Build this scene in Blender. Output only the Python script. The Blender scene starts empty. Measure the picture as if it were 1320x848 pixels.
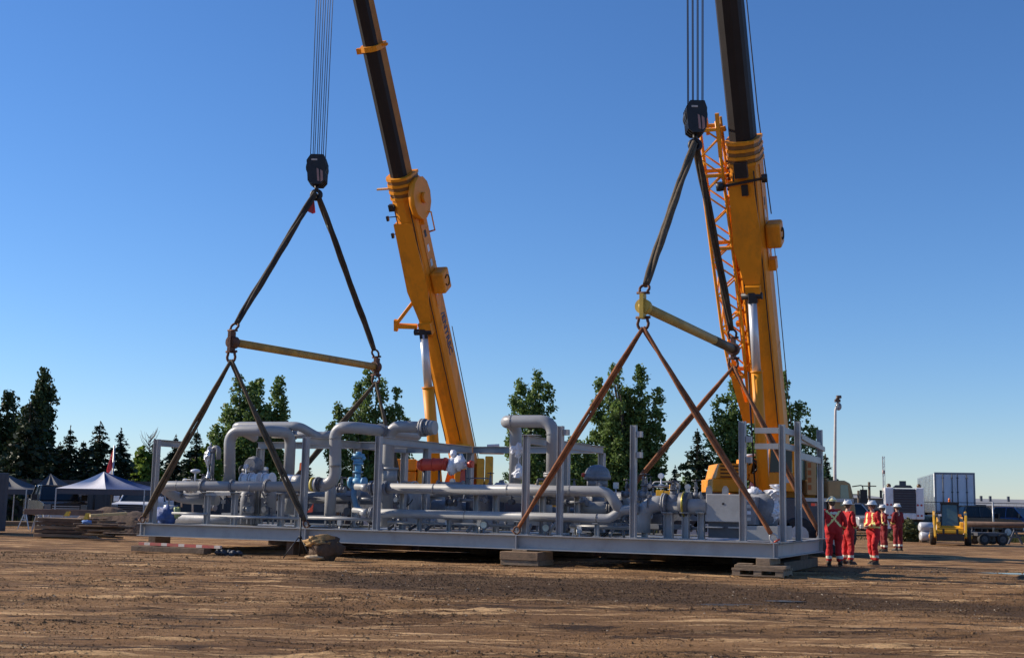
import bpy, math, random
from mathutils import Vector, Matrix, noise
R = math.radians
random.seed(7)
sc = bpy.context.scene
COL = sc.collection
V = Vector
# ------------------------------------------------------------------ camera model
F = 1600.0; PITCH = R(8.0); ROLL = 0.02; CH = 1.5
def ray(px, py):
    a = (px-660)/F; b = (424-py)/F
    c, s = math.cos(ROLL), math.sin(ROLL)
    a, b = a*c-b*s, a*s+b*c
    cp, sp = math.cos(PITCH), math.sin(PITCH)
    return V((a, cp-b*sp, sp+b*cp))
def P(px, py, Y):
    r = ray(px, py); return V((0, 0, CH)) + r*(Y/r.y)
def G(px, py, z=0.0):
    r = ray(px, py); return V((0, 0, CH)) + r*((z-CH)/r.z)
def proj(p):
    x, y, z = p[0], p[1], p[2]-CH
    cp, sp = math.cos(PITCH), math.sin(PITCH)
    f = y*cp+z*sp; b = (-y*sp+z*cp)/f; a = x/f
    c, s = math.cos(ROLL), math.sin(ROLL)
    return (660+(a*c+b*s)*F, 424-(-a*s+b*c)*F)
def gx(px, Y):
    return P(px, 655, Y).x
# ------------------------------------------------------------------ materials
MATS = {}
def mat(name, col, rough=0.6, metal=0.0, var=0.15, scale=4.0, bump=0.0, bscale=30.0, dirt=None, dirt_amt=0.0, emit=None, trans=0.0, spec=0.5, coat=0.0, stretch=None):
    if name in MATS: return MATS[name]
    m = bpy.data.materials.new(name); m.use_nodes = True
    nt = m.node_tree; N = nt.nodes; Lk = nt.links
    b = N['Principled BSDF']
    b.inputs['Roughness'].default_value = rough; b.inputs['Metallic'].default_value = metal
    b.inputs['Specular IOR Level'].default_value = spec
    b.inputs['Coat Weight'].default_value = coat
    if trans: b.inputs['Transmission Weight'].default_value = trans
    tc = N.new('ShaderNodeTexCoord'); mp = N.new('ShaderNodeMapping')
    Lk.new(tc.outputs['Object'], mp.inputs['Vector'])
    if stretch: mp.inputs['Scale'].default_value = stretch
    n = N.new('ShaderNodeTexNoise'); n.inputs['Scale'].default_value = scale; n.inputs['Detail'].default_value = 6
    n.inputs['Roughness'].default_value = 0.65
    Lk.new(mp.outputs[0], n.inputs['Vector'])
    r = N.new('ShaderNodeValToRGB')
    c = col
    r.color_ramp.elements[0].position = 0.3; r.color_ramp.elements[1].position = 0.7
    r.color_ramp.elements[0].color = (c[0]*(1-var), c[1]*(1-var), c[2]*(1-var), 1)
    r.color_ramp.elements[1].color = (min(1, c[0]*(1+var)), min(1, c[1]*(1+var)), min(1, c[2]*(1+var)), 1)
    Lk.new(n.outputs['Fac'], r.inputs['Fac'])
    out = r.outputs['Color']
    if dirt:
        n2 = N.new('ShaderNodeTexNoise'); n2.inputs['Scale'].default_value = scale*0.6; n2.inputs['Detail'].default_value = 8
        n2.inputs['Roughness'].default_value = 0.7
        Lk.new(mp.outputs[0], n2.inputs['Vector'])
        r2 = N.new('ShaderNodeValToRGB'); r2.color_ramp.elements[0].position = 0.5; r2.color_ramp.elements[1].position = 0.68
        r2.color_ramp.elements[0].color = (0, 0, 0, 1); r2.color_ramp.elements[1].color = (dirt_amt,)*3+(1,)
        Lk.new(n2.outputs['Fac'], r2.inputs['Fac'])
        mx = N.new('ShaderNodeMixRGB'); mx.inputs[2].default_value = (*dirt, 1)
        Lk.new(r2.outputs['Color'], mx.inputs[0]); Lk.new(out, mx.inputs[1]); out = mx.outputs[0]
    Lk.new(out, b.inputs['Base Color'])
    if bump:
        n3 = N.new('ShaderNodeTexNoise'); n3.inputs['Scale'].default_value = bscale; n3.inputs['Detail'].default_value = 4
        Lk.new(mp.outputs[0], n3.inputs['Vector'])
        bp = N.new('ShaderNodeBump'); bp.inputs['Strength'].default_value = bump; bp.inputs['Distance'].default_value = 0.03
        Lk.new(n3.outputs['Fac'], bp.inputs['Height']); Lk.new(bp.outputs[0], b.inputs['Normal'])
    if emit:
        b.inputs['Emission Color'].default_value = (*emit[0], 1); b.inputs['Emission Strength'].default_value = emit[1]
    MATS[name] = m
    return m
GREY = mat('painted_steel_grey', (0.34, 0.345, 0.35), 0.45, 0, 0.07, 3, dirt=(0.2, 0.19, 0.17), dirt_amt=0.35, bump=0.08, bscale=60)
GREY2 = mat('pipe_grey', (0.315, 0.32, 0.325), 0.4, 0, 0.06, 2.5, dirt=(0.19, 0.18, 0.17), dirt_amt=0.3)
DGREY = mat('dark_equipment_grey', (0.07, 0.075, 0.09), 0.5, 0, 0.2, 5, dirt=(0.12, 0.1, 0.08), dirt_amt=0.4)
MGREY = mat('casting_grey', (0.2, 0.21, 0.235), 0.5, 0, 0.2, 8, dirt=(0.1, 0.09, 0.08), dirt_amt=0.4, bump=0.2)
ORANGE = mat('crane_orange', (0.80, 0.29, 0.012), 0.5, 0, 0.09, 1.0, dirt=(0.34, 0.15, 0.02), dirt_amt=0.6, spec=0.35, stretch=(1.6, 1.6, 0.5), bump=0.05)
ORANGE2 = mat('jib_orange', (0.82, 0.32, 0.015), 0.45, 0, 0.1, 3, dirt=(0.3, 0.12, 0.03), dirt_amt=0.4)
YELLOW = mat('machine_yellow', (0.75, 0.40, 0.02), 0.42, 0, 0.1, 3, dirt=(0.25, 0.16, 0.06), dirt_amt=0.4)
BLACKP = mat('black_boom_paint', (0.022, 0.017, 0.016), 0.62, 0, 0.2, 1.2, spec=0.25)
BOOMS = mat('boom_side_orange_shaded', (0.42, 0.17, 0.03), 0.65, 0, 0.15, 1.5, dirt=(0.12, 0.06, 0.03), dirt_amt=0.5, spec=0.2)  # orange boom side, darkened and dirtied in colour to stand for shade
BLACK = mat('black_rubber', (0.02, 0.02, 0.022), 0.75, 0, 0.3, 8, dirt=(0.09, 0.06, 0.04), dirt_amt=0.6)
BLACKM = mat('black_steel', (0.018, 0.018, 0.022), 0.5, 0.2, 0.3, 8)
CHROME = mat('polished_rod', (0.6, 0.61, 0.64), 0.38, 0.35, 0.03, 2)
SILVER = mat('foil_silver', (0.72, 0.73, 0.76), 0.3, 0.5, 0.1, 9, bump=0.9, bscale=9)
PLASTIC = mat('white_wrap', (0.74, 0.75, 0.79), 0.35, 0, 0.14, 9, bump=0.9, bscale=10)
SLINGD = mat('sling_dark', (0.045, 0.032, 0.022), 0.85, 0, 0.4, 5, bump=0.6, bscale=60, dirt=(0.13, 0.09, 0.05), dirt_amt=0.6)
SLINGO = mat('sling_olive', (0.11, 0.08, 0.048), 0.85, 0, 0.35, 5, bump=0.6, bscale=60, dirt=(0.02, 0.018, 0.015), dirt_amt=0.7)
SLINGR = mat('sling_rust', (0.30, 0.11, 0.042), 0.85, 0, 0.35, 4, bump=0.6, bscale=60, dirt=(0.07, 0.03, 0.018), dirt_amt=0.8)
SHK = mat('rusty_shackle', (0.12, 0.055, 0.035), 0.7, 0.3, 0.4, 12, bump=0.3)
BARY = mat('worn_yellow_bar', (0.46, 0.26, 0.055), 0.65, 0, 0.25, 2.0, dirt=(0.12, 0.07, 0.04), dirt_amt=0.8, bump=0.2)
BARY2 = mat('yellow_bar', (0.42, 0.29, 0.08), 0.6, 0, 0.2, 2.0, dirt=(0.2, 0.14, 0.07), dirt_amt=0.7, bump=0.2)
ROPE = mat('wire_rope', (0.06, 0.065, 0.08), 0.6, 0.4, 0.2, 30)
WOOD = mat('weathered_timber', (0.27, 0.19, 0.12), 0.85, 0, 0.35, 3, bump=0.5, bscale=20, dirt=(0.1, 0.07, 0.05), dirt_amt=0.7, stretch=(0.4, 3, 3))
WOODD = mat('dark_timber', (0.13, 0.085, 0.055), 0.85, 0, 0.4, 3, bump=0.5, bscale=20, dirt=(0.05, 0.035, 0.025), dirt_amt=0.6)
BLUEV = mat('valve_blue', (0.13, 0.36, 0.58), 0.45, 0, 0.15, 10, dirt=(0.1, 0.15, 0.2), dirt_amt=0.4)
REDP = mat('actuator_red', (0.55, 0.06, 0.03), 0.4, 0, 0.1, 5)
WHITEP = mat('white_paint', (0.75, 0.76, 0.78), 0.4, 0, 0.06, 3, dirt=(0.4, 0.36, 0.3), dirt_amt=0.4)
TRAILW = mat('trailer_white', (0.62, 0.66, 0.74), 0.35, 0, 0.05, 2, dirt=(0.4, 0.38, 0.36), dirt_amt=0.3)
STEELREF = mat('ribbed_aluminium', (0.55, 0.58, 0.62), 0.22, 0.85, 0.12, 1.5)
GLASS = mat('dark_glass', (0.018, 0.025, 0.032), 0.12, 0, 0.2, 1, spec=0.35)
GLASSG = mat('green_glass', (0.10, 0.2, 0.18), 0.08, 0, 0.2, 1, spec=0.9)
TAN = mat('tan_panel', (0.42, 0.28, 0.12), 0.55, 0, 0.1, 3, dirt=(0.3, 0.2, 0.1), dirt_amt=0.4)
DKRED = mat('dark_red_plastic', (0.4, 0.03, 0.02), 0.4)
AMBER = mat('amber_lens', (0.85, 0.3, 0.03), 0.3)
REFL = mat('reflective_silver', (0.68, 0.68, 0.55), 0.4, 0, 0.05, 5)
REFLY = mat('reflective_yellow', (0.85, 0.78, 0.28), 0.5, 0, 0.05, 5)
REDC = mat('red_coverall', (0.50, 0.018, 0.020), 0.85, 0, 0.2, 9, bump=0.8, bscale=10)
REDC_SHADE = mat('red_coverall_shaded', (0.20, 0.012, 0.016), 0.85, 0, 0.2, 9, bump=0.8, bscale=10)  # same red cloth, darkened in colour for the two men in shade
SKIN = mat('skin', (0.48, 0.27, 0.19), 0.55)
BOOT = mat('boot_leather', (0.04, 0.028, 0.02), 0.6)
HELW = mat('white_hard_hat', (0.75, 0.75, 0.72), 0.3)
HELY = mat('yellow_hard_hat', (0.92, 0.83, 0.58), 0.3)
CANVAS = mat('canvas_tan', (0.36, 0.22, 0.09), 0.9, 0, 0.3, 5, bump=1.0, bscale=8, dirt=(0.14, 0.08, 0.04), dirt_amt=0.6)
TARPB = mat('tarp_blue', (0.06, 0.11, 0.30), 0.6, 0, 0.2, 6, bump=0.6, bscale=10)
TENTW = mat('tent_white', (0.72, 0.70, 0.72), 0.7, 0, 0.06, 3, bump=0.3, bscale=3)
TENTB = mat('tent_blue', (0.03, 0.06, 0.17), 0.7, 0, 0.1, 3, bump=0.3, bscale=3)
TENTG = mat('tent_grey', (0.07, 0.075, 0.09), 0.8, 0, 0.1, 3)
FENCE = mat('fence_slat', (0.045, 0.05, 0.055), 0.8, 0, 0.25, 1.5, stretch=(6, 1, 0.3))
TREAD = mat('rust_brown', (0.16, 0.10, 0.07), 0.7, 0, 0.3, 3)
BARK = mat('bark', (0.11, 0.085, 0.06), 0.9, 0, 0.3, 6, bump=0.8)
YTIMB = mat('yellow_painted_wood', (0.65, 0.45, 0.06), 0.6, 0, 0.2, 4)
GALV = mat('galvanised', (0.45, 0.46, 0.47), 0.45, 0.5, 0.1, 5)
BEIGE = mat('warehouse_cladding', (0.36, 0.35, 0.33), 0.7, 0, 0.06, 0.5)
ROOFG = mat('warehouse_roof', (0.3, 0.29, 0.27), 0.6, 0, 0.06, 0.5)
CARB = mat('car_black', (0.02, 0.022, 0.028), 0.25, 0, 0.1, 2, coat=0.5)
CARBL = mat('car_blue', (0.05, 0.12, 0.3), 0.25, 0, 0.1, 2, coat=0.5)
CARS = mat('car_silver', (0.5, 0.52, 0.55), 0.3, 0.3, 0.05, 2, coat=0.5)
CONC = mat('pale_metal_tank', (0.55, 0.56, 0.58), 0.4, 0.2, 0.1, 2)
NAVY = mat('navy_lettering', (0.02, 0.03, 0.12), 0.5)
# ------------------------------------------------------------------ mesh builder
def frame(axis, up=V((0, 0, 1))):
    z = axis.normalized()
    x = up.cross(z)
    if x.length < 1e-4: x = V((1, 0, 0)).cross(z)
    if x.length < 1e-4: x = V((0, 1, 0)).cross(z)
    x.normalize(); y = z.cross(x)
    return x, y, z
class MB:
    def __init__(s): s.v = []; s.f = []; s.sm = []; s.mi = []
    def add(s, vs, fs, smooth=False, mi=0):
        o = len(s.v); s.v += [V(p) for p in vs]
        for f in fs: s.f.append([i+o for i in f]); s.sm.append(smooth); s.mi.append(mi)
        return s
    def box(s, lo, hi, mi=0):
        x0, y0, z0 = [min(a, b) for a, b in zip(lo, hi)]; x1, y1, z1 = [max(a, b) for a, b in zip(lo, hi)]
        return s.add([(x0,y0,z0),(x1,y0,z0),(x1,y1,z0),(x0,y1,z0),(x0,y0,z1),(x1,y0,z1),(x1,y1,z1),(x0,y1,z1)],
              [(0,3,2,1),(4,5,6,7),(0,1,5,4),(1,2,6,5),(2,3,7,6),(3,0,4,7)], mi=mi)
    def bar(s, p0, p1, w, h, up=V((0, 0, 1)), off=(0, 0), mi=0):
        """box along p0->p1, w across, h along up"""
        p0 = V(p0); p1 = V(p1); x, y, z = frame(p1-p0, up)
        vs = []
        for p in (p0, p1):
            for a, b in ((-1,-1),(1,-1),(1,1),(-1,1)):
                vs.append(p + x*(a*w/2+off[0]) + y*(b*h/2+off[1]))
        return s.add(vs, [(3,2,1,0),(4,5,6,7),(0,1,5,4),(1,2,6,5),(2,3,7,6),(3,0,4,7)], mi=mi)
    def ibeam(s, p0, p1, h, b, up=V((0, 0, 1)), tf=0.02, tw=0.014):
        s.bar(p0, p1, b, tf, up, (0, h/2-tf/2)); s.bar(p0, p1, b, tf, up, (0, -h/2+tf/2))
        return s.bar(p0, p1, tw, h-2*tf, up)
    def tube(s, pts, r, n=12, caps=True, closed=False, smooth=True, mi=0, sx=1.0, sy=1.0, up=V((0, 0, 1))):
        pts = [V(p) for p in pts]; m = len(pts)
        rr = r if isinstance(r, (list, tuple)) else [r]*m
        T = []
        for i in range(m):
            if closed: t = pts[(i+1) % m]-pts[i-1]
            elif i == 0: t = pts[1]-pts[0]
            elif i == m-1: t = pts[-1]-pts[-2]
            else: t = (pts[i+1]-pts[i]).normalized()+(pts[i]-pts[i-1]).normalized()
            T.append(t.normalized())
        x, y, z = frame(T[0], up)
        vs = []
        for i in range(m):
            if i:
                q = T[i-1].rotation_difference(T[i]); x = q @ x; y = q @ y
            for k in range(n):
                a = 2*math.pi*k/n
                vs.append(pts[i] + x*(math.cos(a)*rr[i]*sx) + y*(math.sin(a)*rr[i]*sy))
        fs = []
        for i in range(m if closed else m-1):
            j = (i+1) % m
            for k in range(n):
                l = (k+1) % n
                fs.append((i*n+k, i*n+l, j*n+l, j*n+k))
        s.add(vs, fs, smooth, mi)
        if caps and not closed:
            o = len(s.v)-len(vs)
            s.f.append([o+k for k in range(n)][::-1]); s.sm.append(False); s.mi.append(mi)
            s.f.append([o+(m-1)*n+k for k in range(n)]); s.sm.append(False); s.mi.append(mi)
        return s
    def cyl(s, p0, p1, r, n=16, mi=0, r1=None):
        return s.tube([p0, p1], [r, r if r1 is None else r1], n, mi=mi)
    def prism(s, poly, y0, y1, mi=0):
        """poly in (x,z), extruded along y"""
        n = len(poly)
        vs = [(x, y0, z) for x, z in poly]+[(x, y1, z) for x, z in poly]
        fs = [tuple(range(n)), tuple(range(2*n-1, n-1, -1))]
        fs += [(i, i+n, (i+1) % n+n, (i+1) % n) for i in range(n)]
        return s.add(vs, fs, mi=mi)
    def prismx(s, poly, x0, x1, mi=0):
        """poly in (y,z), extruded along x"""
        n = len(poly)
        vs = [(x0, y, z) for y, z in poly]+[(x1, y, z) for y, z in poly]
        fs = [tuple(range(n)), tuple(range(2*n-1, n-1, -1))]
        fs += [(i, i+n, (i+1) % n+n, (i+1) % n) for i in range(n)]
        return s.add(vs, fs, mi=mi)
    def ball(s, c, r, n=12, m=8, sc=(1, 1, 1), nz=0.0, nf=3.0, mi=0, half=False):
        vs = []; c = V(c)
        for i in range(m+1):
            th = math.pi*i/m*(0.5 if half else 1)
            for k in range(n):
                a = 2*math.pi*k/n
                d = V((math.sin(th)*math.cos(a), math.sin(th)*math.sin(a), math.cos(th)))
                q = 1+nz*noise.noise(d*nf+c) if nz else 1
                vs.append(c+V((d.x*sc[0], d.y*sc[1], d.z*sc[2]))*r*q)
        fs = [(i*n+k, (i+1)*n+k, (i+1)*n+(k+1) % n, i*n+(k+1) % n) for i in range(m) for k in range(n)]
        return s.add(vs, fs, True, mi)
    def torus(s, c, axis, R_, r, n=20, m=8, a0=0, a1=360, up=V((0, 0, 1))):
        x, y, z = frame(V(axis), up)
        full = abs(a1-a0) >= 360
        pts = [V(c)+x*(math.cos(R(a0+(a1-a0)*i/n))*R_)+y*(math.sin(R(a0+(a1-a0)*i/n))*R_) for i in range(n if full else n+1)]
        return s.tube(pts, r, m, closed=full)
    def xform(s, M):
        s.v = [M @ p for p in s.v]; return s
    def mesh(s, name, mats):
        me = bpy.data.meshes.new(name)
        me.from_pydata([tuple(p) for p in s.v], [], s.f)
        for m in (mats if isinstance(mats, (list, tuple)) else [mats]): me.materials.append(m)
        me.polygons.foreach_set('use_smooth', s.sm); me.polygons.foreach_set('material_index', s.mi)
        me.update(); return me
def fillet(pts, rad, k=6):
    pts = [V(p) for p in pts]; out = [pts[0]]
    for i in range(1, len(pts)-1):
        a, b, c = pts[i-1], pts[i], pts[i+1]
        d1 = (a-b); d2 = (c-b)
        ang = d1.angle(d2)
        t = min(rad/math.tan(ang/2), d1.length*0.49 if i > 1 else d1.length*0.95, d2.length*0.49 if i < len(pts)-2 else d2.length*0.95)
        p0 = b+d1.normalized()*t; p1 = b+d2.normalized()*t
        bis = (d1.normalized()+d2.normalized()).normalized()
        rr = t*math.tan(ang/2); cen = b+bis*(rr/math.sin(ang/2))
        v0 = p0-cen; v1 = p1-cen; th = v0.angle(v1); ax = v0.cross(v1)
        for j in range(k+1):
            out.append(cen+Matrix.Rotation(th*j/k, 3, ax) @ v0)
    out.append(pts[-1]); return out
# ------------------------------------------------------------------ objects
def tag(o, label=None, cat=None, group=None, kind=None):
    if label: o['label'] = label
    if cat: o['category'] = cat
    if group: o['group'] = group
    if kind: o['kind'] = kind
    return o
ROOT = {}
def thing(name, label, cat, loc=(0, 0, 0), rotz=0.0, group=None):
    o = bpy.data.objects.new(name, None); COL.objects.link(o)
    o.location = loc; o.rotation_euler = (0, 0, rotz); o.empty_display_size = 0.3
    ROOT[o.name] = Matrix.Translation(V(loc)) @ Matrix.Rotation(rotz, 4, 'Z')
    return tag(o, label, cat, group)
def rootof(o):
    while o.parent: o = o.parent
    return o
def part(mb, name, m, parent, label=None, world=False, copy_of=None):
    if world: mb.xform(ROOT[rootof(parent).name].inverted())
    o = bpy.data.objects.new(name, mb.mesh(name, m)); COL.objects.link(o); o.parent = parent
    if label: o['label'] = label
    return o
def solo(mb, name, m, loc, label=None, cat=None, group=None, kind=None, rotz=0.0, world=True):
    M = Matrix.Translation(V(loc)) @ Matrix.Rotation(rotz, 4, 'Z')
    if world: mb.xform(M.inverted())
    o = bpy.data.objects.new(name, mb.mesh(name, m)); COL.objects.link(o)
    o.location = loc; o.rotation_euler = (0, 0, rotz)
    return tag(o, label, cat, group, kind)
def copy_tree(o, parent=None):
    c = o.copy(); COL.objects.link(c); c.parent = parent
    if parent is None and o.name in ROOT: ROOT[c.name] = ROOT[o.name].copy()
    for ch in [x for x in o.children]: copy_tree(ch, c)
    return c
def bevel(o, w=0.02, seg=2, ang=35):
    m = o.modifiers.new('bevel', 'BEVEL'); m.width = w; m.segments = seg; m.limit_method = 'ANGLE'; m.angle_limit = R(ang)
    return o
# ------------------------------------------------------------------ camera, sun, sky
cam = bpy.data.objects.new('camera', bpy.data.cameras.new('camera')); COL.objects.link(cam)
cam.data.sensor_width = 36; cam.data.lens = F*36/1320; cam.data.clip_end = 4000; cam.data.clip_start = 0.1
cam.matrix_world = Matrix.Translation((0, 0, CH)) @ Matrix.Rotation(R(90)+PITCH, 4, 'X') @ Matrix.Rotation(ROLL, 4, 'Z')
sc.camera = cam
SUND = V((-0.962, 0.27, 0)).normalized(); SEL = R(29)
sd = V((SUND.x*math.cos(SEL), SUND.y*math.cos(SEL), math.sin(SEL)))
sun = bpy.data.objects.new('sun', bpy.data.lights.new('sun', 'SUN')); COL.objects.link(sun)
sun.data.energy = 5.0; sun.data.angle = R(0.5); sun.data.color = (1.0, 0.88, 0.72)
sun.rotation_euler = sd.to_track_quat('Z', 'Y').to_euler(); sun.location = (-30, 10, 40)
w = bpy.data.worlds.new('World'); sc.world = w; w.use_nodes = True
nt = w.node_tree; bg = nt.nodes['Background']
sky = nt.nodes.new('ShaderNodeTexSky'); sky.sky_type = 'NISHITA'; sky.sun_disc = False
sky.sun_elevation = SEL; sky.sun_rotation = math.atan2(SUND.x, SUND.y); sky.air_density = 1.1; sky.dust_density = 0.0; sky.ozone_density = 6.0; sky.altitude = 600
hs = nt.nodes.new('ShaderNodeHueSaturation'); hs.inputs['Saturation'].default_value = 1.09; hs.inputs['Value'].default_value = 1.0
nt.links.new(sky.outputs[0], hs.inputs['Color'])
tm = nt.nodes.new('ShaderNodeMixRGB'); tm.blend_type = 'MULTIPLY'; tm.inputs[0].default_value = 1; tm.inputs[2].default_value = (0.96, 0.985, 1.12, 1)
nt.links.new(hs.outputs[0], tm.inputs[1]); nt.links.new(tm.outputs[0], bg.inputs[0]); bg.inputs[1].default_value = 0.105
sc.view_settings.view_transform = 'Standard'; sc.view_settings.look = 'None'; sc.view_settings.gamma = 1
sc.view_settings.exposure = 0.25; sc.view_settings.use_curve_mapping = False
# ------------------------------------------------------------------ ground
def gh(x, y):
    if y > 75 or y < -5 or abs(x) > 45: return 0.0
    f = min(1, (75-y)/25, (y+5)/8, (45-abs(x))/10)
    h = noise.noise(V((x*0.12, y*0.3, 0)))*0.06
    h += noise.noise(V((x*0.5, y*1.6, 3)))*0.03
    near = max(0.15, min(1, (34-y)/8))
    n2 = noise.noise(V((x*0.9, y*3.2, 7)))
    h += max(0, n2-0.1)*0.06*near
    n3 = noise.noise(V((x*0.25, y*0.6, 31)))      # churned patches
    k = max(0.0, min(1, n3*2.5+0.25))*near
    h += (noise.noise(V((x*4, y*4, 11)))*0.03+noise.noise(V((x*9, y*9, 17)))*0.02)*k
    h += noise.noise(V((x*7, y*7, 19)))*0.009*near
    # flatten under the skid and its blocks
    for (pxx, pyy, rx, ry) in PUD:
        d = ((x-pxx)/rx)**2+((y-pyy)/ry)**2
        if d < 4: h = h*min(1, d/4)-0.05*max(0, 1-d/2.5)
    return (h-0.02)*f
PUD = []
for (a, b, rx, ry) in ((952, 777, 0.55, 0.22), (1012, 772, 0.3, 0.16), (1310, 737.5, 1.0, 0.3)):
    g = G(a, b); PUD.append((g.x, g.y, rx, ry))
def rng(a, b, s):
    n = int(round((b-a)/s)); return [a+(b-a)*i/n for i in range(n)]
def grow(a, step, fac, lim):
    o = []; v = a
    while abs(v) < lim: v += step; step *= fac; o.append(v)
    return o
xs = [-q for q in grow(15.5, 0.15, 1.09, 1500)][::-1]+rng(-15.5, 15.5, 0.075)+[15.5]+grow(15.5, 0.15, 1.09, 1500)
ys = [-q for q in grow(-10, 0.3, 1.25, 400)][::-1]
ys = [-400, -200, -100, -60, -40, -25, -15, -8, -4, -1, 1, 3, 5, 6.5, 8, 9, 10]+rng(10.5, 29, 0.075)+rng(29, 40, 0.15)+grow(40, 0.2, 1.07, 2500)
nx, ny = len(xs), len(ys)
vs = [(x, y, gh(x, y)) for y in ys for x in xs]
fs = [(j*nx+i, j*nx+i+1, (j+1)*nx+i+1, (j+1)*nx+i) for j in range(ny-1) for i in range(nx-1)]
me = bpy.data.meshes.new('ground'); me.from_pydata(vs, [], fs)
me.polygons.foreach_set('use_smooth', [True]*len(fs))
gm = bpy.data.materials.new('churned_dirt'); gm.use_nodes = True
nt = gm.node_tree; N = nt.nodes; Lk = nt.links; b = N['Principled BSDF']; b.inputs['Roughness'].default_value = 0.95
b.inputs['Specular IOR Level'].default_value = 0.15
geo = N.new('ShaderNodeNewGeometry')
def nz(scale, vec, det=6, rough=0.6, dist=0.0):
    mp = N.new('ShaderNodeMapping'); mp.inputs['Scale'].default_value = vec
    mp.inputs['Rotation'].default_value = (0, 0, random.uniform(-0.06, 0.06))
    mp.inputs['Location'].default_value = (random.random()*9, random.random()*9, 0)
    Lk.new(geo.outputs['Position'], mp.inputs['Vector'])
    n = N.new('ShaderNodeTexNoise'); n.inputs['Scale'].default_value = scale; n.inputs['Detail'].default_value = det
    n.inputs['Roughness'].default_value = rough; n.inputs['Distortion'].default_value = dist
    Lk.new(mp.outputs[0], n.inputs['Vector']); return n
def ramp(src, a, b_, c0=(0, 0, 0), c1=(1, 1, 1)):
    r = N.new('ShaderNodeValToRGB'); r.color_ramp.elements[0].position = a; r.color_ramp.elements[1].position = b_
    r.color_ramp.elements[0].color = (*c0, 1); r.color_ramp.elements[1].color = (*c1, 1)
    Lk.new(src, r.inputs['Fac']); return r.outputs['Color']
def mix(f, a, b_, mode='MIX'):
    m = N.new('ShaderNodeMixRGB'); m.blend_type = mode
    for i, q in ((0, f), (1, a), (2, b_)):
        if isinstance(q, (int, float)): m.inputs[i].default_value = q
        elif isinstance(q, tuple): m.inputs[i].default_value = (*q, 1)
        else: Lk.new(q, m.inputs[i])
    return m.outputs[0]
n1 = nz(1.0, (0.16, 0.5, 1), 8, 0.62)
base = ramp(n1.outputs['Fac'], 0.32, 0.68, (0.15, 0.078, 0.036), (0.45, 0.262, 0.122))
n2 = nz(1.0, (0.42, 3.0, 1), 10, 0.74, 0.3)     # pale sandy streaks left by tracks
st = ramp(n2.outputs['Fac'], 0.53, 0.60)
c = mix(st, base, (0.78, 0.50, 0.25))
n3 = nz(1.0, (0.35, 1.7, 1), 10, 0.78, 0.5)    # damp dark churned soil
dk = ramp(n3.outputs['Fac'], 0.50, 0.60)
c = mix(dk, c, (0.062, 0.038, 0.024))
# damp band of churned soil running past the skid
sx = N.new('ShaderNodeSeparateXYZ'); Lk.new(geo.outputs['Position'], sx.inputs[0])
def math_(op, a, b_):
    m = N.new('ShaderNodeMath'); m.operation = op
    for i, q in enumerate((a, b_)):
        if isinstance(q, (int, float)): m.inputs[i].default_value = q
        else: Lk.new(q, m.inputs[i])
    return m.outputs[0]
nb_ = nz(1.0, (0.12, 0.3, 1), 5, 0.6)
dist = math_('ADD', math_('ABSOLUTE', math_('SUBTRACT', math_('ADD', sx.outputs['Y'], math_('MULTIPLY', sx.outputs['X'], 0.42)), 23.8), 0), math_('MAXIMUM', math_('MULTIPLY', math_('ADD', sx.outputs['X'], 1.0), -0.9), 0.0))
wet = math_('SUBTRACT', math_('MULTIPLY', nb_.outputs['Fac'], 9.0), dist)
c = mix(ramp(math_('MULTIPLY', wet, 0.25), 0.1, 0.55, (0, 0, 0), (0.85, 0.85, 0.85)), c, (0.088, 0.056, 0.035))
n4 = nz(14, (1, 1.4, 1), 6, 0.8)
c = mix(0.5, c, ramp(n4.outputs['Fac'], 0.3, 0.72, (0.35, 0.34, 0.33), (1.5, 1.5, 1.5)), 'MULTIPLY')
n6 = nz(1.0, (0.05, 0.09, 1), 4, 0.5)
c = mix(0.6, c, ramp(n6.outputs['Fac'], 0.3, 0.7, (0.7, 0.7, 0.72), (1.2, 1.15, 1.1)), 'MULTIPLY')
Lk.new(c, b.inputs['Base Color'])
n5 = nz(22, (1, 1, 1), 8, 0.75)
bp = N.new('ShaderNodeBump'); bp.inputs['Strength'].default_value = 1.0; bp.inputs['Distance'].default_value = 0.06
Lk.new(n5.outputs['Fac'], bp.inputs['Height']); Lk.new(bp.outputs[0], b.inputs['Normal'])
me.materials.append(gm)
go = bpy.data.objects.new('ground', me); COL.objects.link(go); go['kind'] = 'structure'
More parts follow.
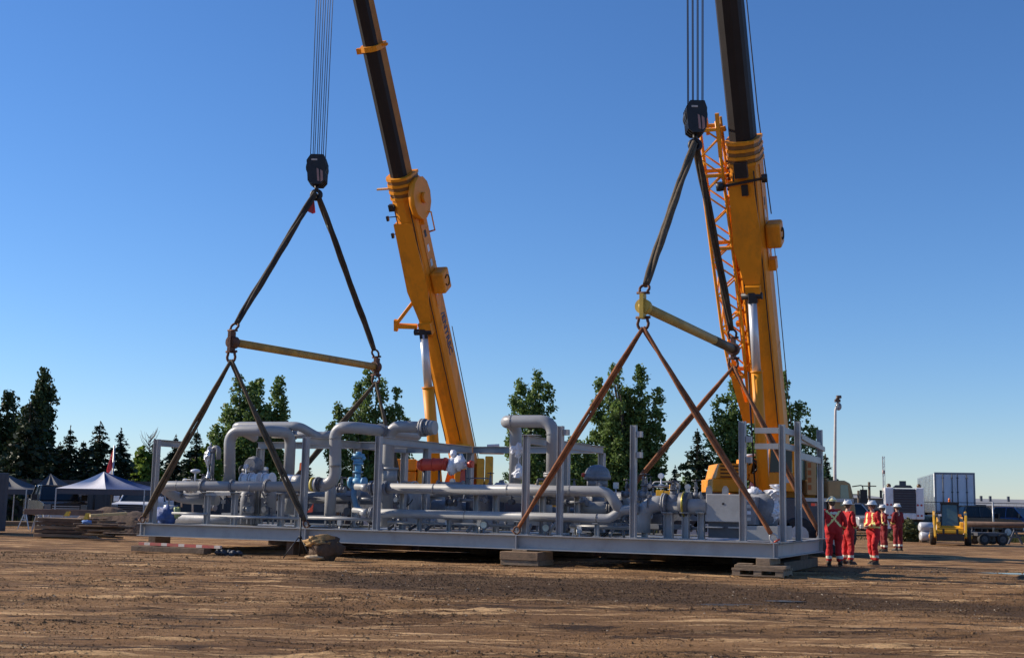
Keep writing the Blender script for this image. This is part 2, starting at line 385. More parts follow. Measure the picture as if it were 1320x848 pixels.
# clods and stones
random.seed(11)
def wetband(x, y): return max(0.0, 1-(abs(y+0.42*x-23.8)+max(0, -(x+1)*0.9))/5.0)
vs = []; fs = []; mi = []; cnt = 0
while cnt < 70000:
    y = 11.5+23*random.random()**1.25; x = random.uniform(-0.47, 0.47)*y
    k = noise.noise(V((x*0.25, y*0.6, 31))); k2 = noise.noise(V((x*0.5, y*2.2, 5)))
    if random.random() > 0.10+max(0, k*1.6)+max(0, k2*1.8)*0.6+0.9*wetband(x, y): continue
    s_ = (0.006+0.014*random.random()**3)*(0.6+0.035*y)*(2.0 if random.random() < 0.015 else 1)
    z = gh(x, y)-s_*0.2; a = random.random()*6.28; o = len(vs); ca = math.cos(a)*s_; sa = math.sin(a)*s_; r1 = random.uniform(0.7, 1.3); r2 = random.uniform(0.7, 1.3)
    vs += [(x+ca*r1, y+sa*r1, z), (x-sa*r2, y+ca*r2, z), (x-ca, y-sa, z), (x+sa, y-ca, z), (x+ca*.3, y+sa*.3, z+s_*random.uniform(0.6, 1.1)), (x-ca*.4, y-sa*.4, z+s_*random.uniform(0.5, 0.9))]
    fs += [(o, o+1, o+4), (o+1, o+5, o+4), (o+1, o+2, o+5), (o+2, o+3, o+5), (o+3, o+4, o+5), (o+3, o, o+4)]
    mi += [1 if random.random() < 0.02 else 0]*6; cnt += 1
me = bpy.data.meshes.new('dirt_clods'); me.from_pydata(vs, [], fs); me.materials.append(gm); me.materials.append(mat('pale_stone', (0.34, 0.27, 0.19), 0.9, 0, 0.4, 0.8))
me.polygons.foreach_set('material_index', mi)
co = bpy.data.objects.new('dirt_clods', me); COL.objects.link(co); tag(co, 'loose dirt crumbs and small stones scattered over the churned ground', 'dirt crumbs', kind='stuff')
# puddles
PUDM = mat('muddy_water', (0.09, 0.07, 0.055), 0.06, 0, 0.1, 1, spec=0.7, bump=0.03, bscale=6)
for i, (x, y, rx, ry) in enumerate(PUD):
    m = MB(); n = 36
    vv = [(x+math.cos(2*math.pi*k/n)*rx*(1.15+0.35*noise.noise(V((k*0.6, i, 0)))), y+math.sin(2*math.pi*k/n)*ry*(1.15+0.35*noise.noise(V((k*0.6, i, 5)))), -0.03) for k in range(n)]
    m.add(vv, [tuple(range(n))])
    solo(m, 'puddle', PUDM, (x, y, -0.03), kind='structure')
# ================================================================== SKID
A = G(1003, 720, 0.375); B_ = G(176, 690, 0.375)
DX = V((A.x-B_.x, A.y-B_.y, 0)); SL = DX.length; DX.normalize(); DV = V((-DX.y, DX.x, 0))
A0 = V((A.x, A.y, 0)); SW = 5.9
skid = thing('process_skid', 'long grey steel process skid loaded with pipes, valves and posts, slung from two cranes', 'process skid', A0, math.atan2(DX.y, DX.x))
def S(px, py, w):
    r = ray(px, py); t = (w+A0.dot(DV))/(r.dot(DV))
    p = V((0, 0, CH))+r*t-A0
    return V((p.dot(DX), w, p.z))
def SWd(x, w, z): return A0+DX*x+DV*w+V((0, 0, z))
UX = V((1, 0, 0)); UY = V((0, 1, 0)); UZ = V((0, 0, 1))
ZB, ZT = 0.375, 0.735
# base frame
m = MB(); hz = (ZB+ZT)/2; HH = ZT-ZB
for wy in (0.13, SW-0.13):
    m.ibeam((-SL, wy, hz), (-0.02, wy, hz), HH, 0.26, tf=0.022)
for x in (-0.10, -SL+0.10):
    m.ibeam((x, 0.27, hz), (x, SW-0.27, hz), HH-0.01, 0.2)
for i in range(1, 11):
    x = -SL*i/11; m.ibeam((x, 0.145, hz-0.03), (x, SW-0.145, hz-0.03), 0.26, 0.16)
for wy in (2.0, 3.9):
    for i in range(11):
        a = -SL*i/11-0.02-(0.14 if i == 0 else 0.08); b2 = -SL*(i+1)/11+0.08+(0.14 if i == 10 else 0)
        m.ibeam((a, wy, hz-0.03), (b2, wy, hz-0.03), 0.24, 0.14)
bf = part(m, 'base_frame', GREY, skid)
# stiffeners at lugs
LX = [-0.13, -6.6, -12.85, -SL+0.12]
for i, px in enumerate((997, 665, 393, 178)):
    LX[i] = S(px, 690, 0).x
LX[3] = max(LX[3], -SL+0.14)
for x in LX:
    for near in (1, 0):
        m = MB(); y = 0.0 if near else SW
        s_ = -1 if near else 1
        # tapered stiffener plate
        m.add([(x-0.012, y+(0.114 if near else -0.114), ZB+0.024), (x-0.012, y+(0.004 if near else -0.004), ZB+0.024), (x-0.012, y+s_*0.01, ZT-0.024), (x-0.012, y+(0.114 if near else -0.114), ZT-0.024),
               (x+0.012, y+(0.114 if near else -0.114), ZB+0.024), (x+0.012, y+(0.004 if near else -0.004), ZB+0.024), (x+0.012, y+s_*0.01, ZT-0.024), (x+0.012, y+(0.114 if near else -0.114), ZT-0.024)],
              [(0,1,2,3),(7,6,5,4),(0,4,5,1),(1,5,6,2),(2,6,7,3),(3,7,4,0)])
        part(m, 'stiffener', GREY, skid)
        m = MB(); yy = y-s_*0.10
        m.prism([(x-0.10, ZT+0.002), (x+0.10, ZT+0.002), (x+0.05, ZT+0.085), (x-0.05, ZT+0.085)], yy-0.015, yy+0.015)
        part(m, 'lifting_lug', GREY, skid)
# deck plates, leaving open bays
for i in range(11):
    if i in (3, 8): continue
    m = MB(); m.box((-SL*(i+1)/11+0.02, 0.30, ZT-0.06), (-SL*i/11-0.02, SW-0.3, ZT-0.045)); part(m, 'deck_plate', GREY, skid)
# posts -----------------------------------------------------------
def post(px, pyt, w, name='post', pyb=None, h=0.15, b=0.16):
    t = S(px, pyt, w); x = t.x
    m = MB(); m.ibeam((x, w, ZT+0.002), (x, w, t.z), h, b, up=UX, tf=0.018); m.box((x-0.13, w-0.12, ZT+0.002), (x+0.13, w+0.12, ZT+0.02))
    part(m, 'post', GREY, skid); return V((x, w, t.z))
p1 = post(203, 566, 0.16); p2 = post(395, 563, 0.16); p3 = post(489, 562, 0.16); p4 = post(679, 561, 0.16)
p5 = post(723, 549, 0.14, h=0.14, b=0.15); p6 = post(817, 548, 0.14, h=0.14, b=0.15); p7 = post(957, 543, 0.14, h=0.15, b=0.16)
p8 = post(1008, 547, 0.55, h=0.13, b=0.14); p9 = post(1028, 543, 1.9, h=0.14, b=0.15); p10 = post(1056.5, 554, SW-0.55, h=0.14, b=0.15)
def beam(a, b2, h=0.2, b_=0.15, name='cross_beam', up=UZ):
    m = MB(); m.ibeam(a, b2, h, b_, up=up, tf=0.016); return part(m, name, GREY, skid)
ZC = p3.z
# row frames: mid and far posts in the same bents
def vpost(x, w, z, h=0.18):
    m = MB(); m.ibeam((x, w, ZT+0.002), (x, w, z), h, h, up=UX, tf=0.016); part(m, 'post', GREY, skid)
for p in (p2, p3, p4):
    for wy in (2.9, SW-0.16): vpost(p.x, wy, ZC-0.21)
    beam((p.x, 0.28, ZC-0.105), (p.x, SW-0.06, ZC-0.105))
m = MB(); m.box((p4.x-0.1, 0.06, ZC+0.002), (p4.x+0.3, 0.4, ZC+0.02)); part(m, 'cap_plate', GREY, skid)
vpost(S(337, 560, 2.9).x, 2.9, ZC-0.21)
beam((S(337, 560, 2.9).x-0.1, 2.9, ZC-0.104), (p2.x-0.09, 2.9, ZC-0.104)); beam((p2.x+0.09, 2.9, ZC-0.104), (p3.x-0.09, 2.9, ZC-0.104))
beam((p3.x+0.09, SW-0.16, ZC-0.104), (p4.x-0.09, SW-0.16, ZC-0.104)); beam((p2.x+0.09, SW-0.16, ZC-0.104), (p3.x-0.09, SW-0.16, ZC-0.104))
beam((p1.x, 0.27, p1.z-0.1), (p1.x, 1.35, p1.z-0.1), 0.19, 0.17)
# stubs on p5, p6, p7
for p, ys_ in ((p5, (0.16,)), (p6, (0.22, 0.72)), (p7, (0.42, 0.9))):
    for dz in ys_:
        m = MB(); m.bar((p.x+0.09, 0.14, p.z-dz), (p.x+0.22, 0.14, p.z-dz), 0.12, 0.14); part(m, 'bracket', GREY, skid)
# right-end frame
za, zb = p8.z-0.14, S(990, 575, 0.55).z
for z_ in (za, zb):
    m = MB(); m.bar((p8.x-0.64, 0.55, z_), (p8.x-0.08, 0.55, z_), 0.1, 0.13); part(m, 'cantilever_arm', GREY, skid)
    m = MB(); m.bar((p8.x, 0.635, z_+0.01), (p8.x, 1.79, z_+0.01), 0.09, 0.14); part(m, 'cross_beam', GREY, skid)
for z_ in (p9.z-0.42, p9.z-0.83):
    m = MB(); m.bar((p9.x, 2.01, z_), (p10.x, SW-0.65, z_), 0.09, 0.16); part(m, 'cross_beam', GREY, skid)
m = MB(); m.bar((p9.x+0.06, 2.02, p9.z-0.36), (p10.x+0.11, SW-0.55, p9.z-0.52), 0.06, 0.12); part(m, 'brace', GREY, skid)
m = MB(); m.bar((-0.07, SW-1.2, ZT+0.9), (-0.07, SW-0.9, ZT+0.9), 0.1, 0.07); part(m, 'red_tag_block', REDP, skid)
# pipes -----------------------------------------------------------
def pipe(pts, r, name='pipe', m_=GREY2, fr=None, n=14, flg=(), label=None):
    mm = MB(); mm.tube(fillet(pts, fr if fr else r*2.6, 7), r, n); o = part(mm, name, m_, skid, label)
    return o
def flange(c, ax, r, t=0.05, parent=None, m_=MGREY, bolts=8):
    mm = MB(); c = V(c); ax = V(ax).normalized()
    mm.cyl(c-ax*(t*1.15), c-ax*0.006, r, 18); mm.cyl(c+ax*0.006, c+ax*(t*1.15), r, 18)
    x, y, z = frame(ax)
    for k in range(bolts):
        d = x*math.cos(2*math.pi*k/bolts)+y*math.sin(2*math.pi*k/bolts)
        mm.cyl(c+d*r*0.84-ax*t*1.7, c+d*r*0.84+ax*t*1.7, r*0.07+0.004, 6)
    return part(mm, 'flange', m_, parent or skid)
def support(x, w, z, b=0.14, m_=GREY):
    mm = MB(); mm.ibeam((x, w, ZT+0.002), (x, w, z-0.02), b, b, up=UX, tf=0.014); mm.box((x-b*0.7, w-0.16, z-0.02), (x+b*0.7, w+0.16, z)); mm.box((x-b*.8, w-b*.8, ZT+0.001), (x+b*.8, w+b*.8, ZT+0.018))
    part(mm, 'pipe_support', m_, skid)
RA = 0.145
a0 = S(205, 626, 0.9); z_ = a0.z; z_h = a0.z
# upper left header with return bend
pipe([S(420, 627, 0.9)*1, V((a0.x, 0.9, z_)), V((a0.x, 1.75, z_-0.36)), V((a0.x+1.5, 1.75, z_-0.40))], RA, fr=0.42)
pipe([V((a0.x+0.1, 2.6, z_+0.02)), S(300, 626, 2.6)], 0.13)
for px in (262, 300, 345): flange(S(px, 626, 0.9), UX, 0.19, 0.03)
for px in (268, 303, 363, 385): support(S(px, 640, 0.9).x, 0.9, z_-RA-0.005)
mm = MB(); mm.bar(S(268, 635, 0.9)-UZ*0.04, S(300, 635, .9)-UZ*0.04, 0.2, 0.07); part(mm, 'support_beam', GREY, skid)
# risers
pipe([S(296, 622, 1.25), S(296, 555, 1.25), S(347, 555, 1.25), S(347, 555, 1.25)+V((0, 1.1, 0)), S(347, 555, 1.25)+V((0, 1.1, -1.5))], 0.165, 'riser_pipe', fr=0.36)
q = S(299, 549, 2.3); q2 = S(386, 549, 2.3)
pipe([q+V((0, 1.2, -0.3)), q, q2, q2+V((0.35, 0.5, -0.3)), S(428, 560, 2.9)], 0.13, 'riser_pipe', fr=0.35)
pipe([S(352, 560, 3.4), S(430, 561, 3.4)], 0.11)
for px in (370, 379): flange(S(px, 560, 3.4), UX, 0.16, 0.04)
c0 = S(432, 551, 0.8)
pipe([S(408, 624, 0.8)+V((0, 0.1, -0.05)), S(430, 618, 0.8)+V((0, 0.1, -0.05)), c0, c0+V((0.62, 0.0, 0)), c0+V((0.75, 3.4, -0.02))], 0.165, 'riser_pipe', fr=0.36)
flange(c0+V((0.69, 1.3, 0)), V((0.03, 1, 0)), 0.2, 0.02, bolts=0)
d0 = S(502, 549, 2.4)
pipe([V((d0.x, 2.4, ZT+0.05)), d0, S(546, 551, 2.4)], 0.17, 'riser_pipe', fr=0.36)
flange(S(546, 551, 2.4), UX, 0.26, 0.06); flange(S(552, 551, 2.4), UX, 0.22, 0.06)
pipe([S(550, 551, 2.4), S(561, 551, 2.4)], 0.2)
# main long pipes right of post 3
e1 = S(500, 629, 0.7)
pipe([e1, V((S(784, 631, 0.7).x, 0.7, e1.z)), V((S(796, 631, 0.7).x+0.12, 0.72, e1.z-0.55))], 0.135, fr=0.42)
pipe([S(458, 627, 0.7), V((e1.x-0.1, 0.7, e1.z))], 0.085)
for px in (480, 486, 498): flange(V((S(px, 629, 0.7).x, 0.7, e1.z)), UX, 0.2, 0.035)
f1 = S(490, 661, 0.7)
pipe([f1, V((S(785, 661, 0.7).x, 0.7, f1.z)), V((S(803, 661, 0.7).x, 0.7, f1.z+0.22)), V((S(822, 661, 0.7).x, 0.75, f1.z+0.25))], 0.115, fr=0.35)
pipe([S(455, 657, 0.7), f1], 0.07)
flange(V((S(480, 660, 0.7).x, 0.7, f1.z)), UX, 0.17, 0.035); flange(V((S(770, 660, 0.7).x, 0.7, f1.z)), UX, 0.128, 0.01, bolts=0)
# reducers
for (px, py) in ((474, 627), (474, 659)):
    mm = MB(); s0 = S(px, py, 0.7); s0.z = (e1 if py < 640 else f1).z; mm.tube([s0-UX*0.22, s0-UX*0.1, s0+UX*0.02], [0.07, 0.11, 0.12], 14); part(mm, 'reducer', GREY2, skid)
# inverted U
h1 = S(713, 543, 1.0)
pipe([V((h1.x, 1.0, e1.z+0.05)), h1, S(646, 543, 1.0), S(646, 543, 1.0)+V((0.1, 0.75, 0)), S(646, 543, 1.0)+V((0.1, 0.75, -1.6))], 0.165, 'riser_pipe', fr=0.34)
# middle elbow group
g1 = S(740, 636, 1.7)
pipe([S(690, 634, 1.7), g1, S(757, 655, 1.7), S(800, 655, 1.7)], 0.18, fr=0.4)
pipe([S(640, 634, 2.6), S(745, 640, 2.6)], 0.27, 'vessel')
flange(S(788, 655, 1.7), UX, 0.25, 0.05, m_=DGREY); flange(S(799, 655, 1.7), UX, 0.22, 0.05, m_=DGREY)
pipe([S(803, 640, 1.9), S(803, 655, 1.9), S(825, 655, 1.9)], 0.14)
# arch and right run
k1 = S(828, 649, 0.95)
pipe([V((k1.x, 0.95, ZT+0.12)), k1, S(858, 649, 0.95)], 0.2, 'riser_pipe', fr=0.42)
flange(S(838, 649, 0.95), UX, 0.225, 0.014, bolts=0); flange(S(857, 649, 0.95), UX, 0.26, 0.045)
pipe([S(858, 652, 1.0), S(912, 653, 1.0)], 0.19)
pipe([S(845, 650, 2.0), S(905, 650, 2.0)], 0.25, 'vessel', DGREY)
mm = MB(); q = S(884, 650, 1.0); mm.cyl(q-UX*0.13, q+UX*0.1, 0.3, 20); part(mm, 'ring_joint', DGREY, skid)
GOLD = mat('brassy_ring', (0.4, 0.32, 0.06), 0.35, 0.6, 0.2, 10)
mm = MB(); mm.torus(q-UX*0.02, UX, 0.3, 0.028, 28, 6); part(mm, 'brass_ring', GOLD, skid)
for px, b in ((831, 0.13), (862, 0.2), (884, 0.16), (904, 0.15)): support(S(px, 660, 0.9).x, 0.9, S(px, 660, 0.9).z, b)
for px in (520, 615, 640, 700, 745): support(S(px, 630, 1.4).x, 1.4, e1.z-0.12)
for px in (542, 580): support(S(px, 630, 1.0).x, 1.0, f1.z-0.115, 0.1)
for px in (670, 770): support(S(px, 630, 0.7).x, 0.7, f1.z-0.115, 0.1)
# lower rails
for a, b2, w_, r_ in (((222, 661), (268, 662), 0.7, 0.035), ((272, 665), (392, 668), 0.7, 0.04), ((398, 667), (486, 670), 0.9, 0.045), ((500, 673), (672, 682), 1.2, 0.04), ((735, 678), (810, 683), 1.2, 0.05)):
    q = S(*a, w_); pipe([q, V((S(*b2, w_).x, w_, q.z))], r_, 'rail', n=8)
# ---------------- valves and instruments
def handwheel(c, ax, r, parent, m_=DGREY):
    mm = MB(); mm.torus(c, ax, r, r*0.09+0.004, 18, 6); x, y, z = frame(V(ax))
    for k in range(3):
        d = x*math.cos(k*math.pi/3)+y*math.sin(k*math.pi/3); mm.cyl(c-d*r, c+d*r, r*0.06+0.003, 5)
    mm.cyl(c-V(ax)*0.03, c+V(ax)*0.03, r*0.2, 8); return part(mm, 'handwheel', m_, parent)
def gate_valve(c, r, h, m_=MGREY, axis=UX, wheel=True, label=None):
    c = V(c); mm = MB()
    mm.ball(c, r, 12, 8, (1.15, 1.0, 1.05)); mm.cyl(c-axis*r*1.5, c-axis*r*1.2, r*1.1, 14); mm.cyl(c+axis*r*1.2, c+axis*r*1.5, r*1.1, 14); mm.cyl(c-axis*r*1.3, c+axis*r*1.3, r*0.75, 12)
    mm.cyl(c+UZ*r*0.7, c+UZ*(r+h*0.3), r*0.5, 10); mm.cyl(c+UZ*(r+h*0.3), c+UZ*(r+h*0.38), r*0.85, 12)
    mm.bar(c+UZ*(r+h*0.38)+axis*r*0.4, c+UZ*(r+h*0.8)+axis*r*0.2, r*0.18, r*0.3, UY); mm.bar(c+UZ*(r+h*0.38)-axis*r*0.4, c+UZ*(r+h*0.8)-axis*r*0.2, r*0.18, r*0.3, UY)
    mm.cyl(c+UZ*(r+h*0.75), c+UZ*(r+h*0.85), r*0.35, 10); mm.cyl(c+UZ*r, c+UZ*(r+h*1.05), r*0.1+0.004, 6)
    o = part(mm, 'valve', m_, skid, label)
    if wheel: handwheel(c+UZ*(r+h), UZ, r*1.0, o)
    return o
def wrapped(c, hgt, r, m_=PLASTIC, label=None, seed=0):
    mm = MB(); c = V(c); n = 20; k = 22
    pts = []; vs = []
    for i in range(k+1):
        t = i/k; rad = r*(0.75+0.35*math.sin(t*9+seed)+0.25*math.sin(t*3.1+seed*2))
        if i in (0, k): rad = 0.01
        for j in range(n):
            a = 2*math.pi*j/n; d = V((math.cos(a), math.sin(a), 0))
            q = 1+0.45*noise.noise(V((math.cos(a)*1.6+seed, math.sin(a)*1.6, t*8)))+0.3*noise.noise(V((math.cos(a)*4+seed, math.sin(a)*4, t*20)))
            vs.append(c+d*rad*q+UZ*hgt*t+V((math.sin(t*5+seed)*r*0.3, 0, 0)))
    fs = [(i*n+j, i*n+(j+1) % n, (i+1)*n+(j+1) % n, (i+1)*n+j) for i in range(k) for j in range(n)]
    mm.add(vs, fs, False); return part(mm, 'wrapped_valve', m_, skid, label)
wrapped(S(667, 618, 1.7), S(667, 568, 1.7).z-S(667, 618, 1.7).z, 0.17, label='relief valve wrapped in crumpled white plastic', seed=1)
w0 = S(268, 618, 1.7); wrapped(w0, S(268, 574, 1.7).z-w0.z, 0.12, SILVER, 'upright valve wrapped in silvery plastic', seed=2)
mm = MB(); mm.cyl(w0+UX*0.14, w0+UX*0.14+UZ*0.8, 0.06, 10); mm.tube(fillet([w0+UX*0.14+UZ*0.8, w0+UX*0.14+UZ*0.95, w0+UX*0.34+UZ*0.95, w0+UX*0.34+UZ*0.6], 0.1), 0.075, 10); mm.cyl(w0+UX*0.04+UZ*0.9, w0+UX*0.04+UZ*1.1, 0.03, 8); part(mm, 'relief_outlet', MGREY, skid)
q = S(252, 607, 1.2); mm = MB(); mm.ball(q, 0.15, 16, 8, (1, 1, 0.42)); mm.cyl(q-UZ*0.3, q, 0.025, 8); part(mm, 'dish_transmitter', TRAILW, skid)
# geared actuator cluster
q = S(327, 604, 1.8)
mm = MB(); mm.ball(q+UZ*0.12, 0.27, 16, 10, (1, 0.7, 0.9), 0.2, 5); mm.cyl(q-UY*0.22+UZ*0.1, q+UY*0.22+UZ*0.1, 0.2, 18); mm.cyl(q-UZ*0.35, q+UZ*0.1, 0.1, 12); mm.cyl(q-UX*0.38-UZ*0.05, q-UX*0.1-UZ*0.05, 0.07, 10); mm.cyl(q+UX*0.15-UZ*0.1, q+UX*0.5-UZ*0.1, 0.06, 10)
o = part(mm, 'gear_actuator', MGREY, skid); handwheel(q-UX*0.42-UZ*0.05, UX, 0.14, o)
# blue control valve
q = S(461, 622, 1.3)
mm = MB(); mm.ball(q+UZ*0.02, 0.14, 12, 8, (1.3, 1, 1)); mm.cyl(q+UX*0.18, q+UX*0.24, 0.16, 14); mm.cyl(q-UX*0.24, q-UX*0.18, 0.16, 14)
mm.cyl(q+UZ*0.1, q+UZ*0.28, 0.08, 12); mm.cyl(q+UZ*0.28, q+UZ*0.32, 0.15, 14); mm.cyl(q+UZ*0.32, q+UZ*0.52, 0.09, 12); mm.cyl(q+UZ*0.5, q+UZ*0.56, 0.15, 14); mm.cyl(q+UZ*0.56, q+UZ*0.66, 0.13, 12); mm.cyl(q+UZ*0.68, q+UZ*0.8, 0.17, 16); mm.cyl(q+UZ*0.8, q+UZ*0.86, 0.08, 10)
for s_ in (-1, 1): mm.ball(q+UX*0.17*s_+UZ*0.68, 0.06, 8, 6)
part(mm, 'control_valve', BLUEV, skid, 'light blue upright control valve body')
q = S(458, 640, 1.0); mm = MB(); mm.tube(fillet([q+UZ*0.25-UX*.05, q+UZ*0.0-UX*.05, q-UZ*0.3+UX*0.05, q-UZ*0.38+UX*.25], 0.1), 0.075, 10); part(mm, 'blue_elbow', mat('valve_blue_dark', (0.09, 0.2, 0.32), 0.5), skid)
# yellow white flange left of riser C
q = S(407, 624, 0.85)
for k, (mt, rr) in enumerate(((mat('gasket_yellow', (0.6, 0.5, 0.12), 0.5), 0.2), (PLASTIC, 0.17), (MGREY, 0.21), (DGREY, 0.19))):
    mm = MB(); mm.cyl(q+UX*(0.075*k-0.1), q+UX*(0.075*k-0.045), rr, 18); part(mm, 'flange', mt, skid)
for px in (378, 388):
    mm = MB(); mm.cyl(S(px-8, 620, 1.5), S(px+4, 621, 1.5), 0.2, 16); part(mm, 'spool', PLASTIC if px == 378 else GREY2, skid)
for px, m_ in ((318, PLASTIC), (330, PLASTIC), (346, PLASTIC)):
    q = S(px, 618, 1.5); mm = MB(); mm.cyl(q-UX*0.1, q+UX*0.1, 0.17, 16); mm.cyl(q-UX*0.14, q-UX*0.11, 0.21, 16); mm.cyl(q+UX*0.11, q+UX*0.14, 0.21, 16); part(mm, 'valve_body', m_, skid)
# cylindrical drum and tape-wrapped end
q = S(503, 622, 1.5); mm = MB(); mm.cyl(q, q+UZ*0.36, 0.19, 20); mm.cyl(q+UZ*0.36, q+UZ*0.42, 0.22, 20); mm.cyl(q-UZ*0.02, q-UZ*0.001, 0.2, 20); part(mm, 'drum', GREY2, skid)
# red actuator
q0 = S(541, 599, 1.6); q1 = S(577, 598, 1.6); mm = MB()
mm.tube([q0-UX*0.02, q0+UX*0.05, q1, q1+UX*0.01], [0.13, 0.165, 0.165, 0.13], 18)
for t in (0.12, 0.5, 0.92): c = q0.lerp(q1, t); mm.cyl(c-UX*0.02, c+UX*0.02, 0.185, 18)
o = part(mm, 'actuator_cylinder', REDP, skid, 'red horizontal actuator cylinder')
q = S(588, 598, 1.6); mm = MB(); mm.ball(q+V((-.1, 0, -.05)), 0.19, 12, 10, (0.8, 1, 1.3), 0.5, 6); mm.ball(q+V((0.1, 0, 0.02)), 0.19, 12, 10, (1, 1, 1.1), 0.6, 6); mm.ball(q+V((-0.1, 0, 0.28)), 0.1, 10, 8, (1, 1, 1), 0.4, 8); mm.cyl(q+UX*0.2-UZ*.03, q+UX*0.42-UZ*.03, 0.035, 8); part(mm, 'wrapped_yoke', PLASTIC, skid, 'yoke wrapped in crumpled clear plastic')
q = S(607, 598, 1.6); mm = MB(); mm.cyl(q-UX*0.06, q+UX*0.06, 0.1, 14); mm.cyl(q-UX*0.1, q-UX*0.05, 0.07, 14); part(mm, 'red_cap', REDP, skid)
mm = MB(); q = S(597, 612, 1.6); mm.prism([(q.x-0.08, q.z-0.2), (q.x+0.08, q.z-0.2), (q.x+0.07, q.z+0.12), (q.x-0.05, q.z+0.15)], 1.56, 1.6); part(mm, 'red_flap', REDP, skid)
for px in (547, 566, 600):
    mm = MB(); q = S(px, 630, 1.6); mm.cyl(q, S(px, 605, 1.6), 0.03, 8); part(mm, 'stand_pipe', DGREY, skid)
# gauges
GF = mat('gauge_face', (0.7, 0.72, 0.6), 0.4)
for px, py in ((624, 676), (704, 680)):
    q = S(px, py, 0.85); mm = MB(); mm.cyl(q-UY*0.03, q+UY*0.05, 0.105, 20); mm.cyl(q+UY*0.0-UZ*0.3, q-UZ*0.08, 0.02, 6)
    o = part(mm, 'gauge', MGREY, skid); mm = MB(); mm.cyl(q-UY*0.036, q-UY*0.031, 0.088, 20); part(mm, 'gauge_face', GF, o)
# yellow actuator
q = S(852, 640, 1.3); mm = MB(); mm.box(q+V((-0.1, -0.1, -0.05)), q+V((0.1, 0.1, 0.16))); mm.box(q+V((0.12, -0.1, -0.1)), q+V((0.36, 0.1, 0.14))); mm.cyl(q+V((0.24, 0, 0.14)), q+V((0.24, 0, 0.3)), 0.03, 8)
bevel(part(mm, 'yellow_actuator', YELLOW, skid))
q = S(868, 645, 1.0); gate_valve(q, 0.17, 0.3)
# domed vessel right of p5
q = S(770, 612, 2.4); mm = MB(); mm.ball(q, 0.34, 18, 8, (1, 1, 0.8), half=True); mm.cyl(q-UZ*0.12, q+UZ*.0, 0.36, 20); mm.cyl(q-UZ*0.3, q-UZ*0.12, 0.28, 18); mm.cyl(q-UZ*1.0, q-UZ*0.3, 0.2, 14); part(mm, 'diaphragm_actuator', MGREY, skid)
q = S(752, 612, 2.2); mm = MB(); mm.ball(q, 0.06, 8, 6); part(mm, 'red_cap', REDP, skid)
# motor / compressor
b0 = S(910, 672, 0.85); b1 = S(955, 637, 0.85)
mm = MB(); mm.box((b0.x, 0.85, b0.z), (b1.x+0.05, 2.6, b1.z)); o = bevel(part(mm, 'equipment_box', GREY, skid, 'large plain grey box with one round hole'), 0.02)
mm = MB(); c = S(932, 649, 0.84); mm.cyl(V((c.x, 0.842, c.z)), V((c.x, 0.849, c.z)), 0.028, 14); part(mm, 'port', BLACKM, o)
for px in (914, 935):
    c = S(px, 637, 1.2); mm = MB(); mm.prism([(c.x-0.08, b1.z+0.002), (c.x+0.08, b1.z+0.002), (c.x+0.07, b1.z+0.14), (c.x+0.03, b1.z+0.2), (c.x-0.03, b1.z+0.2), (c.x-0.07, b1.z+0.14)], 1.18, 1.22); part(mm, 'lifting_eye', MGREY, skid)
mm = MB(); mm.box((b0.x+0.03, 0.95, ZT+0.05), (b1.x, 2.5, b0.z-0.002)); part(mm, 'plinth', DGREY, skid)
mm = MB(); mm.box((b0.x, 0.8, b0.z-0.14), (b0.x+0.42, 0.9, b0.z-0.11)); mm.box((b1.x-0.3, 0.8, b0.z-0.14), (b1.x, 0.9, b0.z-0.11)); part(mm, 'bracket', GREY, skid)
c0_ = S(958, 676, 0.95); c1_ = S(974, 640, 0.95)
mm = MB(); mm.box((c0_.x, 0.95, c0_.z), (c1_.x, 2.4, c1_.z)); o = bevel(part(mm, 'terminal_panel', MGREY, skid), 0.015)
for k in range(4):
    mm = MB(); mm.box((c0_.x+0.05, 0.937, c1_.z-0.12-k*0.15), (c0_.x+0.19, 0.947, c1_.z-0.04-k*0.15)); part(mm, 'panel_plate', TRAILW if k % 2 == 0 else GALV, o)
c = S(983, 658, 1.3); mm = MB(); mm.tube([V((c.x-0.32, 1.7, c.z)), V((c.x+0.1, 1.7, c.z)), V((c.x+0.24, 1.7, c.z)), V((c.x+0.3, 1.7, c.z))], [0.46, 0.46, 0.36, 0.2], 26); part(mm, 'motor_housing', MGREY, skid)
mm = MB(); mm.box((c0_.x, 0.9, ZT+0.02), (S(1003, 680, 0.9).x, 2.5, c0_.z-0.02)); bevel(part(mm, 'skirt', GREY, skid), 0.01)
for px, py, r_ in ((972, 633, 0.14), (963, 634, 0.09), (978, 635, 0.1)):
    q = S(px, py, 1.6); mm = MB(); mm.ball(q, r_, 12, 8, (1.2, 1, 0.8), 0.5, 4); part(mm, 'wrapped_port', PLASTIC, skid)
wrapped(S(997, 676, 1.5), 0.85, 0.2, PLASTIC, 'pipe stub wrapped in loose white plastic', seed=5)
wrapped(S(1003, 640, 1.5), 0.3, 0.12, PLASTIC, seed=6)
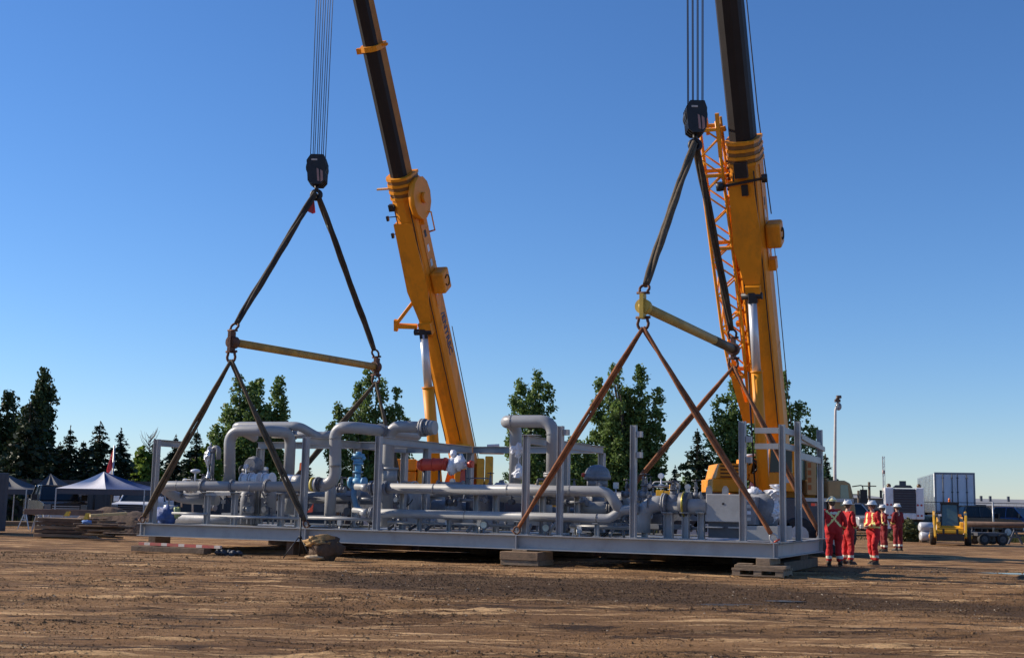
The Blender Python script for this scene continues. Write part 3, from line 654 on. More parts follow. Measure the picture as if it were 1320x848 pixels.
# blue tarp on deck, left
q = S(213, 668, 1.0); mm = MB(); mm.ball(q+V((0.05, 0, 0.1)), 0.3, 16, 8, (1.25, 0.9, 0.9), 0.9, 2.5); part(mm, 'blue_cover', TARPB, skid, 'crumpled blue cover over a deck fitting')
mm = MB(); mm.ball(q+V((0.12, -0.02, 0.32)), 0.12, 12, 8, (1.3, 1, 0.6), 0.9, 3); part(mm, 'white_cover', PLASTIC, skid)
mm = MB(); mm.ball(q+V((0.42, -0.02, 0.18)), 0.11, 10, 8, (0.8, 1, 1.4), 0.9, 3); part(mm, 'green_cover', mat('pale_green_film', (0.35, 0.42, 0.2), 0.5), skid)
mm = MB(); q = S(388, 601, 1.9); mm.prism([(q.x-0.05, q.z-0.1), (q.x+0.06, q.z-0.12), (q.x+0.04, q.z+0.12), (q.x-0.04, q.z+0.1)], 1.88, 1.91); part(mm, 'orange_tag', mat('orange_tag', (0.8, 0.15, 0.03), 0.5), skid)
mm = MB(); q = S(400, 655, 1.4); mm.prism([(q.x-0.1, q.z-0.12), (q.x+0.08, q.z-0.1), (q.x+0.1, q.z+0.14)], 1.39, 1.41); part(mm, 'red_white_tag', REDP, skid)
# inner machinery: vessels, cross pipes, many small valves
rnd = random.Random(5)
for (a, b2, w_, r_) in (((225, 668), (330, 668), 3.0, 0.16), ((395, 640), (540, 642), 3.4, 0.2), ((560, 655), (640, 655), 3.6, 0.26), ((240, 634), (420, 634), 3.6, 0.14), ((520, 634), (640, 636), 4.2, 0.13), ((750, 640), (900, 640), 4.0, 0.14), ((730, 660), (840, 660), 3.2, 0.12)):
    q = S(*a, w_); pipe([q, V((S(*b2, w_).x, w_, q.z))], r_, 'inner_pipe', MGREY)
mm = MB(); mm.box(S(600, 664, 3.0), S(650, 641, 3.0)+V((0, 1.2, 0))); bevel(part(mm, 'control_cabinet', mat('cabinet_navy', (0.03, 0.04, 0.07), 0.5), skid), 0.01)
for (px, w_, r_, h_) in ((345, 3.0, 0.24, 0.9), (318, 2.6, 0.22, 0.7), (535, 3.4, 0.22, 0.8), (585, 2.8, 0.24, 0.55), (560, 4.6, 0.3, 0.9), (375, 4.4, 0.3, 0.8), (425, 3.0, 0.17, 0.9), (700, 4.0, 0.26, 0.8), (845, 4.0, 0.28, 0.7)):
    q = S(px, 670, w_); mm = MB(); q.z = ZT
    mm.tube([q+UZ*0.15, q+UZ*0.2, q+UZ*(0.2+h_), q+UZ*(0.28+h_), q+UZ*(0.32+h_)], [r_*0.6, r_, r_, r_*0.7, 0.03], 16)
    for k in range(3):
        a = k*2.09; d = V((math.cos(a), math.sin(a), 0))*r_*0.8; mm.bar(q+d, q+d+UZ*0.3, 0.05, 0.05, UX)
    part(mm, 'vessel', rnd.choice([DGREY, MGREY, GREY2]), skid)
for i in range(64):
    px = rnd.choice([rnd.uniform(225, 420), rnd.uniform(410, 660), rnd.uniform(690, 900), rnd.uniform(225, 420)])
    w_ = rnd.uniform(1.5, 4.8); x = S(px, 640, w_).x
    z0 = rnd.choice([e1.z-0.1, f1.z, e1.z-0.35, e1.z+0.02]); q = V((x, w_, z0))
    k = rnd.random()
    mcol = rnd.choice([MGREY, DGREY, GREY2, MGREY])
    if k < 0.45: gate_valve(q, rnd.uniform(0.06, 0.11), rnd.uniform(0.2, 0.36), mcol, rnd.choice([UX, UY]))
    elif k < 0.75:
        # instrument: stem and round head
        mm = MB(); h_ = rnd.uniform(0.25, 0.6); mm.cyl(q, q+UZ*h_, 0.018, 6); mm.cyl(q+UZ*h_-UY*0.05, q+UZ*h_+UY*0.05, 0.07, 12); mm.box(q+V((-.05, -.04, h_*0.4)), q+V((.05, .04, h_*0.4+.12))); part(mm, 'transmitter', rnd.choice([mcol, GALV, TRAILW]), skid)
    else:
        mm = MB(); d = rnd.choice([UX, UY]); pts = [q, q+UZ*0.3, q+UZ*0.3+d*rnd.uniform(0.3, 1.0), q+d*rnd.uniform(0.35, 1.0)-UZ*0.3]
        mm.tube(fillet(pts, 0.08, 4), rnd.uniform(0.014, 0.03), 6); part(mm, 'tubing', rnd.choice([GALV, mcol]), skid)
for i, (px, w_) in enumerate(((833, 1.6), (829, 1.3), (632, 1.8), (740, 2.0), (808, 1.7), (897, 1.6), (770, 1.5), (288, 1.6), (440, 2.2), (600, 2.1))):
    q = S(px, 635, w_); q.z = e1.z-0.05
    gate_valve(q, 0.085, 0.42 if i < 3 else 0.28, MGREY, UX)
for i in range(16):   # gussets, small struts under the pipe deck
    px = rnd.uniform(500, 820); q = S(px, 684, 1.6); q.z = ZT
    mm = MB(); mm.bar(q, q+V((rnd.uniform(-.25, .25), 0.3, rnd.uniform(0.15, 0.35))), 0.05, 0.08); part(mm, 'strut', rnd.choice([GREY, DGREY, MGREY]), skid)
rnd = random.Random(77)
for i in range(46):      # closer small fittings between the headers
    px = rnd.choice([rnd.uniform(225, 300), rnd.uniform(300, 400), rnd.uniform(400, 490), rnd.uniform(500, 670), rnd.uniform(690, 820), rnd.uniform(830, 905)]); w_ = rnd.uniform(1.1, 1.6)
    q = S(px, 640, w_); q.z = rnd.choice([e1.z-0.3, e1.z-0.28, f1.z-0.3, ZT+0.25, e1.z+0.16]); k = rnd.random()
    if k < 0.4: gate_valve(q, rnd.uniform(0.045, 0.075), rnd.uniform(0.14, 0.22), rnd.choice([MGREY, DGREY, GALV]), rnd.choice([UX, UY]))
    elif k < 0.6:
        L = rnd.uniform(0.3, 0.9); mm = MB(); mm.cyl(q-UX*L/2, q+UX*L/2, 0.04, 8); part(mm, 'small_pipe', rnd.choice([MGREY, GREY2]), skid); flange(q-UX*L/2, UX, 0.085, 0.02, bolts=4); flange(q+UX*L/2, UX, 0.085, 0.02, bolts=4)
    elif k < 0.8:
        mm = MB(); n_ = 8; pts = [q+V((0.5*j/n_, 0.05*math.sin(j), -0.25*math.sin(math.pi*j/n_))) for j in range(n_+1)]; mm.tube(pts, 0.016, 6); part(mm, 'cable', BLACKM, skid)
    else:
        mm = MB(); mm.box(q-V((0.06, 0.04, 0.08)), q+V((0.06, 0.04, 0.08))); mm.cyl(q-UZ*0.3, q-UZ*0.08, 0.02, 6); part(mm, 'junction_box', rnd.choice([GALV, TRAILW, DGREY]), skid)
for (px, py, ax_, r_, w_) in ((712, 612, UZ, 0.235, 1.0), (712, 560, UZ, 0.172, 1.0), (660, 543, UX, 0.172, 1.0), (296, 600, UZ, 0.172, 1.25), (432, 600, UZ, 0.172, 0.8), (432, 565, UZ, 0.172, 0.8), (560, 629, UX, 0.141, 0.7), (655, 629, UX, 0.141, 0.7), (735, 629, UX, 0.141, 0.7), (325, 626, UX, 0.151, 0.9), (230, 626, UX, 0.151, 0.9), (600, 661, UX, 0.121, 0.7)):
    q = S(px, py, w_)
    if ax_ is UX and 620 < py < 640 and px > 490: q.z = e1.z
    if py == 661: q.z = f1.z
    if ax_ is UX and px < 400: q.z = z_h
    flange(q, ax_, r_, 0.012 if r_ < 0.2 else 0.045, bolts=0 if r_ < 0.2 else 8, m_=GREY2)
for x0, x1 in ((-SL+0.8, -13.4), (-12.2, -7.0), (-6.2, -3.0)):
    mm = MB(); mm.bar((x0, 3.0, ZT+0.25), (x1, 3.0, ZT+0.25), 0.3, 0.12); part(mm, 'cable_tray', GREY, skid)
    mm = MB(); mm.bar((x0, 4.9, ZT+0.55), (x1, 4.9, ZT+0.55), 0.5, 0.3); part(mm, 'drip_pan', MGREY, skid)
# ---------------- timbers below the skid
def timber(name, a, b2, w_, h, label, m_=WOOD, group=None, cat='timber block', up=UZ):
    c = (V(a)+V(b2))/2; mm = MB(); mm.bar(a, b2, w_, h, up); o = solo(mm, name, m_, (c.x, c.y, c.z-h/2), label, cat, group); bevel(o, 0.008, 1); return o
def TB(px0, px1, wy, z0, h, w_, label, **k):
    x0, x1 = S(px0, 715, wy).x, S(px1, 715, wy).x
    return timber('timber_block', SWd(x0, wy, z0+h/2), SWd(x1, wy, z0+h/2), w_, h, label, **k)
def pallet(name, px0, px1, wy, z0, h, dw, label, m_=WOOD):
    """two decks with three blocks between"""
    x0, x1 = S(px0, 720, wy).x, S(px1, 720, wy).x
    c = SWd((x0+x1)/2, wy+dw/2, z0); mm = MB(); L = (x1-x0)/2
    for k in range(5):
        y = -dw/2+0.05+k*(dw-0.1)/4
        mm.box((-L, y-0.06, h*0.72), (L, y+0.06, h)); mm.box((-L, y-0.06, 0), (L, y+0.06, h*0.16)) if k in (0, 2, 4) else None
    for k in (-1, 0, 1): mm.box((k*(L-0.1)-0.09, -dw/2, h*0.165), (k*(L-0.1)+0.09, dw/2, h*0.715))
    return solo(mm, name, m_, c, label, 'pallet', rotz=math.atan2(DX.y, DX.x), world=False)
pallet('wooden_pallet', 943, 1010, -0.28, 0.0-0.02, 0.17, 1.0, 'lowest grey timber pallet under the right corner of the skid')
TB(950, 1016, 0.06, 0.152, 0.07, 0.5, 'grey cribbing plank lying across the pallet at the right skid corner')
TB(952, 972, 0.02, 0.152+0.072, 0.001+0.03, 0.3, 'thin shim board on the cribbing plank near the right skid corner')
timber('timber_block', SWd(-0.32, -0.12, 0.3), SWd(-0.32, 1.0, 0.3), 0.32, 0.15, 'short squared timber directly beneath the right corner of the skid')
timber('timber_block', SWd(-0.3, 1.3, 0.12), SWd(-0.3, 5.6, 0.12), 0.35, 0.24, 'dark squared timber beneath the right end of the skid', m_=WOODD)
timber('timber_block', SWd(-0.3, 3.4, 0.305), SWd(-0.3, 4.4, 0.305), 0.3, 0.13, 'short block on the dark timber beneath the right end of the skid', m_=WOODD)
TB(656, 704, 0.12, 0.0, 0.13, 1.0, 'lower brown timber under the middle of the near skid beam')
TB(655, 703, 0.10, 0.132, 0.2, 1.0, 'upper brown timber under the middle of the near skid beam, below the rusty sling', m_=mat('brown_timber', (0.26, 0.165, 0.095), 0.85, 0, 0.25, 3, bump=0.5, bscale=20, dirt=(0.1, 0.07, 0.05), dirt_amt=0.6, stretch=(0.4, 3, 3)))
TB(663, 682, 0.1, 0.332, 0.04, 0.3, 'thin packing board between the middle timber crib and the skid beam')
for px, lab, wq in ((382, 'timber block under the near skid beam behind the tripod', 0.5), (204, 'dark timber block under the left end of the near skid beam', 1.6)):
    TB(px-4, px+5, wq, 0.0, 0.37, 0.7, lab, m_=WOODD)
for k, x in enumerate((-2.5, -9.8, -16)):
    timber('timber_block', SWd(x, SW-1.2, 0.185), SWd(x, SW+0.3, 0.185), 0.5, 0.37, 'dark cribbing block under the far skid beam, ' + ('right part', 'middle part', 'left part')[k], m_=WOODD)
# low board with red and white tape, in front of left beam
REDT = mat('red_tape', (0.38, 0.06, 0.05), 0.6, dirt=(0.2, 0.13, 0.08), dirt_amt=0.6); WHT = mat('white_tape', (0.5, 0.44, 0.4), 0.6, dirt=(0.25, 0.17, 0.1), dirt_amt=0.6)
a_ = G(180, 700, 0.2); b2 = G(285, 705, 0.2); mm = MB()
for k in range(14):
    p0 = a_.lerp(b2, k/14); p1 = a_.lerp(b2, (k+1)/14-0.0005); mm.bar(p0, p1, 0.075, 0.075, mi=1 if k % 3 == 1 else 0)
solo(mm, 'marker_pole', [REDT, WHT], a_, 'red and white banded pole lying along the left skid beam', 'pole')
a_ = G(174, 700, 0.2); b2 = G(268, 704, 0.2); a_.z = b2.z = 0.07; timber('plank', a_, b2, 0.3, 0.14, 'dark plank on the dirt below the banded pole', WOODD, cat='plank')
mm = MB(); q = G(296, 713, 0.03)
for k in range(9): mm.ball(q+V((k*0.07-0.3, 0.1*math.sin(k*2), 0.03*math.cos(k*3))), 0.11, 8, 6, (1, 1, 0.6), 0.8, 3)
solo(mm, 'rope_coil', ROPE, q, 'dark heap of chain and rope on the ground at the end of the banded pole', 'chain heap')
# tripod
q = G(386, 719); t = thing('tripod', 'thin black tripod stand on the dirt in front of the skid', 'tripod', q)
mm = MB(); mm.cyl((0, 0, 0.06), (0, 0, 1.05), 0.022, 8); mm.cyl((0, 0, 0.5), (0, 0, 0.56), 0.045, 8); part(mm, 'centre_column', BLACKM, t)
for k in range(3):
    a = R(200+k*120); mm = MB(); mm.cyl((0.03*math.cos(a), 0.03*math.sin(a), 0.55), (0.42*math.cos(a), 0.42*math.sin(a), 0.0), 0.014, 6); part(mm, 'leg', BLACKM, t)
mm = MB(); mm.box((-0.05, -0.04, 1.05), (0.05, 0.04, 1.13)); part(mm, 'head', BLACKM, t)
# canvas bag
q = G(418, 721); mm = MB()
mm.ball((0.04, 0, 0.27), 0.45, 26, 16, (0.95, 0.8, 0.74), 0.35, 2.2); o = thing('canvas_bag', 'slumped brown canvas sack with a folded tan top, on the dirt by the skid', 'sack', q)
part(mm, 'sack_body', mat('sack_brown', (0.10, 0.06, 0.035), 0.9, 0, 0.3, 5, bump=1, bscale=8), o)
mm = MB(); mm.ball((-0.08, -0.02, 0.42), 0.36, 26, 14, (1.1, 0.85, 0.42), 0.6, 2.6); part(mm, 'folded_top', CANVAS, o)
for k in range(4):
    mm = MB(); mm.tube([(-0.42+0.04*k, -0.24, 0.36-0.0*k), (-0.2, -0.28+0.03*k, 0.47+0.035*k), (0.08, -0.24, 0.52+0.03*k), (0.26, -0.1, 0.50+0.02*k)], [0.03, 0.045, 0.045, 0.02], 8); part(mm, 'fold', CANVAS, o)
mm = MB(); mm.ball((-0.2, -0.28, 0.05), 0.17, 14, 8, (1.3, 0.7, 0.4), 0.8, 3); part(mm, 'loose_flap', mat('pale_canvas', (0.55, 0.4, 0.24), 0.9, bump=1, bscale=9), o)
# ================================================================== RIGGING
def sling(p0, p1, r, label, m_, strands=2, gap=1.15, twist=1.3, name='lifting_sling', eye=True, cat='sling'):
    p0 = V(p0); p1 = V(p1); mm = MB(); L = (p1-p0).length; ax = (p1-p0)/L; x, y, z = frame(ax)
    n = max(24, int(L*5))
    for k in range(strands):
        pts = []; rr = []
        for i in range(n+1):
            t = i/n; a = twist*0.8*math.sin(t*4.2+L)+k*2*math.pi/strands
            g = r*gap*(0.55+0.45*min(1, math.sin(math.pi*t)*4))*(1+0.1*math.sin(t*17+k))
            pts.append(p0.lerp(p1, t)+x*math.cos(a)*g+y*math.sin(a)*g); rr.append(r*(1+0.06*math.sin(t*40+k*2)))
        mm.tube(pts, rr, 8)
    return solo(mm, name, m_, p0, label, cat, 'lifting slings between hooks, bars and skid')
def shackle(c, up, side, s_, label, m_=SHK, group='shackles of the lifting rig', pin_mat=None):
    """bow ring above, pin below; 'up' is the bow direction, 'side' the pin axis"""
    c = V(c); up = V(up).normalized(); side = (V(side)-up*V(side).dot(up)).normalized()
    t = thing('shackle', label, 'shackle', c, 0, group)
    mm = MB(); pts = [c-side*0.55*s_-up*0.75*s_, c-side*0.6*s_-up*0.3*s_]
    for i in range(9):
        a = math.pi-math.pi*i/8; pts.append(c+side*math.cos(a)*0.72*s_+up*(0.1+math.sin(a)*0.8)*s_)
    pts += [c+side*0.6*s_-up*0.3*s_, c+side*0.55*s_-up*0.75*s_]
    mm.tube(pts, 0.2*s_, 8); part(mm, 'bow', m_, t, world=True)
    mm = MB(); mm.cyl(c-side*0.95*s_-up*0.7*s_, c+side*0.95*s_-up*0.7*s_, 0.19*s_, 8); part(mm, 'pin', pin_mat or m_, t, world=True)
    return t
rigs = []
for k, (nm, near_px, far_px, lugs, wn, wf) in enumerate((('left', (299, 441), (485, 473), (LX[3], LX[2]), -0.45, 6.35), ('right', (829, 395), (945, 450), (LX[1], LX[0]), -0.45, 6.35))):
    n_ = S(*near_px, wn); f_ = S(*far_px, wf)
    N_ = SWd(*n_); F_ = SWd(*f_)
    hk_px = (408, 245) if k == 0 else (896, 180)
    mid = (N_+F_)/2; H_ = P(hk_px[0], hk_px[1], mid.y)
    rigs.append((nm, N_, F_, lugs, H_))
    bm = BARY if k == 0 else BARY2
    t = thing('spreader_bar', 'worn brown-yellow spreader bar hanging over the left half of the skid' if k == 0 else 'yellow tube spreader bar with a dark sleeve, hanging over the right half of the skid', 'spreader bar', N_, 0, 'spreader bars')
    ax = (F_-N_).normalized(); mm = MB(); rr = 0.115 if k == 0 else 0.125
    mm.cyl(N_+ax*0.12, F_-ax*(0.12 if k == 0 else 1.7), rr, 16); part(mm, 'tube', bm, t, world=True)
    if k: mm = MB(); mm.cyl(F_-ax*1.7, F_-ax*0.1, rr*1.04, 16); part(mm, 'dark_sleeve', mat('dark_sleeve', (0.10, 0.075, 0.04), 0.6), t, world=True)
    for c_ in (N_, F_):
        mm = MB(); s2 = ax if c_ is N_ else -ax
        mm.cyl(c_-s2*0.08, c_+s2*0.14, rr*1.5, 16); mm.bar(c_-s2*0.02-UZ*0.3, c_-s2*0.02+UZ*0.3, 0.1, 0.24, DV); mm.cyl(c_-DX*0.09, c_+DX*0.09, 0.09, 12)
        part(mm, 'end_fitting', (SHK if k == 0 else (mat('bar_cap_yellow', (0.5, 0.34, 0.05), 0.55) if c_ is N_ else SHK)), t, world=True)
    for c_, e in ((N_, 'near'), (F_, 'far')):
        up = (H_-c_).normalized()
        shackle(c_+UZ*0.33+up*0.12, up, DX, 0.17, f'rusty shackle above the {e} end of the {nm} spreader bar')
        shackle(c_-UZ*0.40, -UZ, DX, 0.19, f'rusty shackle below the {e} end of the {nm} spreader bar')
        sling(H_-UZ*0.02+up*-0.12, c_+UZ*0.33+up*0.26, 0.055 if k == 0 else 0.062, f'dark upper sling from the {nm} hook to the {e} end of its bar', SLINGD if (k == 0 or e == 'far') else SLINGO, strands=3, gap=0.9)
        for x, d in ((lugs[0], 'left'), (lugs[1], 'right')):
            wy = 0.10 if e == 'near' else SW-0.10
            lug = SWd(x, wy+(-0.06 if e == 'near' else 0.06), ZT+0.10); c2 = c_-UZ*0.52; dn = (c2-lug).normalized()
            m_ = (SLINGO if k == 0 else SLINGR)
            sling(c2, lug+dn*0.12, 0.05 if k == 0 else 0.047, f'{"olive" if k == 0 else "rusty"} lower sling, {nm} bar, {e} end, to the {d} lug', m_, strands=2, gap=0.95)
            shackle(lug, dn, DX, 0.115, f'shackle on the {e} side skid lug at the {d} foot of the {nm} rig', GALV if (k and d == 'right' and e == 'near') else SHK, pin_mat=REDP if (k and d == 'right') else None)
mm = MB(); q = rigs[0][4]+V((-0.08, -0.15, -0.3)); mm.add([q+V((-.05, 0, 0)), q+V((.03, .02, .05)), q+V((.1, .03, -.45)), q+V((-.16, -.05, -.42)), q+V((-.02, .05, -.2)), q+V((.02, -.02, -.5))], [(0, 1, 2, 5, 3), (3, 5, 2, 1, 4)])
solo(mm, 'warning_ribbon', mat('red_ribbon', (0.5, 0.06, 0.07), 0.7), q, 'faded red ribbon hanging below the left hook', 'ribbon')
# ================================================================== CRANES
def tri_pt(px0, slope, H_, z0):
    best = None
    for i in range(2000):
        z = z0+i*0.02; p = V((H_.x, H_.y, z)); q = proj(p); e = abs(q[0]-(px0+slope*q[1]))
        if best is None or e < best[0]: best = (e, z)
    return best[1]
def hookblock(k, H_, top, label):
    t = thing('hook_block', label, 'hook block', H_, 0, 'crane hook blocks')
    s_ = 1.0 if k == 0 else 0.95
    mm = MB(); w0 = 0.3*s_; zb = 0.12; zt = 1.06*s_
    for y in (-0.30, -0.12, 0.06, 0.24):     # cheek plates
        mm.prism([(-w0*0.8, zb+0.1), (-w0*0.35, zb), (w0*0.55, zb), (w0*0.95, zb+0.14), (w0, zt*0.8), (w0*0.75, zt), (-w0*0.6, zt), (-w0, zt*0.82)], y, y+0.06)
    mm.box((-w0*0.75, -0.24, zb+0.2), (w0*0.75, 0.24, zt-0.18)); part(mm, 'cheek_plates', BLACKM, t)
    for y in (-0.18, 0.0, 0.18):
        mm = MB(); mm.cyl((0, y-0.05, zt*0.62), (0, y+0.05, zt*0.62), w0*1.08, 24); part(mm, 'sheave', BLACKM, t)
    mm = MB(); mm.prism([(w0*0.2, zb+0.1), (w0*0.42, zb+0.08), (w0*0.3, zb+0.46), (w0*0.08, zb+0.5)], -0.312, -0.303); mm.prism([(w0*0.55, zb+0.06), (w0*0.8, zb+0.12), (w0*0.72, zb+0.4), (w0*0.46, zb+0.46)], -0.312, -0.303); part(mm, 'warning_stripe', mat('faded_stripe', (0.35, 0.2, 0.18), 0.6), t)
    mm = MB(); mm.prism([(w0*-0.5, zt-0.2), (w0*0.1, zt-0.2), (w0*0.1, zt-0.15), (w0*-0.5, zt-0.15)], -0.312, -0.303); part(mm, 'marking', WHT, t)
    mm = MB(); mm.cyl((0, 0, zb+0.02), (0, 0, -0.02), 0.065, 12)
    pts = [(0, 0, 0.03)]+[(0.14*math.sin(R(a)), 0, -0.14-0.0+0.14*math.cos(R(a))-0.02) for a in range(0, 250, 25)]
    mm.tube(pts, [0.06]*3+[0.065]*4+[0.055]*2+[0.03]*(len(pts)-9), 8)
    mm.tube([(x*-1, y, z) for x, y, z in pts], [0.06]*3+[0.065]*4+[0.055]*2+[0.03]*(len(pts)-9), 8)
    part(mm, 'hook', BLACKM, t)
    return t
def boomM(base, tip):
    z = (tip-base).normalized(); h = V((z.x, z.y, 0)).normalized(); x = V((-h.y, h.x, 0))     # x: viewer's right (boom comes towards viewer)
    if x.x < 0: x = -x
    y = z.cross(x)
    M = Matrix((x, y, z)).transposed().to_4x4(); M.translation = base
    return M
def usec(w, d, n=5):
    """boom section polygon (x,y): flat back at +y? back side is away from the viewer; rounded belly"""
    pts = [(-w/2, d/2), (-w/2, -d*0.12)]
    for i in range(1, n):
        a = math.pi*i/n; pts.append((-math.cos(a)*w/2, -d*0.12-math.sin(a)*d*0.38))
    pts += [(w/2, -d*0.12), (w/2, d/2)]
    return pts
def usolid(mm, w, d, z0, z1, mi_belly=0, mi_side=0, sgn=1):
    p = usec(w, d); n = len(p)
    vs = [(x, y*sgn, z) for z in (z0, z1) for x, y in p]
    fs = []; 
    for i in range(n):
        j = (i+1) % n; fs.append(((i, j, j+n, i+n), mi_side if i in (0, n-2, n-1) else mi_belly))
    o = len(mm.v); mm.v += [V(q) for q in vs]
    for f, mi in fs: mm.f.append([o+i for i in f]); mm.sm.append(False); mm.mi.append(mi)
    mm.f.append([o+i for i in range(n)][::-1]); mm.sm.append(False); mm.mi.append(mi_side)
    mm.f.append([o+n+i for i in range(n)]); mm.sm.append(False); mm.mi.append(mi_side)
def wheel(parent, c, r, w_, axis=V((0, 1, 0)), rimmat=GALV):
    mm = MB(); c = V(c); ax = V(axis)
    mm.tube([c-ax*w_/2, c-ax*w_*0.45, c+ax*w_*0.45, c+ax*w_/2], [r*0.9, r, r, r*0.9], 22, up=UZ)
    for k in range(16):
        a = 2*math.pi*k/16; x, y, z = frame(ax); d = x*math.cos(a)+y*math.sin(a); mm.bar(c+d*r*0.985-ax*w_*0.4, c+d*r*0.985+ax*w_*0.4, 0.05*r, 0.05*r, d)
    t = part(mm, 'wheel', BLACK, parent)
    for s_ in (-1, 1):
        mm = MB(); mm.cyl(c+ax*s_*w_*0.46, c+ax*s_*(w_*0.5+0.01), r*0.55, 16); mm.cyl(c+ax*s_*w_*0.5, c+ax*s_*(w_*0.5+0.05), r*0.2, 10); part(mm, 'rim', rimmat, t)
    return t
HCR = []
for k in (0, 1):
    nm, N_, F_, lugs, H_ = rigs[k]
    Yb = (50, 45)[k]; lx0, sl = ((466.5, 0.2175), (939, 0.099))[k]
    basepy = 612; base = P(lx0+sl*basepy, basepy, Yb)
    zt = tri_pt(lx0, sl, H_+V((0, 0.35, 0)), 15); tip = V((H_.x, H_.y+0.35, zt))
    M = boomM(base, tip); Lb = (tip-base).length
    # y sign: viewer/belly side
    sg = 1 if (M.to_3x3() @ V((0, 1, 0))).y > 0 else -1      # +1 : local +y is away from viewer (back)
    root_loc = V((base.x+(0.6 if k == 0 else 0.3), base.y-1.0, 0))
    lab = ('orange crane with lettered boom standing behind the left half of the skid', 'orange crane with lattice jib folded beside its boom, behind the skid right end')[k]
    t = thing('mobile_crane', lab, 'crane', root_loc, 0, 'mobile cranes lifting the skid')
    def LP(x, y, z): return M @ V((x, sg*y, z))               # y>0 : back of boom, y<0 : belly
    def bpart(mm, name, m_, parent=t, label=None):
        M2 = M.copy()
        if sg < 0: M2 = M @ Matrix.Scale(-1, 4, (0, 1, 0))
        mm.xform(M2); 
        if sg < 0: mm.f = [f[::-1] for f in mm.f]
        return part(mm, name, m_, parent, label, world=True)
    def fr_at(py):                                            # distance along boom whose projection has this py
        lo, hi = 0.0, Lb
        for _ in range(40):
            c_ = (lo+hi)/2
            if proj(M @ V((0, 0, c_)))[1] > py: lo = c_
            else: hi = c_
        return lo
    zc = fr_at((228, 182)[k])
    Wb, Db = (0.90, 1.0) if k == 0 else (1.02, 1.2)
    mm = MB(); usolid(mm, Wb, Db, -1.2, zc); bm = bpart(mm, 'base_boom', ORANGE)
    # doubler plate on belly, tapering point as seen above the cylinder
    zr = fr_at((418, 372)[k])
    mm = MB(); z1 = fr_at((262, 205)[k])
    for s_ in (-1, 1): mm.add([(s_*Wb*0.51, -0.16*Db, z1), (s_*Wb*0.51, -0.16*Db, zr+0.9), (s_*Wb*0.18, -0.54*Db, zr-0.1), (s_*Wb*0.5, 0.2*Db, zr+0.6), (s_*Wb*0.5, 0.2*Db, z1)], [(0, 1, 3, 4), (1, 2, 3)] if s_ > 0 else [(4, 3, 1, 0), (3, 2, 1)])
    yb_ = -0.52*Db; P5 = [(-Wb*0.46, z1-0.6), (-Wb*0.52, zr+1.6), (-Wb*0.14, zr-0.25), (Wb*0.14, zr-0.25), (Wb*0.42, zr+1.7), (Wb*0.32, z1-0.6)]
    nn = len(P5); mm.add([(x_, yb_-0.04, z_) for x_, z_ in P5]+[(x_*0.95, -0.25*Db, z_) for x_, z_ in P5], [tuple(range(nn)), tuple(range(2*nn-1, nn-1, -1))]+[(i, i+nn, (i+1) % nn+nn, (i+1) % nn) for i in range(nn)])
    mm.bar((0, -0.56*Db, zr-0.1), (0, -0.56*Db, zr+0.35), 0.5, 0.35, up=UY)
    bpart(mm, 'doubler_plate', ORANGE, bm)
    for zz in ([fr_at(q) for q in ((300, 345) if k == 0 else (240, 330, 450))]):
        mm = MB(); 
        mm.box((-Wb*0.508, -0.1*Db, zz), (Wb*0.508, 0.5*Db, zz+0.05)); bpart(mm, 'rib_band', ORANGE, bm)
    for xo_, yo_ in ((-0.30, -0.44), (0.36, -0.42)):
        mm = MB(); zh0, zh1 = fr_at(560), zc-0.9; mm.tube([(xo_*Wb, yo_*Db-0.05+0.015*math.sin(j*2.1), zh0+(zh1-zh0)*j/24) for j in range(25)], 0.02, 6); bpart(mm, 'hydraulic_hose', BLACKM, bm)
    for j in range(5):
        zh = zr+1.2+j*(zc-zr-3)/5; mm = MB(); mm.box((Wb*0.5, 0.0, zh), (Wb*0.5+0.012, 0.18, zh+0.26)); bpart(mm, 'decal_plate', (WHITEP, BLACKM, GALV)[j % 3], bm)
    # collar rings
    mm = MB()
    for i in range(4): usolid(mm, Wb*1.1, Db*1.1, zc-0.75+i*0.24, zc-0.65+i*0.24)
    bpart(mm, 'collar', ORANGE, t)
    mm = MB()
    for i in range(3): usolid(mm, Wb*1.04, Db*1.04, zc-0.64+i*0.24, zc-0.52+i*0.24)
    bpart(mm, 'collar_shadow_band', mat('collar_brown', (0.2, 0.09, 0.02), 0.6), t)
    # telescopes
    W1 = Wb*(0.72 if k == 0 else 0.80); D1 = Db*0.78; zm = fr_at((60, -60)[k])
    mm = MB(); usolid(mm, W1, D1, zc-0.3, zm, 0, 1)
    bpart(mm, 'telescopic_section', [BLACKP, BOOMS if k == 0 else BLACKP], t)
    mm = MB(); usolid(mm, W1*1.14, D1*1.12, zm-0.12, zm+0.06); mm.bar((-W1*0.85, -0.1, zm-0.1), (-W1*0.5, -0.1, zm-0.1), 0.12, 0.2); mm.bar((W1*0.85, 0.1, zm), (W1*0.5, 0.1, zm), 0.08, 0.08); bpart(mm, 'section_collar', ORANGE, t)
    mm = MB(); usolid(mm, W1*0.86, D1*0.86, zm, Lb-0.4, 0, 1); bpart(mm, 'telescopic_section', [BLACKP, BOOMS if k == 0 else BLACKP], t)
    mm = MB(); mm.box((-0.4, -0.5, Lb-0.6), (-0.32, 0.5, Lb+0.4)); mm.box((0.32, -0.5, Lb-0.6), (0.4, 0.5, Lb+0.4)); mm.box((-0.3, -0.3, Lb-0.6), (0.3, 0.3, Lb-0.2)); bh = bpart(mm, 'boom_head', ORANGE, t)
    mm = MB(); mm.cyl((-0.3, 0, Lb+0.1), (0.3, 0, Lb+0.1), 0.32, 20); bpart(mm, 'sheave', BLACKM, bh)
    # back rope and side rope
    mm = MB()
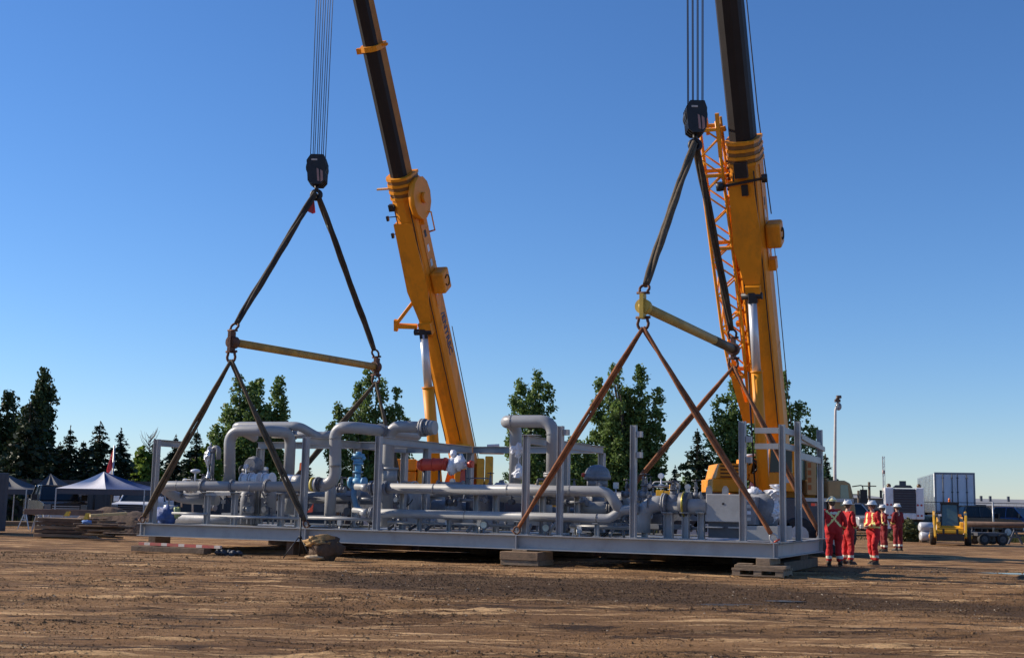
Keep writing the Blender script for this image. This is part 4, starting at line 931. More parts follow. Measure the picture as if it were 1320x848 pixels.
    zr0 = fr_at((560, 560)[k]); xx = Wb*0.58
    mm.tube([(xx, Db*0.62, zr0), (xx, Db*0.62, fr_at(300))] if k == 1 else [(xx, Db*0.4, -0.2), (xx*0.95, Db*0.62, fr_at(430))], 0.018, 6)
    if k == 1: mm.tube([(xx, Db*0.62, fr_at(285)), (W1*0.58, D1*0.7, fr_at(150)), (W1*0.52, D1*0.6, Lb-0.5)], 0.02, 6)
    bpart(mm, 'winch_rope', ROPE, t)
    if k == 0:
        # round reel, square box
        mm = MB(); q = (Wb*0.56, 0.1, fr_at(257)); 
        mm.cyl((Wb*0.5, 0.05, q[2]), (Wb*0.5+0.22, 0.05, q[2]), 0.78, 12); mm.cyl((Wb*0.5+0.22, 0.05, q[2]), (Wb*0.5+0.36, 0.05, q[2]), 0.2, 12); mm.box((Wb*0.5, -0.05, q[2]-1.0), (Wb*0.5+0.12, 0.2, q[2]-0.6)); bpart(mm, 'cable_reel', ORANGE, t)
        mm = MB(); zz = fr_at(292); mm.tube([(Wb*0.6, 0.2, zz+0.5), (Wb*0.85, 0.3, zz+0.4), (Wb*0.85, 0.3, zz-0.3), (Wb*0.6, 0.3, zz-0.35)], 0.035, 6); bpart(mm, 'guard_bar', ORANGE2, t)
        # side bracket arm (left)
        zz = fr_at(410); mm = MB(); mm.bar((-Wb*0.45, -0.5, zz-0.1), (-Wb*0.45-0.75, -0.6, zz+0.0), 0.16, 0.16); mm.bar((-Wb*0.45, -0.4, zz+0.85), (-Wb*0.45-0.75, -0.6, zz+0.1), 0.12, 0.12); mm.bar((-Wb*0.45-0.85, -0.6, zz-0.2), (-Wb*0.45-0.75, -0.6, zz+0.25), 0.12, 0.14); bpart(mm, 'side_bracket', ORANGE, t)
        mm = MB(); zz = fr_at(240); mm.bar((-Wb*0.5, -0.2, zz), (-Wb*0.5-0.45, -0.25, zz+0.02), 0.1, 0.06); bpart(mm, 'side_lug', mat('pale_orange', (0.85, 0.5, 0.2), 0.5), t)
        for pyy, x_ in ((262, -0.42), (274, -0.6), (296, -0.55)):
            zz = fr_at(pyy); mm = MB(); mm.box((x_-0.08, -0.5, zz-0.12), (x_+0.12, -0.32, zz+0.12) if pyy == 262 else (x_+0.0, -0.4, zz+0.06)); mm.bar((x_, -0.4, zz), (x_+0.5, -0.4, zz+0.02), 0.03, 0.03); bpart(mm, 'sensor_box', BLACKM, t)
        # lettering on the right side
        cu = bpy.data.curves.new('lettering', 'FONT'); cu.body = '/ENTREC'; cu.size = 0.45; cu.extrude = 0.004; cu.align_x = 'LEFT'; cu.offset = 0.006
        to = bpy.data.objects.new('lettering', cu); dg = bpy.context.evaluated_depsgraph_get()
        COL.objects.link(to); dg.update(); me = bpy.data.meshes.new_from_object(to.evaluated_get(dg)); COL.objects.unlink(to); bpy.data.objects.remove(to)
        # local: text x -> towards base (-z), text y -> back (+y), normal +x
        zz = fr_at(404); Mt = Matrix(((0, 0, 1, Wb*0.5+0.012), (0, 1, 0, -0.02), (-1, 0, 0, zz), (0, 0, 0, 1)))
        M2 = M.copy() if sg > 0 else M @ Matrix.Scale(-1, 4, (0, 1, 0))
        me.transform(ROOT[t.name].inverted() @ M2 @ Mt)
        me.materials.clear(); me.materials.append(NAVY); lo = bpy.data.objects.new('lettering', me); COL.objects.link(lo); lo.parent = bm
    else:
        mm = MB(); zz = fr_at(213); mm.box((-0.22, -0.80, zz-0.25), (0.2, -0.58, zz+0.25)); mm.bar((-0.75, -0.7, zz-0.5), (0.75, -0.7, zz-0.32), 0.08, 0.08); mm.cyl((-0.75, -0.7, zz-0.62), (-0.75, -0.7, zz-0.36), 0.14, 8); mm.cyl((0.72, -0.7, zz-0.45), (0.72, -0.7, zz-0.2), 0.1, 8); mm.box((-0.05, -0.78, zz-0.85), (0.16, -0.66, zz-0.5)); bpart(mm, 'boom_equipment', BLACKM, t)
        for xx_ in (-0.35, 0.1):
            mm = MB(); zz = fr_at(306); mm.box((xx_-0.09, -0.62, zz-0.07), (xx_+0.12, -0.52, zz+0.07)); bpart(mm, 'white_label', WHITEP, t)
    # electrical box on right side
    zz = fr_at((363, 304)[k]); mm = MB(); mm.box((Wb*0.5, -0.3, zz-0.42), (Wb*0.5+0.5, 0.4, zz+0.42)); ob = bevel(bpart(mm, 'reel_housing', ORANGE, t), 0.08, 2)
    mm = MB(); mm.torus((Wb*0.5+0.52, 0.05, zz), UX, 0.2, 0.02, 14, 6, 200, 500); bpart(mm, 'housing_handle', BLACKM, ob)
    if k: mm = MB(); zz = fr_at(342); mm.box((Wb*0.5, -0.1, zz-0.2), (Wb*0.5+0.22, 0.3, zz+0.2)); bpart(mm, 'side_lug', ORANGE, t)
    # lift cylinder
    rod_top = LP(-0.12 if k == 0 else -0.05, -0.56*Db-0.1, zr); cb = P((563, 985)[k], (625, 632)[k], Yb-3.0)
    cutp = (500, 480)[k]; ax = (rod_top-cb)
    lo, hi = 0.0, 1.0
    for _ in range(30):
        c_ = (lo+hi)/2
        if proj(cb+ax*c_)[1] > cutp: lo = c_
        else: hi = c_
    mm = MB(); mm.cyl(cb, cb+ax*lo, 0.22 if k == 0 else 0.185, 20); mm.cyl(cb+ax*lo, cb+ax*(lo+0.008), 0.25 if k == 0 else 0.21, 20); cyo = part(mm, 'lift_cylinder', ORANGE, t, world=True)
    mm = MB(); mm.cyl(cb+ax*lo, rod_top-ax.normalized()*0.1, 0.155 if k == 0 else 0.145, 20); part(mm, 'piston_rod', CHROME, cyo, world=True)
    mm = MB(); mm.bar(rod_top-ax.normalized()*0.25, rod_top+ax.normalized()*0.1, 0.3, 0.3, UY); mm.cyl(rod_top-M.to_3x3() @ V((0.35, 0, 0)), rod_top+M.to_3x3() @ V((0.35, 0, 0)), 0.12, 12); part(mm, 'rod_eye', BLACKM, cyo, world=True)
    mm = MB()
    if k == 1: mm.tube([cb+V((-0.32, -0.1, 0)), cb+ax*lo+V((-0.3, -0.1, 0))], 0.03, 6); part(mm, 'hydraulic_line', BLACKM, t, world=True)
    # hoist ropes
    ropes = []
    hb = H_
    for i in range(4):
        for j in (0, 1):
            mm = MB(); xo = -0.2+0.13*i; yo = (-0.18, 0.16)[j]
            tx = (-0.27+0.165*i)+0.03*j
            mm.tube([hb+V((xo+0.02*j, yo, 0.9)), V((tip.x+tx, hb.y+yo, tip.z))], 0.013, 6); part(mm, 'hoist_rope', ROPE, t, world=True)
    hookblock(k, H_, tip, ('black hook block with faded stripes hanging over the left half of the skid', 'black hook block over the right half of the skid beside the lattice jib')[k])
    # ---------------- superstructure
    cx, cy = base.x, base.y
    Y0 = Yb
    if k == 1:
        XL = lambda px, Y=Y0-1.6: gx(px, Y); ZZ = lambda px, py, Y=Y0-1.6: P(px, py, Y).z; yf = Y0-1.6
        # engine deck (left): slatted housing over a counterweight block
        mm = MB(); z0, z1 = ZZ(940, 634), ZZ(940, 617); mm.box((XL(919), yf, z0), (XL(962), yf+2.6, z1)); bevel(part(mm, 'counterweight', ORANGE, t, world=True), 0.03)
        z2 = ZZ(940, 597); x0, x1, x2, x3 = XL(923), XL(928), XL(965), XL(966)
        mm = MB(); mm.prism([(x0, z1+0.003), (x3, z1+0.003), (x2, z2), (x1, z2)], yf+0.05, yf+2.4); hd = bevel(part(mm, 'engine_housing', ORANGE, t, world=True), 0.04)
        for i in range(4):
            zz = z1+0.1+i*0.125; mm = MB(); mm.box((x1+0.03, yf+0.0, zz), (XL(953), yf+0.045, zz+0.055)); part(mm, 'slat', ORANGE, hd, world=True)
            mm = MB(); mm.box((x1+0.03, yf+0.03, zz-0.055), (XL(953), yf+0.047, zz-0.005)); part(mm, 'louvre_gap', mat('louvre_brown', (0.12, 0.05, 0.01), 0.7), hd, world=True)
        mm = MB(); mm.box((XL(963), yf+0.3, z1), (XL(978), yf+2.0, ZZ(970, 590))); mm.cyl((XL(968), yf+0.1, z1+0.45), (XL(968), yf+0.3, z1+0.45), 0.28, 16); mm.prism([(XL(966), z1), (XL(984), z1-0.4), (XL(984), z1+0.2), (XL(972), z1+0.7)], yf+0.1, yf+0.3); bevel(part(mm, 'winch_housing', ORANGE, t, world=True), 0.02)
        mm = MB(); mm.cyl((XL(964), yf+0.4, ZZ(965, 587)), (XL(977), yf+0.4, ZZ(977, 585.5)), 0.05, 8); part(mm, 'exhaust_pipe', WHITEP, t, world=True)
        mm = MB(); mm.tube(fillet([(XL(965), yf-0.02, z1+0.5), (XL(972), yf-0.1, z1+0.75), (XL(978), yf-0.05, z1+0.4), (XL(970), yf-0.05, z1+0.2)], 0.1), 0.04, 6); part(mm, 'hose', BLACKM, t, world=True)
        # turntable and frame
        mm = MB(); mm.box((XL(958), yf+0.1, ZZ(980, 640)), (XL(1052), yf+2.9, ZZ(980, 633))); mm.prism([(cx-0.95, 2.0), (cx+0.75, 2.0), (cx+0.55, base.z+0.4), (cx-0.55, base.z+0.4)], Y0-0.2, Y0+0.6); part(mm, 'turntable', ORANGE, t, world=True)
        # cab
        yc = yf-0.7; XC = lambda px: gx(px, yc); ZC_ = lambda py, px=1010: P(px, py, yc).z
        zl, zm_, zt_ = ZC_(633), ZC_(609), ZC_(575)
        x0, x1, x2 = XC(989.5), XC(1024), XC(1025)
        mm = MB(); mm.prism([(x0, zl), (x2, zl), (x2, zm_), (x0, zm_)], yc, yc+1.5); mm.bar((x0+0.03, yc+0.03, zm_), (x0+0.12, yc+0.05, zt_), 0.07, 0.07); mm.bar((x2-0.03, yc+0.03, zm_), (x2-0.03, yc+0.05, zt_), 0.08, 0.07)
        mm.bar((x0+0.03, yc+1.45, zm_), (x0+0.12, yc+1.45, zt_), 0.07, 0.07); mm.bar((x2-0.03, yc+1.45, zm_), (x2-0.03, yc+1.45, zt_), 0.08, 0.07)
        mm.box((x0+0.08, yc, zt_), (x2, yc+1.5, zt_+0.07)); cb_ = bevel(part(mm, 'crane_cab', ORANGE, t, world=True), 0.02)
        mm = MB(); mm.box((x0+0.1, yc+0.04, zm_+0.01), (x2-0.08, yc+0.06, zt_-0.005)); part(mm, 'windscreen', GLASS, cb_, world=True)
        mm = MB(); mm.box((x2-0.02, yc+0.1, zm_+0.01), (x2-0.002, yc+1.4, zt_-0.005)); part(mm, 'side_window', GLASSG, cb_, world=True)
        mm = MB(); mm.box((x0-0.02, yc-0.02, zl), (x0+0.05, yc-0.002, zt_-0.1)); part(mm, 'grab_rail', WHITEP, cb_, world=True)
        mm = MB(); mm.box((XC(1013), yc-0.012, ZC_(622)), (XC(1021), yc-0.004, ZC_(613))); part(mm, 'notice', GALV, cb_, world=True)
        mm = MB(); mm.box((XC(1030), yc+0.3, ZC_(618)), (XC(1041), yc+1.6, ZC_(580))); bevel(part(mm, 'rear_glass_housing', GLASSG, t, world=True), 0.02)
        # tan step panel with slots
        mm = MB(); a_, b2 = XC(1041), XC(1053); mm.box((a_, yc, ZC_(637)), (b2, yc+1.4, ZC_(592))); tp = bevel(part(mm, 'tan_side_panel', TAN, t, world=True), 0.02)
        for i in range(4): mm = MB(); mm.box((a_+0.02, yc-0.015, ZC_(602+i*9.5)), (a_+0.14, yc-0.004, ZC_(595.5+i*9.5))); part(mm, 'slot', mat('slot_orange', (0.35, 0.1, 0.01), 0.5), tp, world=True)
        # carrier
        yk = Y0-2.2; XK = lambda px: gx(px, yk); zd = P(1000, 641, yk).z
        mm = MB(); mm.box((XK(870), yk, 0.95), (XK(1066), yk+2.7, zd)); mm.box((XK(880), yk+0.4, 0.6), (XK(1064), yk+2.3, 0.95)); bevel(part(mm, 'carrier_chassis', DGREY, t, world=True), 0.03)
        mm = MB(); mm.bar((XK(1030), yk-0.05, zd-0.05), (XK(1100), yk-0.05, zd-0.05), 0.08, 0.12); part(mm, 'deck_edge', GALV, t, world=True)
        zc0, zc1 = 0.7, P(1085, 619, yk).z
        xa, xb = XK(1068), XK(1099)
        mm = MB(); mm.prism([(xa, zc0), (xb+0.15, zc0), (xb+0.1, zc0+0.9), (xb-0.05, zc1-0.1), (xb-0.25, zc1), (xa, zc1)], yk, yk+2.6); dc = bevel(part(mm, 'driving_cab', TAN, t, world=True), 0.05)
        mm = MB(); mm.prism([(xb-0.42, zc0+0.95), (xb-0.08, zc0+0.95), (xb-0.16, zc1-0.15), (xb-0.40, zc1-0.15)], yk-0.012, yk-0.003); part(mm, 'side_window', GLASSG, dc, world=True)
        mm = MB(); mm.bar((xb+0.13, yk+0.15, zc0+1.0), (xb-0.02, yk+0.15, zc1-0.15), 0.02, 0.01); mm.add([(xb+0.102, yk+0.1, zc0+0.95), (xb+0.102, yk+2.5, zc0+0.95), (xb-0.035, yk+2.5, zc1-0.12), (xb-0.035, yk+0.1, zc1-0.12)], [(0, 1, 2, 3)]); part(mm, 'windscreen', GLASS, dc, world=True)
        mm = MB(); mm.tube(fillet([(xb, yk-0.02, zc1-0.2), (xb+0.28, yk-0.3, zc1-0.15), (xb+0.28, yk-0.3, zc1-0.4)], 0.08), 0.02, 6); mm.box((xb+0.18, yk-0.4, zc1-0.75), (xb+0.4, yk-0.3, zc1-0.3)); part(mm, 'mirror', BLACKM, dc, world=True)
        mm = MB(); mm.box((xa, yk+0.3, zc1+0.001), (xa+0.1, yk+2.3, zc1+0.07)); part(mm, 'roof_rib', TAN, dc, world=True)
        for px in (885, 912, 1002, 1029, 1080):
            for yy in (yk+0.15, yk+2.5): wheel(t, ROOT[t.name].inverted() @ V((XK(px), yy, 0.62)), 0.62, 0.4)
        for px in (940, 1056):
            mm = MB(); mm.box((XK(px)-0.12, yk-0.5, 0.5), (XK(px)+0.12, yk+3.2, 0.8)); mm.cyl((XK(px), yk-0.4, 0.1), (XK(px), yk-0.4, 0.95), 0.1, 10); mm.cyl((XK(px), yk-0.4, 0.03), (XK(px), yk-0.4, 0.11), 0.3, 14); mm.cyl((XK(px), yk+3.1, 0.03), (XK(px), yk+3.1, 0.95), 0.1, 10); part(mm, 'outrigger', DGREY, t, world=True)
        # lattice jib stowed beside the boom
        zj1 = fr_at(150); zj0 = fr_at(478); jx = -1.0; jw = 0.72
        mm = MB()
        def jp(xs_, ys_, z_):
            f = (z_-zj0)/(zj1-zj0); wq = jw*(0.7+0.3*min(1, f*6)); xo = jx+0.14-0.20*f
            return V((xo+xs_*wq/2, -0.1+ys_*0.36, z_))
        nz_ = 15
        for xs_ in (-1, 1):
            for ys_ in (-1, 1): mm.tube([jp(xs_, ys_, zj0+(zj1-zj0)*i/nz_) for i in range(nz_+1)], 0.058, 6)
        for i in range(nz_):
            za_ = zj0+(zj1-zj0)*i/nz_; zb_ = zj0+(zj1-zj0)*(i+1)/nz_
            s_ = 1 if i % 2 else -1
            for ys_ in (-1, 1): mm.tube([jp(-s_, ys_, za_), jp(s_, ys_, zb_)], 0.034, 5)
            for xs_ in (-1, 1): mm.tube([jp(xs_, -s_, za_), jp(xs_, s_, zb_)], 0.034, 5)
        for f in (0.0, 0.52, 0.8, 0.97):
            z_ = zj0+(zj1-zj0)*f
            for ys_ in (-1, 1): mm.bar(jp(-1, ys_, z_), jp(1, ys_, z_), 0.1, 0.16, up=UY)
        lj = bpart(mm, 'lattice_jib', ORANGE2, t)
        mm = MB()
        for xs_ in (-1, 1): mm.bar(jp(xs_, -1, zj1-1.2), jp(xs_*1.15, -1, zj1+0.25), 0.12, 0.12, up=UY)
        mm.bar(jp(-0.1, 0, zj1-0.5), jp(-0.1, 0, zj1+0.1), 0.1, 0.1, up=UY); bpart(mm, 'jib_foot', ORANGE2, lj)
        mm = MB(); z_ = fr_at(540); PJ = [(jx+0.12, z_), (jx+0.55, z_), (jx+0.56, zj0+0.5), (jx+0.36, zj0+0.2), (jx+0.34, z_+0.8), (jx+0.24, z_+0.8), (jx+0.06, zj0+0.3), (jx-0.18, zj0+0.4), (jx-0.12, zj0-0.3)]; mm.prism(PJ, -0.35, -0.28); mm.prism(PJ, 0.1, 0.17); mm.box((jx+0.14, -0.28, z_+0.05), (jx+0.5, 0.1, z_+0.4)); bpart(mm, 'jib_base', ORANGE, lj)
        for pyy in (165, 225, 402, 415): mm = MB(); z_ = fr_at(pyy); mm.bar((jx+0.2, -0.1, z_), (-Wb*0.48, -0.1, z_+0.05), 0.16, 0.14 if pyy < 400 else 0.25, up=UY); bpart(mm, 'jib_bracket', ORANGE, t)
        mm = MB(); mm.bar((-Wb*0.62, -0.1, fr_at(520)), (-Wb*0.62, -0.1, fr_at(250)), 0.12, 0.3, up=UY); bpart(mm, 'side_rail', ORANGE, t)
        mm = MB(); rr_ = random.Random(3)
        zz0 = fr_at(262)
        for i in range(14): mm.ball((jx+0.5+rr_.uniform(-.06, .06), -0.3, zz0+i*0.12), 0.06, 6, 4)
        bpart(mm, 'chain_bundle', SHK, t)
    else:
        yf = Y0-1.8; XL = lambda px: gx(px, yf); ZZ = lambda py, px=600: P(px, py, yf).z
        zd = ZZ(634)
        mm = MB(); mm.box((XL(505), yf, ZZ(608)), (XL(535), yf+2.2, ZZ(593))); mm.box((XL(512), yf+0.1, ZZ(628)), (XL(535), yf+2.2, ZZ(608)-0.01)); hd = bevel(part(mm, 'counterweight', ORANGE, t, world=True), 0.06)
        for i in range(3): mm = MB(); mm.box((XL(511), yf+0.03, ZZ(624-i*6)), (XL(528), yf+0.095, ZZ(621-i*6))); part(mm, 'slat', ORANGE, hd, world=True)
        mm = MB(); mm.box((XL(536), yf+0.2, zd), (XL(560), yf+2.4, ZZ(604))); bevel(part(mm, 'engine_housing', YELLOW, t, world=True), 0.04)
        mm = MB(); mm.prism([(cx-0.9, zd), (cx+0.9, zd), (cx+0.6, base.z+0.45), (cx-0.6, base.z+0.45)], Y0-0.3, Y0+0.6); mm.box((XL(540), yf+0.3, zd-0.3), (XL(645), yf+3.0, zd)); part(mm, 'turntable', ORANGE, t, world=True)
        mm = MB(); mm.box((XL(613), yf+0.1, zd+0.02), (XL(622.5), yf+1.4, ZZ(590))); bevel(part(mm, 'side_cabinet', YELLOW, t, world=True), 0.03)
        mm = MB(); mm.box((XL(624), yf+0.1, zd+0.02), (XL(634), yf+1.4, ZZ(587))); bevel(part(mm, 'side_cabinet', YELLOW, t, world=True), 0.03)
        mm = MB(); mm.box((XL(616), yf+0.2, ZZ(584)), (XL(648), yf+0.5, ZZ(576))); part(mm, 'platform_beam', ORANGE, t, world=True)
        mm = MB(); mm.cyl((XL(626), yf+0.1, ZZ(574)), (XL(642), yf+0.1, ZZ(573)), 0.06, 8); part(mm, 'exhaust_pipe', WHITEP, t, world=True)
        mm = MB(); mm.box((XL(585), yf-0.3, zd), (XL(604), yf+1.2, ZZ(600))); cb_ = bevel(part(mm, 'crane_cab', ORANGE, t, world=True), 0.04)
        mm = MB(); mm.box((XL(586), yf-0.29, ZZ(599)), (XL(603), yf+1.1, ZZ(576))); bevel(part(mm, 'cab_glass', GLASS, cb_, world=True), 0.03)
        mm = MB(); mm.box((XL(585), yf-0.31, ZZ(576)+.003), (XL(604), yf+1.2, ZZ(573))); mm.bar((XL(585.5), yf-0.3, ZZ(599)), (XL(585.5), yf-0.3, ZZ(575)), 0.07, 0.07, UY); part(mm, 'cab_roof', YELLOW, cb_, world=True)
        yk = Y0-2.4; XK = lambda px: gx(px, yk); zk = P(600, 640, yk).z
        mm = MB(); mm.box((XK(440), yk, 0.95), (XK(690), yk+2.7, zk)); mm.box((XK(450), yk+0.4, 0.55), (XK(685), yk+2.3, 0.95)); bevel(part(mm, 'carrier_chassis', DGREY, t, world=True), 0.03)
        mm = MB(); mm.box((XK(690), yk, 0.7), (XK(690)+1.1, yk+2.6, 2.35)); dc = bevel(part(mm, 'driving_cab', YELLOW, t, world=True), 0.12)
        mm = MB(); mm.box((XK(690)+0.35, yk-0.012, 1.5), (XK(690)+0.95, yk-0.003, 2.2)); part(mm, 'side_window', GLASSG, dc, world=True)
        for px in (465, 500, 630, 665, 703):
            for yy in (yk+0.15, yk+2.5): wheel(t, ROOT[t.name].inverted() @ V((XK(px), yy, 0.62)), 0.62, 0.4)
        for px in (540, 598):
            mm = MB(); mm.box((XK(px)-0.12, yk-0.5, 0.5), (XK(px)+0.12, yk+3.2, 0.8)); mm.cyl((XK(px), yk-0.4, 0.1), (XK(px), yk-0.4, 0.95), 0.1, 10); mm.cyl((XK(px), yk-0.4, 0.03), (XK(px), yk-0.4, 0.11), 0.3, 14); mm.cyl((XK(px), yk+3.1, 0.03), (XK(px), yk+3.1, 0.95), 0.1, 10); part(mm, 'outrigger', DGREY, t, world=True)
# ================================================================== TREES
def leafmat(name, c1, c2, transl=0.25):
    m = bpy.data.materials.new(name); m.use_nodes = True; nt = m.node_tree; N = nt.nodes; Lk = nt.links
    b = N['Principled BSDF']; b.inputs['Roughness'].default_value = 0.55; b.inputs['Specular IOR Level'].default_value = 0.3
    at = N.new('ShaderNodeAttribute'); at.attribute_name = 'tint'
    r = N.new('ShaderNodeValToRGB'); r.color_ramp.elements[0].color = (*c1, 1); r.color_ramp.elements[1].color = (*c2, 1)
    Lk.new(at.outputs['Fac'], r.inputs['Fac']); Lk.new(r.outputs[0], b.inputs['Base Color'])
    tr = N.new('ShaderNodeBsdfTranslucent'); Lk.new(r.outputs[0], tr.inputs[0]); mx = N.new('ShaderNodeMixShader'); mx.inputs[0].default_value = transl
    Lk.new(b.outputs[0], mx.inputs[1]); Lk.new(tr.outputs[0], mx.inputs[2]); Lk.new(mx.outputs[0], N['Material Output'].inputs[0]); return m
LEAFD = leafmat('leaf_poplar', (0.06, 0.11, 0.03), (0.22, 0.31, 0.085), 0.4)
LEAFK = leafmat('leaf_dark', (0.022, 0.042, 0.016), (0.075, 0.115, 0.04), 0.15)
LEAFL = leafmat('leaf_light', (0.09, 0.15, 0.02), (0.22, 0.30, 0.05), 0.4)
NEED = leafmat('needles', (0.012, 0.025, 0.014), (0.035, 0.06, 0.028), 0.1)
def leafobj(cent, size, m_, parent, rnd, flat=0.0, name='crown'):
    """one quad per leaf clump, random orientation"""
    vs = []; fs = []; tint = []
    for (c, s_, tn, d) in cent:
        if d is None: d = V((rnd.gauss(0, 1), rnd.gauss(0, 1), rnd.gauss(0, 1)))
        d = d.normalized(); x, y, z = frame(d, V((rnd.random(), rnd.random(), rnd.random()+0.1)))
        s_ *= size; a = s_*rnd.uniform(0.7, 1.3); b = s_*rnd.uniform(0.5, 1.0); o = len(vs)
        vs += [c-x*a-y*b*0.3, c-y*b, c+x*a+y*b*0.2, c+y*b]
        fs.append((o, o+1, o+2, o+3)); tint += [tn]*4
    me = bpy.data.meshes.new(name); me.from_pydata([tuple(v) for v in vs], [], fs)
    at = me.attributes.new('tint', 'FLOAT', 'POINT'); at.data.foreach_set('value', tint)
    me.materials.append(m_); o = bpy.data.objects.new(name, me); COL.objects.link(o); o.parent = parent; return o
def trunk(parent, h, r, tips, rnd):
    mm = MB(); n = 8
    pts = [V((0.12*math.sin(i), 0.1*math.cos(i*1.3), h*i/n)) for i in range(n+1)]
    mm.tube([V((0, 0, -0.2))]+pts, [r*1.3]+[r*(1-0.85*i/n) for i in range(n+1)], 8)
    for tip in tips:
        z0 = min(h*0.8, max(h*0.12, tip.z*rnd.uniform(0.35, 0.6))); p0 = V((0, 0, z0)); mid = p0.lerp(tip, 0.5)+V((0, 0, -0.2))
        mm.tube([p0, mid, tip], [r*0.42*(1-z0/h*0.5), r*0.22, 0.02], 6)
    part(mm, 'trunk', BARK, parent)
def decid(px, top, wpx, Y, label, lobes, n=5200, name='poplar_tree', m_=None, group='leafy trees behind the skid', leaf=0.115, seed=1, base_h=0.08, fill=1.0):
    """lobes: list of (px, y_top, halfwidth_px) giving the uneven outline; each becomes a rising column of clumps"""
    rnd = random.Random(seed); x = gx(px, Y); t = thing(name, label, 'tree', (x, Y, 0), 0, group)
    H = P(px, top, Y).z; cl = []; tips = []
    for (lx, ly, lw) in lobes:
        cx_ = gx(lx, Y)-x; hz = P(lx, ly, Y).z; hw = 1.15*lw/F*Y; cy = rnd.uniform(-hw*1.1, hw*1.1)
        k = max(6, int(hz/0.8))
        for i in range(k):
            f = (i+0.5)/k
            if f < base_h: continue
            env = math.sin(math.pi*min(1, f*0.62+0.36))**0.7
            for j in range(9):
                a = rnd.random()*6.28; rr = hw*env*math.sqrt(rnd.random())*1.3
                c = V((cx_*min(1, 0.35+f)+math.cos(a)*rr, cy+math.sin(a)*rr, hz*f+rnd.uniform(-.5, .5)))
                cl.append((c, rnd.uniform(0.2, 0.55)*(0.62 if f > 0.8 else 1)*min(1.2, max(0.55, hw))))
                if rnd.random() < 0.22: tips.append(c)
        cl.append((V((cx_, cy, hz-0.25)), 0.3)); cl.append((V((cx_+.1, cy, hz-0.7)), 0.45))
    leaves = []; tot = sum(r*r for _, r in cl); ctint = [rnd.uniform(0, 1) for _ in cl]
    n = int(n*4.8)
    for q, (c, r) in enumerate(cl):
        if rnd.random() < 0.24: continue
        m2 = int(n*r*r/tot*fill)+4
        for _ in range(m2):
            d = V((rnd.gauss(0, 1), rnd.gauss(0, 1), rnd.gauss(0, 1))).normalized()
            rr = r*(0.25+1.1*rnd.random()**0.75)
            leaves.append((c+V((d.x, d.y, d.z*1.25))*rr, 1.0, min(1, max(0, 0.55*ctint[q]+0.45*rnd.random())), None))
    trunk(t, H*0.82, 0.17+0.008*H, tips[:40], rnd)
    leafobj(leaves, leaf, m_ or LEAFD, t, rnd); return t
def spruce(px, top, hw, Y, label, seed=1, group='dark spruce trees beyond the yard', m_=None, dens=1.0):
    rnd = random.Random(seed); x = gx(px, Y); t = thing('spruce_tree', label, 'tree', (x, Y, 0), 0, group)
    H = P(px, top, Y).z; Rb = hw/F*Y*2.9; lv = []; tips = []
    z = H*0.05; tr = 0.14+0.01*H
    while z < H-0.1:
        f = z/H; R_ = Rb*(1-f)**0.85*rnd.uniform(0.82, 1.1)+0.06; nb = int(8+6*(1-f))
        for b in range(nb):
            a = rnd.random()*6.28; L = R_*rnd.uniform(0.72, 1.12)
            d = V((math.cos(a), math.sin(a), 0)); tip = d*L+V((0, 0, z-L*0.22))
            if rnd.random() < 0.12: tips.append(tip)
            ns = int((6+L*10)*dens)
            for s_ in range(ns):
                u = (s_+rnd.random())/ns; c = V((0, 0, z))+d*L*u+V((0, 0, -L*0.42*u+L*0.2*u*u))
                side = V((-d.y, d.x, 0))*rnd.uniform(-1, 1)*0.26*(1-u*0.6)*max(0.4, L*0.6)
                dd = V((rnd.gauss(0, .4), rnd.gauss(0, .4), 1))
                lv.append((c+side+V((0, 0, rnd.uniform(-.16, .04))), rnd.uniform(0.7, 1.2)*(0.55 if f > .8 else 1), 0.3+0.7*rnd.random()*(u*0.7+.3), dd if rnd.random() < .6 else None))
        z += (0.30+0.16*rnd.random())*(0.6+0.4*(1-f))
    lv.append((V((0, 0, H)), 0.5, .5, None)); lv.append((V((0, 0, H-.2)), 0.6, .5, None))
    mm = MB(); mm.tube([V((0, 0, -0.2)), V((0, 0, H*0.5)), V((0, 0, H))], [tr, tr*0.55, 0.02], 8)
    for tip in tips: mm.tube([V((0, 0, tip.z+0.35)), tip], [0.035, 0.008], 5)
    part(mm, 'trunk', BARK, t); leafobj(lv, 0.17, m_ or NEED, t, rnd); return t
decid(315, 483, 50, 84, 'broad leafy tree with a ragged crown behind the left pipes', [(300, 487, 12), (327, 483, 13), (348, 487, 13), (312, 500, 22), (285, 522, 15), (272, 548, 12), (355, 515, 13), (335, 525, 20)], 6500, seed=3)
decid(478, 480, 50, 84, 'leafy tree seen under the far end of the left spreader bar', [(470, 480, 11), (456, 492, 12), (485, 495, 14), (507, 502, 12), (432, 522, 8), (423, 545, 6), (445, 528, 12), (520, 535, 9), (495, 520, 16)], 5200, seed=8)
decid(683, 482, 33, 88, 'medium leafy tree above the grey inverted-U pipe', [(690, 482, 12), (668, 487, 12), (703, 495, 10), (660, 510, 10), (683, 505, 20)], 4200, seed=12)
decid(742, 566, 20, 80, 'low leafy tree between the tall trees, left of the large twin-topped tree', [(748, 570, 9), (735, 566, 8), (757, 585, 10), (742, 590, 14)], 2200, seed=15, leaf=0.115)
decid(808, 472, 55, 82, 'largest leafy tree with twin tops, in the middle beyond the skid', [(790, 472, 13), (824, 474, 14), (770, 490, 10), (845, 500, 12), (808, 500, 26), (775, 530, 16), (843, 550, 14), (805, 545, 30)], 8200, seed=21, base_h=0.05)
